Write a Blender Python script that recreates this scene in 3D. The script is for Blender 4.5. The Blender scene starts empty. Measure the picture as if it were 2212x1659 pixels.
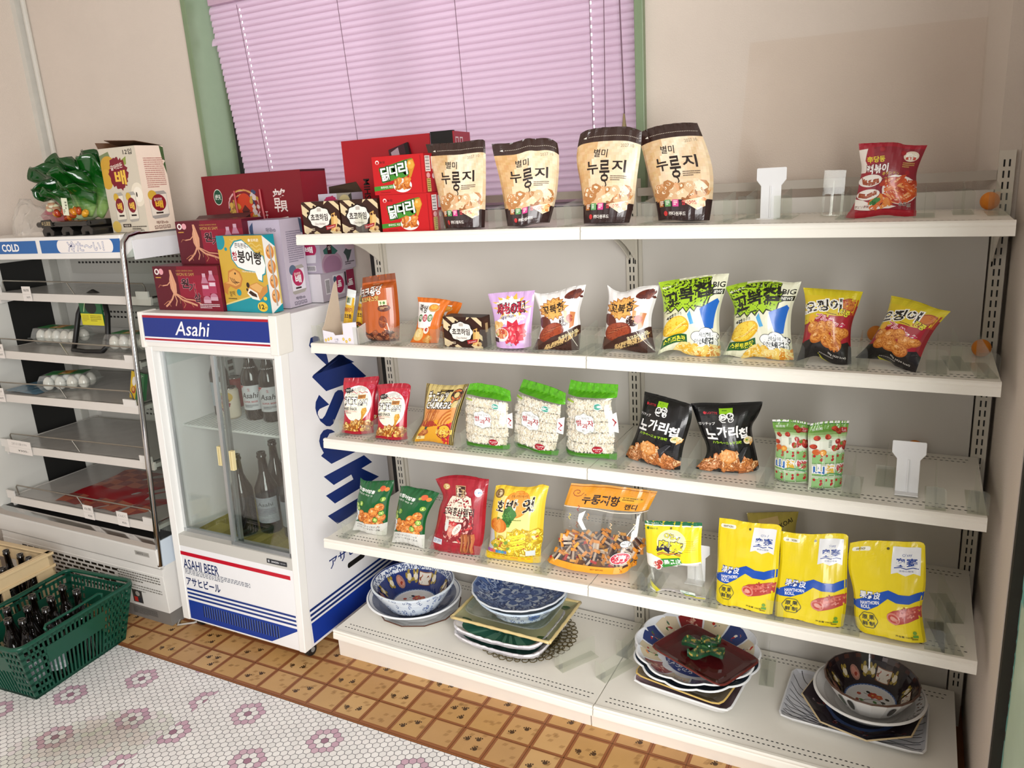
import bpy, bmesh, math, random
from mathutils import Vector, Matrix, noise, geometry
from math import pi, sin, cos, radians, sqrt, atan2, hypot

S = bpy.context.scene
COL = S.collection
# ------------------------------------------------------------- camera
cam_data = bpy.data.cameras.new('camera')
cam_data.sensor_fit = 'HORIZONTAL'
cam_data.sensor_width = 36.0
cam_data.lens = 36.0 * 1688.945 / 2212.0
cam_data.clip_start = 0.02
cam = bpy.data.objects.new('camera', cam_data)
COL.objects.link(cam)
_yaw, _pit, _rol = 0.4899, -0.2623, -0.0637
_f = Vector((-sin(_yaw) * cos(_pit), cos(_yaw) * cos(_pit), sin(_pit)))
_r = Vector((cos(_yaw), sin(_yaw), 0))
_u = _r.cross(_f)
_r2 = _r * cos(_rol) + _u * sin(_rol)
_u2 = _u * cos(_rol) - _r * sin(_rol)
cam.matrix_world = Matrix(((_r2.x, _u2.x, -_f.x, 1.6454), (_r2.y, _u2.y, -_f.y, -2.1666),
                           (_r2.z, _u2.z, -_f.z, 1.5569), (0, 0, 0, 1)))
S.camera = cam

# ------------------------------------------------------------- world, daylight, added fill, exposure
S.view_settings.view_transform = 'Standard'
S.view_settings.look = 'None'
S.view_settings.gamma = 1
S.view_settings.use_curve_mapping = False
S.view_settings.exposure = 0.14
W = bpy.data.worlds.new('world'); S.world = W; W.use_nodes = True
bg = W.node_tree.nodes['Background']
bg.inputs[0].default_value = (1.0, 0.95, 0.9, 1)
bg.inputs[1].default_value = 0.17

def area(name, loc, target, sx, sy, power, col):
    d = bpy.data.lights.new(name, 'AREA'); d.shape = 'RECTANGLE'; d.size = sx; d.size_y = sy
    d.energy = power; d.color = col
    o = bpy.data.objects.new(name, d); COL.objects.link(o)
    o.location = loc
    o.rotation_euler = (Vector(target) - Vector(loc)).to_track_quat('-Z', 'Y').to_euler()
    return o
area('shop_door_daylight', (3.0, -3.5, 1.6), (0.2, -0.4, 0.8), 1.9, 2.3, 165, (1.0, 0.985, 0.97))
area('front_fill', (-0.7, -4.2, 1.75), (0.6, 0.0, 1.0), 2.4, 1.6, 14, (1.0, 0.97, 0.94))  # weak fill lamp added out of view in front
area('outdoor_daylight', (0.05, 0.95, 2.15), (0.05, 0.2, 2.05), 1.9, 1.3, 20, (1.0, 0.97, 1.0))

# ------------------------------------------------------------- helpers
def lin(c):
    c = c / 255.0
    return c / 12.92 if c <= 0.04045 else ((c + 0.055) / 1.055) ** 2.4
_cc = {}
def hx(h):
    if h not in _cc:
        s = h
        if len(s) == 3: s = s[0] * 2 + s[1] * 2 + s[2] * 2
        _cc[h] = (lin(int(s[0:2], 16)), lin(int(s[2:4], 16)), lin(int(s[4:6], 16)), 1.0)
    return _cc[h]

_mats = {}
def mat(name, col=None, rough=0.5, metal=0.0, spec=0.5, noise_amt=0.06, noise_scale=30.0, bump=0.0,
        bump_scale=200.0, trans=0.0, ior=1.45, emit=None, coat=0.0):
    """procedural principled material; col None = pigment read from the mesh's own colour attribute"""
    if name in _mats: return _mats[name]
    m = bpy.data.materials.new(name); m.use_nodes = True
    nt = m.node_tree; b = nt.nodes['Principled BSDF']; L = nt.links.new
    b.inputs['Roughness'].default_value = rough; b.inputs['Metallic'].default_value = metal
    b.inputs['Specular IOR Level'].default_value = spec; b.inputs['IOR'].default_value = ior
    b.inputs['Coat Weight'].default_value = coat
    b.inputs['Transmission Weight'].default_value = trans
    tc = nt.nodes.new('ShaderNodeTexCoord')
    nz = nt.nodes.new('ShaderNodeTexNoise'); nz.inputs['Scale'].default_value = noise_scale
    nz.inputs['Detail'].default_value = 4
    L(tc.outputs['Object'], nz.inputs['Vector'])
    mp = nt.nodes.new('ShaderNodeMapRange')
    mp.inputs['To Min'].default_value = 1 - noise_amt; mp.inputs['To Max'].default_value = 1 + noise_amt
    L(nz.outputs['Fac'], mp.inputs['Value'])
    mx = nt.nodes.new('ShaderNodeMix'); mx.data_type = 'RGBA'; mx.blend_type = 'MULTIPLY'
    mx.inputs[0].default_value = 1.0
    if col is None:
        at = nt.nodes.new('ShaderNodeAttribute'); at.attribute_name = 'Col'
        L(at.outputs['Color'], mx.inputs[6])
    else:
        mx.inputs[6].default_value = hx(col)
    L(mp.outputs[0], mx.inputs[7])
    L(mx.outputs[2], b.inputs['Base Color'])
    if bump:
        n2 = nt.nodes.new('ShaderNodeTexNoise'); n2.inputs['Scale'].default_value = bump_scale
        n2.inputs['Detail'].default_value = 3
        L(tc.outputs['Object'], n2.inputs['Vector'])
        bp = nt.nodes.new('ShaderNodeBump'); bp.inputs['Strength'].default_value = bump
        bp.inputs['Distance'].default_value = 0.002
        L(n2.outputs['Fac'], bp.inputs['Height']); L(bp.outputs[0], b.inputs['Normal'])
    if emit:
        b.inputs['Emission Color'].default_value = hx(emit[0]); b.inputs['Emission Strength'].default_value = emit[1]
    _mats[name] = m
    return m

def film(name, tint='ffffff', clear=0.85, rough=0.12, body=0.12, graze=0.4, mottle=0.0):
    """clear plastic: mostly transparent with a glossy surface"""
    if name in _mats: return _mats[name]
    m = bpy.data.materials.new(name); m.use_nodes = True
    nt = m.node_tree; L = nt.links.new; nt.nodes.clear()
    out = nt.nodes.new('ShaderNodeOutputMaterial')
    t = nt.nodes.new('ShaderNodeBsdfTransparent'); t.inputs[0].default_value = hx(tint)
    g = nt.nodes.new('ShaderNodeBsdfPrincipled'); g.inputs['Base Color'].default_value = hx(tint)
    g.inputs['Roughness'].default_value = rough
    gl = nt.nodes.new('ShaderNodeBsdfGlossy'); gl.inputs['Roughness'].default_value = rough; gl.inputs[0].default_value = (1, 1, 1, 1)
    mg = nt.nodes.new('ShaderNodeMixShader'); mg.inputs[0].default_value = body
    L(gl.outputs[0], mg.inputs[1]); L(g.outputs[0], mg.inputs[2])
    fr = nt.nodes.new('ShaderNodeLayerWeight'); fr.inputs['Blend'].default_value = 0.35
    mr = nt.nodes.new('ShaderNodeMapRange'); mr.inputs['To Min'].default_value = 1 - clear
    mr.inputs['To Max'].default_value = min(1.0, 1 - clear + graze)
    mr.inputs['From Min'].default_value = 0.1
    nz = nt.nodes.new('ShaderNodeTexNoise'); nz.inputs['Scale'].default_value = 40
    ad = nt.nodes.new('ShaderNodeMath'); ad.operation = 'MULTIPLY_ADD'; ad.inputs[1].default_value = mottle
    L(nz.outputs['Fac'], ad.inputs[0])
    L(fr.outputs['Facing'], mr.inputs['Value']); L(mr.outputs[0], ad.inputs[2])
    mx = nt.nodes.new('ShaderNodeMixShader')
    L(ad.outputs[0], mx.inputs[0]); L(t.outputs[0], mx.inputs[1]); L(mg.outputs[0], mx.inputs[2])
    L(mx.outputs[0], out.inputs[0])
    _mats[name] = m
    return m

class MB:
    """collects faces, each with a pigment colour, into one mesh"""
    def __init__(s): s.v = []; s.f = []; s.c = []; s.m = []
    def face(s, pts, col, mi=0):
        i = len(s.v); s.v += [tuple(p) for p in pts]; s.f.append(tuple(range(i, i + len(pts)))); s.c.append(col); s.m.append(mi)
    def add(s, verts, faces, col, mi=0):
        i = len(s.v); s.v += [tuple(p) for p in verts]
        for f in faces:
            s.f.append(tuple(a + i for a in f)); s.c.append(col); s.m.append(mi)
    def box(s, a, b, col='fff', mi=0, M=None):
        x0, y0, z0 = a; x1, y1, z1 = b
        vs = [(x0, y0, z0), (x1, y0, z0), (x1, y1, z0), (x0, y1, z0), (x0, y0, z1), (x1, y0, z1), (x1, y1, z1), (x0, y1, z1)]
        if M is not None: vs = [M @ Vector(p) for p in vs]
        s.add(vs, [(3, 2, 1, 0), (4, 5, 6, 7), (0, 1, 5, 4), (1, 2, 6, 5), (2, 3, 7, 6), (3, 0, 4, 7)], col, mi)
    def hexa(s, q, col='fff', mi=0):
        s.add(q, [(3, 2, 1, 0), (4, 5, 6, 7), (0, 1, 5, 4), (1, 2, 6, 5), (2, 3, 7, 6), (3, 0, 4, 7)], col, mi)
    def prism(s, poly, axis, a, b, col='fff', mi=0):
        """extrude a 2D polygon along an axis ('x','y','z') from a to b"""
        n = len(poly)
        def P(p, t):
            return (t, p[0], p[1]) if axis == 'x' else ((p[0], t, p[1]) if axis == 'y' else (p[0], p[1], t))
        vs = [P(p, a) for p in poly] + [P(p, b) for p in poly]
        s.add(vs, [tuple(range(n))[::-1], tuple(range(n, 2 * n))] + [(i, (i + 1) % n, n + (i + 1) % n, n + i) for i in range(n)], col, mi)
    def tube(s, pts, r, col='fff', n=8, mi=0, closed=False):
        P = [Vector(p) for p in pts]; rings = []
        k = len(P)
        for i, p in enumerate(P):
            if closed: d = (P[(i + 1) % k] - P[i - 1])
            else: d = P[min(i + 1, k - 1)] - P[max(i - 1, 0)]
            d.normalize()
            a = d.orthogonal() if i == 0 else (u - d * u.dot(d))
            u = a.normalized(); w = d.cross(u)
            rr = r[i] if isinstance(r, (list, tuple)) else r
            rings.append([p + u * rr * cos(2 * pi * j / n) + w * rr * sin(2 * pi * j / n) for j in range(n)])
        vs = [q for g in rings for q in g]; fs = []
        for i in range(k if closed else k - 1):
            for j in range(n):
                a0 = i * n + j; a1 = i * n + (j + 1) % n; b0 = ((i + 1) % k) * n + j; b1 = ((i + 1) % k) * n + (j + 1) % n
                fs.append((a0, a1, b1, b0))
        if not closed: fs += [tuple(range(n))[::-1], tuple(range((k - 1) * n, k * n))]
        s.add(vs, fs, col, mi)
    def lathe(s, prof, n=32, c=(0, 0, 0), col='fff', mi=0, rf=None, cols=None):
        """revolve (radius, z) profile; rf(theta, radius) may shape the rim; cols gives one colour per band"""
        base = len(s.v); m = len(prof)
        for (r, z) in prof:
            for j in range(n):
                t = 2 * pi * j / n; q = r * (rf(t, r) if rf else 1)
                s.v.append((c[0] + q * cos(t), c[1] + q * sin(t), c[2] + z))
        for i in range(m - 1):
            for j in range(n):
                s.f.append((base + i * n + j, base + i * n + (j + 1) % n, base + (i + 1) * n + (j + 1) % n, base + (i + 1) * n + j))
                s.c.append(cols[i] if cols else col); s.m.append(mi)
        for i, rev in ((0, True), (m - 1, False)):
            if prof[i][0] > 1e-5:
                f = tuple(base + i * n + j for j in range(n)); s.f.append(f[::-1] if rev else f); s.c.append((cols[0 if rev else -1]) if cols else col); s.m.append(mi)
    def xf(s, M, start=0):
        s.v[start:] = [tuple(M @ Vector(p)) for p in s.v[start:]]
    def obj(s, name, mats, parent=None, smooth=False, bevel=0.0, fix=False):
        me = bpy.data.meshes.new(name); me.from_pydata(s.v, [], s.f)
        if not isinstance(mats, (list, tuple)): mats = [mats]
        for m in mats: me.materials.append(m)
        if len(mats) > 1: me.polygons.foreach_set('material_index', s.m)
        at = me.color_attributes.new('Col', 'FLOAT_COLOR', 'CORNER')
        buf = []
        for f, c in zip(s.f, s.c):
            buf += list(hx(c)) * len(f)
        at.data.foreach_set('color', buf)
        if fix:
            bm = bmesh.new(); bm.from_mesh(me); bmesh.ops.remove_doubles(bm, verts=bm.verts, dist=1e-5)
            bmesh.ops.recalc_face_normals(bm, faces=bm.faces); bm.to_mesh(me); bm.free()
        if smooth: me.polygons.foreach_set('use_smooth', [True] * len(me.polygons))
        me.update()
        o = bpy.data.objects.new(name, me); COL.objects.link(o)
        if parent: o.parent = parent
        if bevel:
            bv = o.modifiers.new('bevel', 'BEVEL'); bv.width = bevel; bv.segments = 2; bv.limit_method = 'ANGLE'
            bv.angle_limit = radians(40)
        return o

def tag(o, label=None, cat=None, group=None, kind=None):
    if label: o['label'] = label
    if cat: o['category'] = cat
    if group: o['group'] = group
    if kind: o['kind'] = kind
    return o
def thing(name, label, cat, loc=(0, 0, 0), rot=(0, 0, 0), group=None):
    o = bpy.data.objects.new(name, None); COL.objects.link(o); o.empty_display_size = 0.05
    o.location = loc; o.rotation_euler = rot
    return tag(o, label, cat, group)
def dup(root, label=None, loc=None, rot=None, group=None):
    c = root.copy(); COL.objects.link(c)
    for ch in root.children:
        d = ch.copy(); COL.objects.link(d); d.parent = c
        for g in ch.children:
            e = g.copy(); COL.objects.link(e); e.parent = d
    if label: c['label'] = label
    if group: c['group'] = group
    if loc is not None: c.location = loc
    if rot is not None: c.rotation_euler = rot
    return c

# ------------------------------------------------------------- printed artwork
_txt = {}
def glyphs(body, off=0.0, res=3, shear=0.0):
    k = (body, off, res, shear)
    if k not in _txt:
        cu = bpy.data.curves.new('t', 'FONT'); cu.body = body; cu.offset = off; cu.resolution_u = res; cu.shear = shear
        o = bpy.data.objects.new('t', cu); COL.objects.link(o)
        dg = bpy.context.evaluated_depsgraph_get()
        me = bpy.data.meshes.new_from_object(o.evaluated_get(dg))
        vs = [(v.co.x, v.co.y) for v in me.vertices]; fs = [tuple(p.vertices) for p in me.polygons]
        bpy.data.objects.remove(o); bpy.data.curves.remove(cu); bpy.data.meshes.remove(me)
        _txt[k] = (vs, fs)
    return _txt[k]

class Art:
    """flat artwork on a 100 x 100 sheet (x right, y down); asp = real width / height"""
    def __init__(s, asp=1.0): s.p = []; s.asp = asp; s.k = 0
    def raw(s, vs, fs, col, lift=1, mi=0):
        s.k += lift or .2; s.p.append((vs, fs, col, s.k, mi)); return s
    def poly(s, pts, col, lift=1, mi=0):
        tri = geometry.tessellate_polygon([[Vector((p[0], p[1], 0)) for p in pts]])
        return s.raw(pts, tri, col, lift, mi)
    def rect(s, x0, y0, x1, y1, col, lift=1, mi=0):
        return s.raw([(x0, y0), (x1, y0), (x1, y1), (x0, y1)], [(0, 1, 2, 3)], col, lift, mi)
    def ell(s, cx, cy, rx, ry, col, n=24, rot=0, lift=1):
        c, d = cos(radians(rot)), sin(radians(rot)); pts = []
        for i in range(n):
            a = 2 * pi * i / n; x = rx * cos(a) * s.asp; y = ry * sin(a)
            pts.append((cx + (x * c - y * d) / s.asp, cy + x * d + y * c))
        return s.raw(pts, [tuple(range(n))], col, lift)
    def star(s, cx, cy, rx, ry, n, ratio, col, lift=1, seed=0):
        rnd = random.Random(seed); pts = []
        for i in range(2 * n):
            a = pi * i / n; k = 1 if i % 2 == 0 else ratio
            k *= 1 + rnd.uniform(-.12, .12)
            pts.append((cx + rx * k * cos(a), cy + ry * k * sin(a)))
        return s.poly(pts, col, lift)
    def stroke(s, pts, w, col, lift=1, closed=False):
        """line of width w (sheet-y units)"""
        n = len(pts); L = []; R = []
        for i in range(n):
            a = pts[i - 1] if (i > 0 or closed) else pts[i]; b = pts[(i + 1) % n] if (i < n - 1 or closed) else pts[i]
            dx, dy = (b[0] - a[0]) * s.asp, b[1] - a[1]; q = hypot(dx, dy) or 1
            nx, ny = -dy / q * w / 2 / s.asp, dx / q * w / 2
            L.append((pts[i][0] + nx, pts[i][1] + ny)); R.append((pts[i][0] - nx, pts[i][1] - ny))
        fs = [(i, i + 1, n + i + 1, n + i) for i in range(n - 1)]
        if closed: fs.append((n - 1, 0, n, 2 * n - 1))
        return s.raw(L + R, fs, col, lift)
    def text(s, body, cx, cy, w, h, col, rot=0, shear=0.0, bold=0.0, out=None, outw=0.04, arc=0.0, lift=1):
        """text fitted into a w x h box centred at (cx, cy); out = outline colour"""
        bold *= .55
        v0, f0 = glyphs(body, bold, 2, shear)
        if not v0: return s
        xs = [p[0] for p in v0]; ys = [p[1] for p in v0]
        mx, my = (min(xs) + max(xs)) / 2, (min(ys) + max(ys)) / 2
        sx, sy = w / ((max(xs) - min(xs)) or 1), h / ((max(ys) - min(ys)) or 1)
        c, d = cos(radians(rot)), sin(radians(rot))
        def put(vs):
            r = []
            for p in vs:
                x = (p[0] - mx) * sx * s.asp; y = -(p[1] - my) * sy
                if arc: y += arc * ((2 * x / (w * s.asp)) ** 2 - .33)
                r.append((cx + (x * c - y * d) / s.asp, cy + x * d + y * c))
            return r
        if out:
            for oc, ow in (out if isinstance(out, list) else [(out, outw)]):
                v1, f1 = glyphs(body, bold + ow * .6, 2, shear); s.raw(put(v1), f1, oc, lift)
        return s.raw(put(v0), f0, col, lift)
    def lines(s, x0, y0, x1, y1, n, col, seed=1, fill=.55):
        """rows of tiny illegible print"""
        rnd = random.Random(seed); vs = []; fs = []; h = (y1 - y0) / n
        for i in range(n):
            x = x0; end = x1 if i < n - 1 else x0 + (x1 - x0) * .6
            while x < end:
                l = rnd.uniform(.012, .05) * (x1 - x0) + .3; k = len(vs); yy = y0 + i * h
                vs += [(x, yy), (min(x + l, end), yy), (min(x + l, end), yy + h * fill), (x, yy + h * fill)]; fs.append((k, k + 1, k + 2, k + 3))
                x += l + (x1 - x0) * .014
        return s.raw(vs, fs, col)
    def blobs(s, x0, y0, x1, y1, n, rx, ry, cols, seed=1, jag=.25, rotr=180, mask=None, sides=9, hi=None, edge=None):
        """scatter of irregular pieces (printed food pictures)"""
        rnd = random.Random(seed)
        for i in range(n):
            for _ in range(30):
                cx, cy = rnd.uniform(x0, x1), rnd.uniform(y0, y1)
                if mask is None or mask(cx, cy): break
            else: continue
            k = rnd.uniform(.7, 1.25); rt = radians(rnd.uniform(-rotr, rotr)); c, d = cos(rt), sin(rt); rads = [1 + rnd.uniform(-jag, jag) for _ in range(sides)]
            def shape(kx, ky, ox=0, oy=0):
                r = []
                for j in range(sides):
                    a = 2 * pi * j / sides; x = rx * kx * k * rads[j] * cos(a) * s.asp; y = ry * ky * k * rads[j] * sin(a)
                    r.append((cx + ox + (x * c - y * d) / s.asp, cy + oy + x * d + y * c))
                return r
            col = rnd.choice(cols)
            if edge: s.raw(shape(1.16, 1.16, 0, ry * .1), [tuple(range(sides))], edge, .25)
            s.raw(shape(1, 1), [tuple(range(sides))], col, .25)
            if hi: s.raw(shape(.45, .35, -rx * .15, -ry * .3), [tuple(range(sides))], hi, .25)
        s.k += 1
        return s
    def place(s, mb, fn, L=None, eps=0.00030, de=0.00004):
        """fn(x01, y01) -> (point, normal); long edges are split so the print follows a curved face"""
        for vs, fs, col, k, mi in s.p:
            P = [(min(max(p[0], -.5), 100.5) / 100, min(max(p[1], -.5), 100.5) / 100) for p in vs]
            T = []
            for f in fs:
                for i in range(1, len(f) - 1): T.append((f[0], f[i], f[i + 1])) if L else None
            if L:
                out = []; st = T; PP = list(P); mid = {}
                while st:
                    nx = []
                    for t in st:
                        d = [hypot((PP[t[i]][0] - PP[t[(i + 1) % 3]][0]) * s.asp, PP[t[i]][1] - PP[t[(i + 1) % 3]][1]) for i in range(3)]
                        j = max(range(3), key=lambda q: d[q])
                        if d[j] > L:
                            a, b, c = t[j], t[(j + 1) % 3], t[(j + 2) % 3]
                            key = (min(a, b), max(a, b))
                            if key not in mid:
                                mid[key] = len(PP); PP.append(((PP[a][0] + PP[b][0]) / 2, (PP[a][1] + PP[b][1]) / 2))
                            m = mid[key]; nx += [(a, m, c), (m, b, c)]
                        else: out.append(t)
                    st = nx
                F = out; P = PP
            else: F = fs
            base = len(mb.v); e = eps + de * k
            for p in P:
                q, nn = fn(p[0], p[1]); mb.v.append((q[0] + nn[0] * e, q[1] + nn[1] * e, q[2] + nn[2] * e))
            for f in F:
                a, b, c = (P[f[i]] for i in range(3))
                cr = (b[0] - a[0]) * (c[1] - a[1]) - (b[1] - a[1]) * (c[0] - a[0])
                g = tuple(i + base for i in f)
                mb.f.append(g[::-1] if cr > 0 else g); mb.c.append(col); mb.m.append(mi)

def plane_fn(o, ex, ey):
    """rectangle: o = top-left corner, ex = right edge vector, ey = downward edge vector"""
    o, ex, ey = Vector(o), Vector(ex), Vector(ey); n = ey.cross(ex).normalized()
    return lambda u, v: (o + ex * u + ey * v, n)

PRINT = mat('printed_paperboard', None, 0.42, spec=0.45, noise_amt=0.03, noise_scale=60)
FILMP = mat('printed_plastic_film', None, 0.27, spec=0.6, noise_amt=0.04, noise_scale=25, coat=0.25)
PAINT = mat('painted_metal', None, 0.38, noise_amt=0.03, noise_scale=12)
PLAST = mat('moulded_plastic', None, 0.45, noise_amt=0.03, noise_scale=20)
CERAM = mat('glazed_ceramic', None, 0.12, noise_amt=0.04, noise_scale=40, coat=0.4)
CHROME = mat('polished_chrome', 'c8c8c8', 0.12, 1.0, noise_amt=0.02)
CLEAR = film('clear_acrylic', 'f9faf7', 0.962, 0.05, .6, .25)
GLASS = film('cabinet_glass', 'f2f5f3', 0.96, 0.02, .03, .16)
BOTTLE = mat('dark_brown_bottle_glass', '0c0705', 0.06, spec=0.7, noise_amt=0.1, coat=0.3)
# ============================================================= setting
def structure(name, mb, mats, **k):
    return tag(mb.obj(name, mats, **k), kind='structure')
WALL = mat('textured_wallpaper', 'd9cdc1', 0.85, spec=0.2, noise_amt=0.04, noise_scale=6, bump=0.5, bump_scale=260)
WALLR = mat('textured_wallpaper_side', 'd3c8bc', 0.85, spec=0.2, noise_amt=0.05, noise_scale=5, bump=0.5, bump_scale=240)
GREEN = mat('green_window_paint', '7d9070', 0.35, noise_amt=0.05)
VINYL = mat('printed_vinyl_floor', None, 0.38, noise_amt=0.10, noise_scale=9, bump=0.12, bump_scale=90)
# floor: hexagon sheet and paw-print plank strip
mb = MB()
YB, YE = -0.648, -0.645
mb.box((-1.95, -4.6, -0.03), (3.6, YB, 0), '5b5560')
rnd = random.Random(3)
CP, RP = 0.0190625, 0.0217857
R6 = 0.01255 * 0.93
def hexsheet(x0, x1, fx, fy, y0, y1):
    """flat hexagons; flowers every 16 columns / 14 rows and half way between"""
    ia, ib = int((x0 - fx) / CP) - 1, int((x1 - fx) / CP) + 1
    ja, jb = int((y0 - fy) / RP) - 1, int((y1 - fy) / RP) + 2
    for i in range(ia, ib + 1):
        for j in range(ja, jb + 1):
            x = fx + i * CP; y = fy + (j + (0.5 if i % 2 else 0)) * RP
            if x + R6 * .5 < x0 or x - R6 * .5 > x1 or y - R6 * .5 > y1 or y - R6 < y0: continue
            best = 9
            for bi in (0, 8, 16):
                fi = i % 16 - bi
                for bj in ((0, 14) if bi != 8 else (7, -7, 21)):
                    jj = (j % 14) + (0.5 if i % 2 else 0) - bj
                    a = abs(fi); d = max(a, (a / 2 + abs(jj)))
                    best = min(best, d)
            if best < .6: c = rnd.choice(['a97f92', 'a37a8d'])
            elif 1.6 < best < 2.3: c = rnd.choice(['d0aebe', 'cda9ba', 'd4b4c2'])
            else: c = rnd.choice(['f4f1ef', 'efedeb', 'f7f5f3'])
            dx, dy = x + .47, y + 1.03
            dirt = math.exp(-((dx * .75 + dy * .66) / .20) ** 2 - ((-dx * .66 + dy * .75) / .10) ** 2) * (.8 + .4 * noise.noise((x * 9, y * 9, 0)))
            if dirt > .18:
                k = min(.55, dirt * .5)
                q = [int(c[a:a + 2], 16) for a in (0, 2, 4)]; t = (0x8f, 0x84, 0x6c)
                c = ''.join('%02x' % (int((u * (1 - k) + w * k) / 8) * 8) for u, w in zip(q, t))
            mb.face([(min(x1, max(x0, x + R6 * cos(a * pi / 3))), min(y1, y + R6 * sin(a * pi / 3)), .0006) for a in range(6)], c)
hexsheet(-1.9, -0.281, -0.5852, -0.752, -2.9, YB)
hexsheet(-0.281, 1.9, -0.1088, -0.744, -2.9, YB)
mb.box((-0.2822, -2.9, 0), (-0.2808, YB, .0008), 'bdb9bc')
# plank strip
TX, TY, TS = -0.0753, -0.4334, 0.1042
mb.box((-1.95, YE, -0.03), (1.95, 0.12, 0.0016), '985f38')
tile_art = []
for i in range(-17, 19):
    for j in range(0, 4):
        x0 = TX + i * TS; y0 = TY + (j - 2) * TS + (0 if j else 0.004)
        g = .0075
        mb.face([(x0 + g, y0 + g, .0022), (x0 + TS - g, y0 + g, .0022), (x0 + TS - g, y0 + TS - g, .0022), (x0 + g, y0 + TS - g, .0022)],
                rnd.choice(['c79e68', 'c09662', 'cca46e', 'c2985f']))
        mb.box((x0 - .0006, y0, 0), (x0 + .0006, y0 + TS, .0024), '6d4426')
        for _ in range(5):
            cx, cy = x0 + rnd.uniform(.015, .088), y0 + rnd.uniform(.015, .088)
            for q in range(5):
                ox = cx + q * .0026
                mb.face([(ox, cy, .0024), (ox + .0008, cy, .0024), (ox + .0052, cy + .011, .0024), (ox + .0044, cy + .011, .0024)], '8d6437')
        if (i + j) % 2 == 0:
            for (px, py, rt) in rnd.choice([[(.032, .035, .5), (.066, .062, .2)], [(.03, .062, .7), (.062, .07, .3), (.07, .033, .9)], [(.03, .04, 2.4), (.072, .045, 1.2)]]):
                px += x0; py += y0
                def el(a, b, ra, rb):
                    mb.face([(px + (a + ra * cos(t)) * cos(rt) - (b + rb * sin(t)) * sin(rt), py + (a + ra * cos(t)) * sin(rt) + (b + rb * sin(t)) * cos(rt), .0026)
                             for t in [2 * pi * q / 12 for q in range(12)]], '4e3620')
                el(0, 0, .0072, .0062)
                for a in (-.0095, -.0036, .0036, .0095): el(a, .0088 - abs(a) * .35, .0023, .0031)
for j in range(5):
    mb.box((-1.9, TY + (j - 2) * TS - .0006, 0), (1.9, TY + (j - 2) * TS + .0006, .0024), '6d4426')
structure('floor', mb, VINYL)
# walls with the window opening
mb = MB()
WX0, WX1, WZ0, WZ1 = -0.812, 0.916, 1.42, 2.37
mb.box((-1.95, .10, 0), (WX0, .26, 2.75)); mb.box((WX1, .10, 0), (1.95, .26, 2.75))
mb.box((WX0, .10, 0), (WX1, .26, WZ0)); mb.box((WX0, .10, WZ1), (WX1, .26, 2.75))
structure('wall_back', mb, WALL)
mb = MB(); mb.box((-1.95, -4.6, 0), (-1.80, .10, 2.75)); structure('wall_left', mb, WALL)
mb = MB(); mb.box((1.832, -0.575, 0), (1.95, .10, 2.75)); structure('wall_right', mb, WALLR)
mb = MB(); mb.box((-1.95, -4.6, 2.75), (3.6, .26, 2.85)); structure('ceiling', mb, mat('ceiling_board', 'dcd8d2', .9))
mb = MB(); mb.prism([(1.745, .10), (1.788, .012), (1.832, .012), (1.832, .10)], 'z', 1.36, 2.75); structure('trim_1', mb, WALLR)
mb = MB(); mb.box((-1.800, .070, 0), (-1.772, .10, 2.75)); mb.tube([(-1.745, .09, 0), (-1.745, .09, 2.75)], .011, 'fff', 10)
structure('trim_2', mb, mat('corner_trim_paint', 'd2cfc6', .6))
# mint painted door post with flaked edge, unseen front lengthened to shade the shelves
mb = MB(); mb.box((1.852, -1.20, 0), (1.96, -0.602, 2.75), 'c3d8c0')
rnd = random.Random(8)
for k in range(46):
    z = .15 + k * .028; w = .004 + .010 * abs(noise.noise((k * .35, 2, 0))) + (.010 if 20 < k < 38 else 0)
    w *= 2.2; mb.face([(1.8516, -.6025, z), (1.8516, -.6025 - w, z), (1.8516, -.6025 - w * rnd.uniform(.6, 1.3), z + .028), (1.8516, -.6025, z + .028)], rnd.choice(['8fd0c4', '7ec6bb', '9bd6ca']))
    if rnd.random() < .6:
        mb.face([(1.8512, -.6025, z), (1.8512, -.609, z), (1.8512, -.611, z + .02), (1.8512, -.6025, z + .022)], '4a463a')
structure('trim_3', mb, mat('mint_gloss_paint', None, .4, noise_amt=.08, noise_scale=14))
mb = MB(); mb.box((1.8335, -0.601, 0), (1.853, -0.576, 2.75)); structure('trim_4', mb, mat('dark_gap_shade', '2c2820', .8))  # dark strip paints the shade of the open gap beside the post
# window: green frame, reveal and glass
mb = MB()
mb.box((-.811, .078, 1.43), (-.800, .258, 2.36)); mb.box((.905, .078, 1.43), (.915, .258, 2.36))
mb.box((-.811, .079, 2.352), (.915, .258, 2.365)); mb.box((-.811, .079, 1.425), (.915, .258, 1.436))
mb.box((-.824, .076, 1.41), (-.8005, .099, 2.38)); mb.box((.9005, .076, 1.41), (.926, .099, 2.38)); mb.box((-.824, .0765, 2.358), (.926, .099, 2.38)); mb.box((-.824, .0765, 1.41), (.926, .099, 1.432))
win = structure('window_1', mb, GREEN, bevel=.002)
mb = MB()
for x in (-.799, .04, .882): mb.box((x, .225, 1.437), (x + .022, .25, 2.351))
mb.box((-.799, .225, 1.437), (.904, .25, 1.465)); mb.box((-.799, .225, 2.325), (.904, .25, 2.351))
mb.obj('window_sash', mat('dark_sash', '3a3a38', .4, .3), win)
mb = MB(); mb.box((-.795, .236, 1.44), (.90, .240, 2.35)); mb.obj('window_pane', film('frosted_pane', 'f6f8f8', .93, .3, .3, .1), win)

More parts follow.
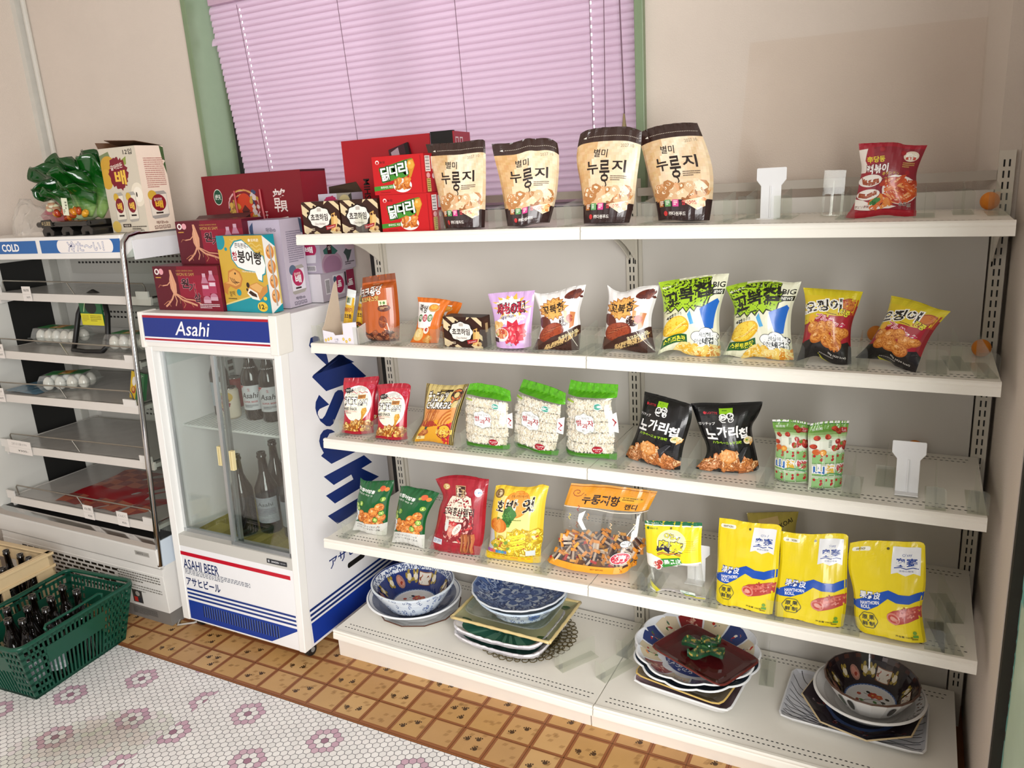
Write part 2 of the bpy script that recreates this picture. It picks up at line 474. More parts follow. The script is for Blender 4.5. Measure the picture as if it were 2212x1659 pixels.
# ------------------------------------------------------------- blind
def blind():
    m = bpy.data.materials.new('pink_blind_slat'); m.use_nodes = True; nt = m.node_tree; L = nt.links.new
    b = nt.nodes['Principled BSDF']; out = nt.nodes['Material Output']
    b.inputs['Base Color'].default_value = hx('c9afc2'); b.inputs['Roughness'].default_value = .42
    tr = nt.nodes.new('ShaderNodeBsdfTranslucent'); tr.inputs[0].default_value = hx('f0d6e6')
    mx = nt.nodes.new('ShaderNodeMixShader'); mx.inputs[0].default_value = .5
    L(b.outputs[0], mx.inputs[1]); L(tr.outputs[0], mx.inputs[2]); L(mx.outputs[0], out.inputs[0])
    t = thing('venetian_blind', 'closed pink venetian blind hanging in the green-framed window', 'blind', (0, .15, 1.46))
    mb = MB(); zt, pitch = 0.745, .0212
    n = int(zt / pitch); rnd = random.Random(5)
    for k in range(n + 1):
        z = zt - k * pitch; xl = -.757 + (.063 * (zt - z) / .57 if zt - z < .57 else .063); N = 6; q = []
        xr = .879; ang = radians(70 + rnd.uniform(-1.5, 1.5)); dz = rnd.uniform(-.0007, .0007)
        if k == 5: xl -= .02; ang -= .08
        for i in range(N + 1):
            s = (i / N - .5) * .0305; h = .0034 * (1 - (2 * i / N - 1) ** 2)
            y = s * cos(ang) - h * sin(ang); zz = z + dz + s * sin(ang) + h * cos(ang)
            q.append((y, zz))
        for i in range(N):
            (a, b2), (c, d) = q[i], q[i + 1]
            mb.face([(xl, a, b2), (xr, a, b2), (xr, c, d), (xl, c, d)], 'd9b4cf')
    mb.obj('slats', m, t, smooth=False, fix=True)
    mb = MB(); mb.box((-.745, -.018, zt + .014), (.885, .018, zt + .046)); mb.obj('headrail', mat('blind_headrail', 'c9a9bf', .4), t, bevel=.002)
    mb = MB(); mb.box((-.69, -.012, 0), (.879, .012, .010)); mb.obj('bottom_rail', mat('blind_headrail', 'c9a9bf', .4), t, bevel=.002)
    cord = mat('blind_cord', '7d6070', .7)
    for xa, xb in ((-.6046, -.5451), (-.155, -.118), (.300, .317), (.7503, .7474)):
        mb = MB(); mb.tube([(xa, -.0165, zt), (xb, -.0165, .03)], .0011, '7d6070', 5); mb.obj('ladder_cord', cord, t)
    # glowing white chips imitate daylight through slat holes beside the end ladders
    for xa, xb in ((-.598, -.541), (.7525, .7496)):
        mb = MB()
        for k in range(1, n - 1):
            z = zt - k * pitch; x = xa + (xb - xa) * (zt - z) / .6
            mb.box((x - .0022, -.0128, z - .0012), (x + .0022, -.0122, z + .0072), 'fff')
        mb.obj('slat_hole_glow', mat('hole_glow_white', 'ffffff', .5, emit=('ffffff', 1.0)), t)
    mb = MB(); mb.tube([(.799, -.022, zt), (.789, -.022, .2)], .0013, '8a6d7e', 5); mb.obj('tilt_cord', cord, t)
    mb = MB(); mb.tube([(.8385, -.024, zt), (.850, -.024, .245)], .0022, '6e4f60', 6); mb.obj('lift_cord', cord, t)
    mb = MB(); mb.lathe([(.0008, 0.042), (.003, .038), (.0055, .012), (.0075, .002), (.0075, -.004), (.002, -.006)], 12, (.8485, -.024, .205))
    mb.obj('cord_tassel', mat('wooden_tassel', 'a08c68', .5), t, smooth=True)
blind()

# ============================================================= gondola shelving
ENDS = [[(.0059, 1.4227), (.9089, 1.4226), (1.8049, 1.4129)], [(.0083, 1.0964), (.9119, 1.1004), (1.8086, 1.0926)],
        [(.0129, .7909), (.9046, .7991), (1.8081, .7977)], [(.0030, .4666), (.9138, .4834), (1.8128, .4835)],
        [(.0018, .1426), (.9187, .1188), (1.8070, .1148)]]
DEP = [.38, .38, .385, .432, .445]
def shelf_z(s, x):
    e = ENDS[s]
    a, b = (e[0], e[1]) if x < e[1][0] else (e[1], e[2])
    t = (x - a[0]) / (b[0] - a[0]); return a[1] + (b[1] - a[1]) * t
SHELF = mat('cream_powder_coat', None, .38, spec=.5, noise_amt=.03, noise_scale=7)
IV, IVD, HOLE = 'efebe1', 'e4dfd3', '141210'
def shelf_mesh(s, b):
    (xa, za), (xb, zb) = ENDS[s][b], ENDS[s][b + 1]
    xb -= .003; d = DEP[s]
    prof = [(-.002, -.003), (-d + .012, -.003), (-d + .008, 0), (-d, 0), (-d - .0035, -.004), (-d - .0015, -.010), (-d - .0035, -.013), (-d - .005, -.026),
            (-d - .005, -.030), (-d + .004, -.031), (-d + .010, -.027), (-d + .010, -.022), (-.002, -.022)]
    mb = MB(); n = len(prof)
    vs = [(xa, p[0], za + p[1]) for p in prof] + [(xb, p[0], zb + p[1]) for p in prof]
    mb.add(vs, [(i, (i + 1) % n, n + (i + 1) % n, n + i) for i in range(n)], IV)
    for o, rv in ((0, False), (n, True)):
        for q in geometry.tessellate_polygon([[Vector((p[0], p[1], 0)) for p in prof]]):
            f = tuple(o + a for a in q); mb.add([vs[a] for a in f], [(0, 1, 2) if rv else (2, 1, 0)], IV)
    # punched slots
    def row(y, ph, w=.0031, h=.0018, end=0):
        x = xa + .025 + ph
        while x < xb - .02:
            z = za + (zb - za) * (x - xa) / (xb - xa) - .003 + .0005
            k = 8; mb.face([(x + w * (1.25 if cos(t) > 0 else 1.25) * cos(t), y + h * sin(t), z) for t in [2 * pi * q / k for q in range(k)]], HOLE)
            x += .0125
    row(-d + .034, 0); row(-d + .052, .00625); row(-.028, 0); row(-.046, .00625)
    return mb
def bay(b):
    X0 = (0, .9)[b]
    lab = ('white gondola shelf unit, left bay beside the beer fridge, red boxes on top', 'white gondola shelf unit, right bay against the side wall, half empty')[b]
    t = thing('shelving_unit', lab, 'shelf', (0, 0, 0), group='gondola shelving bays')
    def upright(x, zt):
        mb = MB(); mb.box((x - .011, 0, 0), (x + .022, .045, zt), 'd8d2c4')
        z = zt - .02
        while z > .14:
            for dx in (0, .0108): mb.box((x + dx - .0018, -.0004, z - .016), (x + dx + .0018, .001, z), '0c0b0a')
            z -= .025
        return mb
    if b == 0:
        upright(0, 1.5218).obj('upright', SHELF, t)
        mb = MB(); mb.box((-.036, .012, 0), (-.0125, .06, 1.46), '1d1b18'); mb.obj('gap_shade_strip', PLAST, t)  # black strip stands for the shaded gap beside the upright
    else:
        upright(.9, 1.5218).obj('upright', SHELF, t); upright(1.8, 1.5391).obj('upright', SHELF, t)
    mb = MB(); mb.box((X0 + .024, .012, .1), (X0 + .872 + (.013 if b else .013), .03, 1.452), 'd9d5ce'); mb.box((X0 + .024, .006, .1), (X0 + .034, .03, 1.455), 'cfc9bc')
    mb.obj('back_panel', SHELF, t)
    mb = MB(); mb.box((X0 + .023, .010, 1.474), (X0 + .888, .028, 1.496), 'b9b1a6'); mb.obj('top_rail', SHELF, t)
    for s in range(5):
        sh = shelf_mesh(s, b).obj('base_shelf' if s == 4 else 'shelf', SHELF, t)
        if s == 4: continue
        for e in (0, 1):
            x, z = ENDS[s][b + e]; x += .006 if e == 0 else -.012; z -= .0225; d = DEP[s]
            mb = MB(); pts = [(-.002, z), (-d + .02, z), (-d + .02, z - .008)]
            for q in range(9):
                a = q / 8; pts.append((-.002 - d * .72 * (1 - a), z - .008 - .095 * a ** 2.2))
            pts.append((-.002, z - .115)); mb.prism(pts, 'x', x, x + .003, 'e6e0d2'); mb.obj('shelf_bracket', SHELF, sh)
    mb = MB(); x0, x1 = ((-.0365, .884) if b == 0 else (.8875, 1.80)); mb.box((x0, -.388, 0), (x1, -.372, ENDS[4][b + 1][1] - .03 + (.012 if b == 0 else 0)), 'ece3d8'); mb.obj('kick_plate', SHELF, t)
    if b == 0:
        mb = MB(); mb.box((-.0365, -.372, 0), (-.022, -.02, .10), 'ece3d8'); mb.obj('side_plate', SHELF, t)
    return t
bay(0); bay(1)
# ============================================================= bottles and cans
def bottle_prof(h, r, k=1.0):
    return [(r * .55, .004), (r * .92, 0), (r, .006), (r, h * .52), (r * .97, h * .57), (r * .62, h * .68), (r * .42, h * .76), (r * .36, h * .93),
            (r * .42, h * .935), (r * .44, h * .955), (r * .38, h * .965), (r * .38, h), (r * .26, h), (r * .24, h * .93)]
def bottle(loc, h, r, label, group=None, lab=None, neck=None, cap=None, parent_rot=0):
    t = thing('beer_bottle', label, 'bottle', loc, (0, 0, parent_rot), group)
    mb = MB(); mb.lathe(bottle_prof(h, r), 24, col='0c0705'); mb.obj('glass_body', BOTTLE, t, smooth=True)
    def wrap(z0, z1, rr0, rr1, art, name, half=1.15):
        mb = MB(); n = 14; c = -pi / 2
        def fn(u, v):
            a = c + (u - .5) * 2 * half; rr = rr1 + (rr0 - rr1) * v; return ((rr * cos(a), rr * sin(a), z1 + (z0 - z1) * v), (cos(a), sin(a), 0))
        base = Art(1); base.raw([(100 * i / n, 0) for i in range(n + 1)] + [(100 * i / n, 100) for i in range(n + 1)], [(i, i + 1, n + 2 + i, n + 1 + i) for i in range(n)], art[0])
        base.place(mb, fn, None, .0004)
        if art[1]: art[1].place(mb, fn, .14, .0007)
        mb.obj(name, PRINT, t)
    if lab: wrap(h * .14, h * .46, r, r, lab, 'body_label')
    if neck: wrap(h * .66, h * .72, r * .66, r * .50, neck, 'neck_label', 1.3)
    if cap:
        mb = MB(); mb.lathe([(r * .2, h + .003), (r * .40, h + .003), (r * .46, h - .010), (r * .3, h - .011)], 16, col=cap); mb.obj('crown_cap', PAINT, t, smooth=True)
    return t
def beer_label():
    a = Art(.9); a.poly([(0, 0), (30, 0), (0, 22)], 'b02a32'); a.text('Asahi', 50, 40, 74, 22, '2a2a30', shear=.25, bold=.02)
    a.text('SUPER BEER', 50, 66, 62, 7, 'b02a32', bold=.02); a.lines(22, 78, 80, 90, 3, '55555a', 4); a.text('生', 50, 16, 12, 12, 'b02a32'); return a
def plain_label():
    a = Art(1); a.text('Asahi', 50, 26, 60, 14, '44474c', bold=.02); a.lines(12, 42, 88, 74, 6, '6c7076', 3); a.lines(20, 82, 80, 92, 2, '8a8d92', 5); return a

# ============================================================= beer fridge
FRW = mat('white_fridge_enamel', None, .3, spec=.5, noise_amt=.02, noise_scale=10)
FLZ, FRZ = lambda z: (z - .045) / 1.129, None
def ff(a, z, d=0.0):
    """point on the sloping front of the fridge; a 0..1 left to right"""
    h = (z - .045) / 1.129
    xl, xr = -.697 - .025 * h, -.108 + .008 * h; yl, yr = -.468 + .073 * h, -.471 + .079 * h
    return Vector((xl + (xr - xl) * a, yl + (yr - yl) * a - d, z))
def fslab(mb, a0, a1, z0, z1, d0, d1, col):
    """block standing on the front plane from depth d0 (towards the room) back to d1"""
    q = [ff(a0, z0, d0), ff(a1, z0, d0), ff(a1, z0, d1), ff(a0, z0, d1), ff(a0, z1, d0), ff(a1, z1, d0), ff(a1, z1, d1), ff(a0, z1, d1)]
    mb.hexa([tuple(p) for p in q], col)
def front_art(art, mb, a0, a1, z0, z1, d):
    o, ex, ey = ff(a0, z1, d), ff(a1, z1, d), ff(a0, z0, d)
    art.place(mb, plane_fn(o, ex - o, ey - o))
def beer_fridge():
    t = thing('beer_fridge', 'white glass-door beer fridge with blue lettering on its side', 'fridge', (-.41, -.2, .0))
    T = Matrix.Translation((.41, .2, 0))
    def done(mb, name, m, par=t, **k):
        mb.xf(T); return mb.obj(name, m, par, **k)
    yb = .072; w = 'f0eff0'
    mb = MB()
    def side(a, b, z0=.045, z1=1.176):
        q = [ff(a, z0), ff(b, z0), None, None, ff(a, z1), ff(b, z1), None, None]
        q[2] = Vector((q[1].x, yb, z0)); q[3] = Vector((q[0].x, yb, z0)); q[6] = Vector((q[5].x, yb, z1)); q[7] = Vector((q[4].x, yb, z1))
        mb.hexa([tuple(p) for p in q], w)
    side(0, .045); side(.955, 1)
    mb.box((-.70, .04, .045), (-.12, yb, 1.17), 'd9dcdc')
    q = [ff(.04, 1.05), ff(.96, 1.05)]; mb.hexa([tuple(q[0]), tuple(q[1]), (q[1].x, yb, 1.05), (q[0].x, yb, 1.05)] + [(p.x, p.y, 1.176) for p in q] + [(q[1].x, yb, 1.176), (q[0].x, yb, 1.176)], w)
    q = [ff(.04, .05), ff(.96, .05)]; mb.hexa([tuple(q[0]), tuple(q[1]), (q[1].x, yb, .05), (q[0].x, yb, .05)] + [(p.x, p.y, .335) for p in (ff(.04, .335), ff(.96, .335))] + [(q[1].x, yb, .335), (q[0].x, yb, .335)], w)
    # side artwork
    art = Art(.481)
    N = '0c2a6e'
    for P in ([(42.2, 8.4), (45.8, 9.0), (47.5, 11.7), (50.8, 15.0), (52.1, 19.1), (45.3, 15.9), (39.3, 12.9), (36.4, 10.6), (38.5, 8.6)],
              [(62.2, 16.0), (66.0, 16.7), (86.4, 25.8), (81.9, 26.0), (46.4, 25.5), (36.4, 20.3), (35.6, 19.8), (37.2, 19.3), (75.9, 20.0)],
              [(36.0, 27.4), (39.7, 25.7), (47.6, 29.8), (38.7, 29.9), (36.8, 30.5), (36.5, 31.3), (37.7, 32.7), (39.9, 33.1), (42.6, 32.5), (54.0, 27.0), (57.1, 26.6), (60.7, 27.0), (62.7, 28.4), (61.8, 29.8), (49.1, 36.1), (46.1, 36.4), (42.7, 35.8), (38.0, 33.6), (35.6, 31.0), (35.0, 29.1)],
              [(34.7, 39.2), (36.4, 37.6), (39.6, 36.7), (43.1, 36.8), (47.0, 37.6), (49.9, 38.8), (44.6, 38.5), (40.6, 40.0), (39.9, 41.3), (45.1, 43.4), (48.1, 43.2), (80.0, 47.2), (80.7, 48.2), (43.1, 47.9), (34.7, 43.9), (37.4, 43.4), (35.2, 41.0)],
              [(34.7, 50.5), (75.2, 50.6), (82.9, 54.3), (42.8, 54.7)], [(60.0, 54.0), (70, 54.0), (88.5, 60.4), (41.8, 60.6), (34.5, 56.6), (61.9, 56.4)],
              [(33.9, 63.1), (70.5, 63.3), (79.2, 67.8), (41.8, 67.4)]):
        art.poly(P, N, 0)
    art.k = 2
    art.text('アサヒビール', 57, 78.4, 54, 3.6, N, bold=.03)
    for y0, y1 in ((87.9, 88.7), (89.5, 90.3), (91.0, 91.8)): art.rect(7.6, y0, 100, y1, N, 0)
    art.rect(7.6, 92.5, 100, 99.2, '12379a', 0)
    hole = [(48 + 1.6 * cos(a) * (1 if 0 else 1), 83.0 + .9 * sin(a)) for a in [pi / 2 + pi * k / 8 for k in range(9)]] + [(63 + 1.6 * cos(a), 83.0 + .9 * sin(a)) for a in [-pi / 2 + pi * k / 8 for k in range(9)]]
    art.poly(hole, '0b0b0c'); art.rect(12.9, 2.3, 17.0, 6.4, 'e6dcb4'); art.rect(13.9, 3.2, 16.0, 5.4, 'f2eacb'); art.rect(12.8, 7.5, 18.3, 8.1, '1c1c1e'); art.rect(12.4, 1.2, 20, 1.5, '55524c')
    o = Vector((-.100, -.392, 1.180)); oy = Vector((-.108, -.471, .045)); ob = Vector((-.1000, yb, 1.180))
    def sfn(u, v):
        y = -.471 + .546 * u; z = 1.18 - 1.135 * v; h = (z - .045) / 1.129; return ((-.108 + .008 * h, y, z), (1, 0, 0))
    art.place(mb, sfn)
    done(mb, 'cabinet', FRW)
    # header sign
    mb = MB(); fslab(mb, .00, 1.005, 1.062, 1.178, .010, -.05, 'f3f1ec'); fslab(mb, -.004, .026, 1.058, 1.181, .016, -.05, 'efece4'); fslab(mb, .955, 1.009, 1.058, 1.182, .016, -.05, 'efece4')
    a = Art(.53 / .104); a.rect(0, 0, 100, 100, '132f86'); a.rect(0, 0, 100, 9, 'b0182c'); a.rect(0, 81, 100, 87, 'eef0f6'); a.rect(0, 87, 100, 94, 'b0182c'); a.rect(0, 94, 100, 100, 'eef0f6')
    a.text('Asahi', 41, 45, 29, 52, 'f2f3f8', shear=.28, bold=.015, rot=0)
    front_art(a, mb, .03, .951, 1.080, 1.170, .0125)
    done(mb, 'header_sign', FRW, bevel=.003)
    # face frame
    mb = MB(); fslab(mb, 0, .055, .045, 1.06, .006, -.03, 'f3f2ee'); fslab(mb, .958, 1.003, .045, 1.066, .006, -.03, 'f3f2ee'); fslab(mb, .0, 1.0, 1.045, 1.064, .004, -.03, 'ecebe6')
    done(mb, 'front_frame', FRW, bevel=.002)
    mb = MB(); fslab(mb, .052, .962, .336, .378, .004, -.05, 'c9c7c0'); a = Art(3); a.rect(0, 0, 100, 100, '2a2c30'); a.rect(6, 22, 14, 78, 'b9bcc0'); a.text('SANDEN', 42, 50, 38, 40, 'e8e8ea', bold=.02); a.text('CE-84', 80, 50, 26, 30, 'b9bcc0')
    front_art(a, mb, .77, .92, .346, .362, .0052); done(mb, 'door_rail', FRW, bevel=.002)
    # lower panel
    mb = MB(); fslab(mb, .05, .962, .047, .336, .004, -.02, 'f1f1f2'); a = Art(.53 / .28)
    a.rect(0, 5.5, 97.5, 10.5, 'c3132b'); a.text('ASAHI BEER', 18, 22, 33, 13, '10235c', bold=.012)
    a.lines(2, 28.5, 62, 37, 4, '7f838e', 6, .5); a.text('アサヒビール', 18, 46, 32, 12, '10235c', bold=.035)
    for y in (56, 61.5, 67): a.rect(1.5, y, 98.5, y + 2.7, '17347f', 0)
    a.rect(1.5, 73, 98.5, 99, '123a96')
    for k in range(30): a.rect(15 + k * 2.3, 76, 15.8 + k * 2.3, 92, '081428', 0); a.rect(15.9 + k * 2.3, 76, 16.2 + k * 2.3, 92, '7c93bd', 0)
    front_art(a, mb, .055, .957, .05, .33, .0045); done(mb, 'lower_panel', FRW, bevel=.0015)
    # sliding doors
    for i, (a0, a1, d) in enumerate(((.055, .53, -.028), (.492, .958, -.006))):
        mb = MB(); fslab(mb, a0, a1, .378, 1.052, d, d - .005, 'eef2f0'); dr = done(mb, 'sliding_door', GLASS)
        mb = MB()
        for u, z0, z1 in ((a0 + .0 if i else a0, .378, 1.05), (a1 - .022, .378, 1.05)): fslab(mb, u, u + .022, z0, z1, d + .004, d - .009, 'b8bcbe' if u > .1 and u < .9 else 'cfd2d2')
        fslab(mb, a0, a1, .378, .392, d + .004, d - .009, 'aeb2b4'); fslab(mb, a0, a1, 1.040, 1.052, d + .004, d - .009, 'aeb2b4')
        done(mb, 'door_frame', mat('brushed_aluminium', None, .3, .7, noise_amt=.03), dr)
        u = .433 if i == 0 else .565
        mb = MB(); fslab(mb, u, u + .028, .655, .722, d + .012, d, 'e2d3a0'); fslab(mb, u + .010, u + .014, .657, .720, d + .0125, d, 'b7a671'); done(mb, 'door_handle', PLAST, dr)
    # interior
    mb = MB(); mb.box((-.692, .030, .34), (-.115, .039, 1.05), 'e4e9e8'); mb.box((-.699, -.40, .34), (-.690, .039, 1.05), 'dbe2e2'); mb.box((-.128, -.37, .34), (-.120, .039, 1.05), 'dbe2e2')
    mb.box((-.69, -.40, .338), (-.125, .035, .352), 'c9ccc0')
    a = Art(.5); a.rect(0, 0, 100, 100, 'c7ccca'); a.lines(4, 8, 96, 92, 5, '5a6066', 3); a.place(mb, plane_fn((-.66, .0295, 1.03), (.09, 0, 0), (0, 0, -.03)))
    mb.box((-.6895, -.10, .40), (-.685, -.06, .98), 'c5ccca')
    for k in range(22): mb.box((-.6848, -.092, .42 + k * .025), (-.6842, -.068, .436 + k * .025), '2c3030' if k % 3 else '9aa3a2')
    done(mb, 'interior_liner', FRW)
    mb = MB()
    for k in range(34): x = -.685 + k * .0168; mb.tube([(x, -.335, .758), (x, .03, .758)], .0022, 'e8eceb', 6)
    for y in (-.335, -.15, .03): mb.tube([(-.688, y, .754), (-.128, y, .754)], .004, 'e8eceb', 6)
    done(mb, 'wire_shelf', FRW)
    mb = MB(); rnd = random.Random(2); n = 14
    vs = [(-.68 + .55 * i / n, -.385 + .39 * j / 4, .3535 + rnd.uniform(0, .004)) for j in range(5) for i in range(n + 1)]
    for j in range(4):
        for i in range(n): q = [j * (n + 1) + i, j * (n + 1) + i + 1, (j + 1) * (n + 1) + i + 1, (j + 1) * (n + 1) + i]; mb.add([vs[k] for k in q], [(0, 1, 2, 3)], rnd.choice(['b8a84e', 'c4b45c', 'ab9c45']))
    done(mb, 'floor_liner', mat('yellow_liner_paper', None, .6))
    # casters
    for x, y in ((-.135, -.425), (-.655, -.425), (-.135, .02), (-.655, .02)):
        mb = MB(); M = Matrix.Translation((x, y, .024)) @ Matrix.Rotation(pi / 2, 4, 'Y'); s0 = len(mb.v)
        mb.lathe([(.004, -.012), (.020, -.012), (.0235, -.007), (.0235, .007), (.020, .012), (.004, .012)], 20, col='1a1a1b'); mb.lathe([(.001, .0125), (.009, .0125), (.009, .014), (.001, .014)], 12, col='8a8a88')
        mb.xf(M, s0); mb.box((x - .016, y - .012, .040), (x + .016, y + .012, .050), '2a2a2a'); done(mb, 'caster', PLAST, smooth=False)
    return t
beer_fridge()
BL = lambda: ('c9ccd0', beer_label()); NL = ('d8dadd', None)
bottle((-.62, -.20, .761), .282, .034, 'dark bottle on the upper fridge shelf, beside the red can', lab=('aab4bc', None), parent_rot=.3)
bottle((-.458, -.20, .761), .280, .038, 'beer bottle with silver label on the upper fridge shelf, right of the can', 'labelled beer bottles in the fridge', BL(), NL, parent_rot=.4)
bottle((-.375, -.20, .761), .280, .038, 'labelled beer bottle on the upper fridge shelf at the right door edge', 'labelled beer bottles in the fridge', BL(), NL, parent_rot=.55)
bottle((-.470, -.315, .358), .300, .041, 'dark bottle on the fridge floor nearest the door divider', lab=('595d60', None), parent_rot=-.7)
bottle((-.478, -.13, .358), .290, .039, 'unlabelled dark bottle at the back of the fridge floor')
bottle((-.398, -.265, .358), .300, .041, 'dark bottle with grey label standing on the yellow liner', lab=('9aa0a6', plain_label()), parent_rot=.5)
bottle((-.285, -.262, .358), .300, .041, 'dark bottle on the yellow liner at the right fridge edge', lab=('8b9298', None), parent_rot=.2)
bottle((-.33, -.09, .358), .300, .041, 'brown bottle at the back right of the fridge floor', lab=None)
def can_art(small=False):
    a = Art(1.6)
    a.ell(50, 20, 30, 24, 'd9b54a'); a.ell(34, 12, 16, 13, '6f8f3a')
    a.star(42, 48, 26, 38, 18, .93, '8f1b30'); a.text('갈아만든', 42, 34, 30, 14, 'f3e9d8', bold=.02); a.text('배', 42, 58, 24, 32, 'f0c34a', bold=.05); a.rect(34, 88, 60, 95, '33241e'); return a
def drink_can(loc, label, cols, rot=0):
    t = thing('drink_can', label, 'can', loc, (0, 0, rot))
    mb = MB(); h, r = .115, .033
    mb.lathe([(.024, .003), (.027, 0), (.0315, .007), (r, .012), (r, h - .014), (.027, h - .004)], 28, col=cols[0])
    if cols[1]:
        def fn(u, v): a = -pi / 2 + (u - .5) * 3.0; return ((r * cos(a), r * sin(a), h - .014 - v * (h - .03)), (cos(a), sin(a), 0))
        cols[1].place(mb, fn, .12, .0003)
    mb.obj('can_body', PRINT, t, smooth=True)
    mb = MB(); mb.lathe([(.0272, h - .005), (.028, h - .001), (.026, h), (.0245, h - .003), (.001, h - .003)], 24); mb.obj('can_lid', CHROME, t, smooth=True)
    return t
drink_can((-.553, -.225, .761), 'cream pear drink can with a dark red oval on the fridge shelf', ('e9dfcb', can_art()), .25)
drink_can((-.655, -.10, .761), 'red drink can partly hidden behind the fridge door divider', ('a3121d', None))

# ============================================================= open cold cabinet
def cold_cabinet():
    t = thing('open_display_cooler', 'grey-white open display cooler with blue sign, left of the beer fridge', 'cooler', (-1.25, -.2, 0))
    T = Matrix.Translation((1.25, .2, 0))
    def done(mb, name, m, par=t, **k):
        mb.xf(T); return mb.obj(name, m, par, **k)
    XL, XR, yb = -1.745, -.7525, .075; w = 'e6e4df'
    mb = MB(); mb.box((XL, -.485, .057), (XR, yb, .235), w); mb.prism([(-.487, .057), (-.487, .205), (-.472, .215), (-.472, .24), (-.44, .26), (yb, .26), (yb, .057)], 'x', XL + .001, XR - .001, w)
    mb.box((XL, .03, .2), (XR, yb, 1.44), 'dcdad4'); mb.box((XL, -.34, 1.405), (XR, yb, 1.44), w)
    # vent slots, notices and switch on the lower front
    a = Art(.99 / .15); W100 = lambda x: (x - XL) / .9925 * 100
    for r in range(6):
        for k in range(15):
            x = 13.5 + k * 4.1 + (2.0 if r % 2 else 0); y = 6 + r * 12.5
            if x < 72: a.rect(x, y, x + 3.2, y + 6.5, '15130f', 0)
    a.k = 1
    a.lines(74, 4, 98, 34, 4, '77736c', 3, .45); a.lines(74, 40, 98, 62, 3, '86827a', 5, .4)
    a.rect(80.5, 56, 86, 92, '3f3d3b'); a.rect(81.2, 76, 83.2, 90, 'c2322a'); a.rect(83.5, 76, 85.3, 90, '2c3038'); a.ell(83.5, 66, 1.2, 7, 'a9a59d')
    a.place(mb, plane_fn((XL, -.4875, .203), (.9925, 0, 0), (0, 0, -.146)))
    done(mb, 'cabinet', PAINT)
    mb = MB(); mb.box((XL + .004, -.484, 0), (XR - .004, yb - .02, .058), '7d7a76'); a = Art(3); a.lines(5, 10, 95, 85, 7, '54524f', 3); a.place(mb, plane_fn((-.97, -.4845, .05), (.15, 0, 0), (0, 0, -.04))); done(mb, 'kick_plate', PAINT)
    mb = MB(); mb.prism([(-.492, .242), (-.495, .315), (-.485, .322), (-.46, .318), (-.46, .245)], 'x', XL, XR, 'dfddd8')
    a = Art(4); a.rect(0, 0, 100, 100, 'a7a49e'); a.text('SANYO', 34, 50, 48, 52, '2b2a2c', bold=.03); a.text('SAR', 78, 50, 30, 44, '6f6c68'); a.place(mb, plane_fn((-.872, -.4945, .300), (.078, 0, 0), (0, .0006, -.018)))
    done(mb, 'front_panel', PAINT, bevel=.003)
    mb = MB(); mb.prism([(-.497, .322), (-.490, .338), (-.465, .345), (-.455, .318)], 'x', XL, XR); done(mb, 'chrome_bumper', CHROME)
    mb = MB(); mb.box((XL + .01, -.455, .325), (XR - .01, -.385, .340), '191817')
    for k in range(92): x = -1.66 + k * .0098; mb.box((x, -.392, .335), (x + .003, -.386, .375), '8b8884')
    mb.box((-1.665, -.386, .335), (-.76, -.38, .378), '26241f'); done(mb, 'air_grille', PLAST)
    # left end wall with dark liner
    mb = MB(); mb.prism([(-.485, .25), (-.39, 1.40), (yb, 1.44), (yb, .25)], 'x', XL, XL + .022, 'd5d4cd'); mb.box((XL + .0225, -.26, .36), (XL + .024, -.08, 1.33), '1d1d1c')
    mb.box((XL + .0225, -.05, .36), (XL + .030, -.02, 1.36), 'b3b2aa'); done(mb, 'end_wall', PAINT)
    # right end: glass held in a chrome edge
    mb = MB(); mb.prism([(-.480, .26), (-.392, 1.36), (-.34, 1.40), (yb, 1.40), (yb, .26)], 'x', XR - .008, XR - .003, 'eef2f0'); gl = done(mb, 'end_glass', GLASS)
    mb = MB(); mb.tube([(XR - .005, -.484, .25), (XR - .005, -.440, .80), (XR - .005, -.394, 1.385), (XR - .005, -.388, 1.415), (XR - .005, -.368, 1.434), (XR - .005, -.33, 1.441), (XR - .005, -.10, 1.441)], .0095, n=10); done(mb, 'chrome_edge', CHROME, gl, smooth=True)
    mb = MB(); mb.box((XR - .004, -.355, 1.352), (XR + .001, yb, 1.418), 'f1f2f4'); done(mb, 'end_trim', PAINT, gl)
    mb = MB(); mb.box((XR - .004, -.476, .245), (XR + .001, -.40, .345), 'cfdbe6'); done(mb, 'corner_panel', PAINT, gl)
    # sign
    mb = MB(); mb.box((XL, -.392, 1.360), (XR - .012, -.34, 1.440), 'eceae6'); B = '1f62a8'
    a = Art(.98 / .046); a.rect(0, 0, 52.5, 100, B, 0); a.rect(55, 0, 100, 100, B, 0); a.k = 1
    a.text('COLD', 36.2, 52, 11, 62, 'f7f7f7', bold=.06)
    a.poly([(67.5, 2)] + [(67 - 2.2 * cos(t), 50 - 50 * sin(t)) for t in [pi / 2 - pi * k / 10 for k in range(11)]][1:-1] + [(67.5, 98), (94, 98)] + [(94 + 2.0 * cos(t), 50 + 50 * sin(t)) for t in [pi / 2 - pi * k / 10 for k in range(11)]][1:-1] + [(94, 2)], 'f3eeea')
    a.text('冷た〜い！', 81, 52, 20, 78, 'f6f4f6', bold=.0, out=[('243a86', .05)])
    a.place(mb, plane_fn((XL, -.3925, 1.4275), (.98, 0, 0), (0, 0, -.046)))
    done(mb, 'sign_fascia', FRW, bevel=.003)
    # notice and perforated back ducts
    mb = MB()
    for z in (1.265, 1.03, .82, .60, .40):
        mb.box((XL + .08, .010, z - .01), (XR - .02, .032, z + .085), 'c9c7c0')
        for r in range(2):
            for k in range(36): x = -1.61 + k * .0235 + (.006 if r else 0); mb.box((x, .0092, z + .032 + r * .022), (x + .013, .012, z + .040 + r * .022), '201e1b')
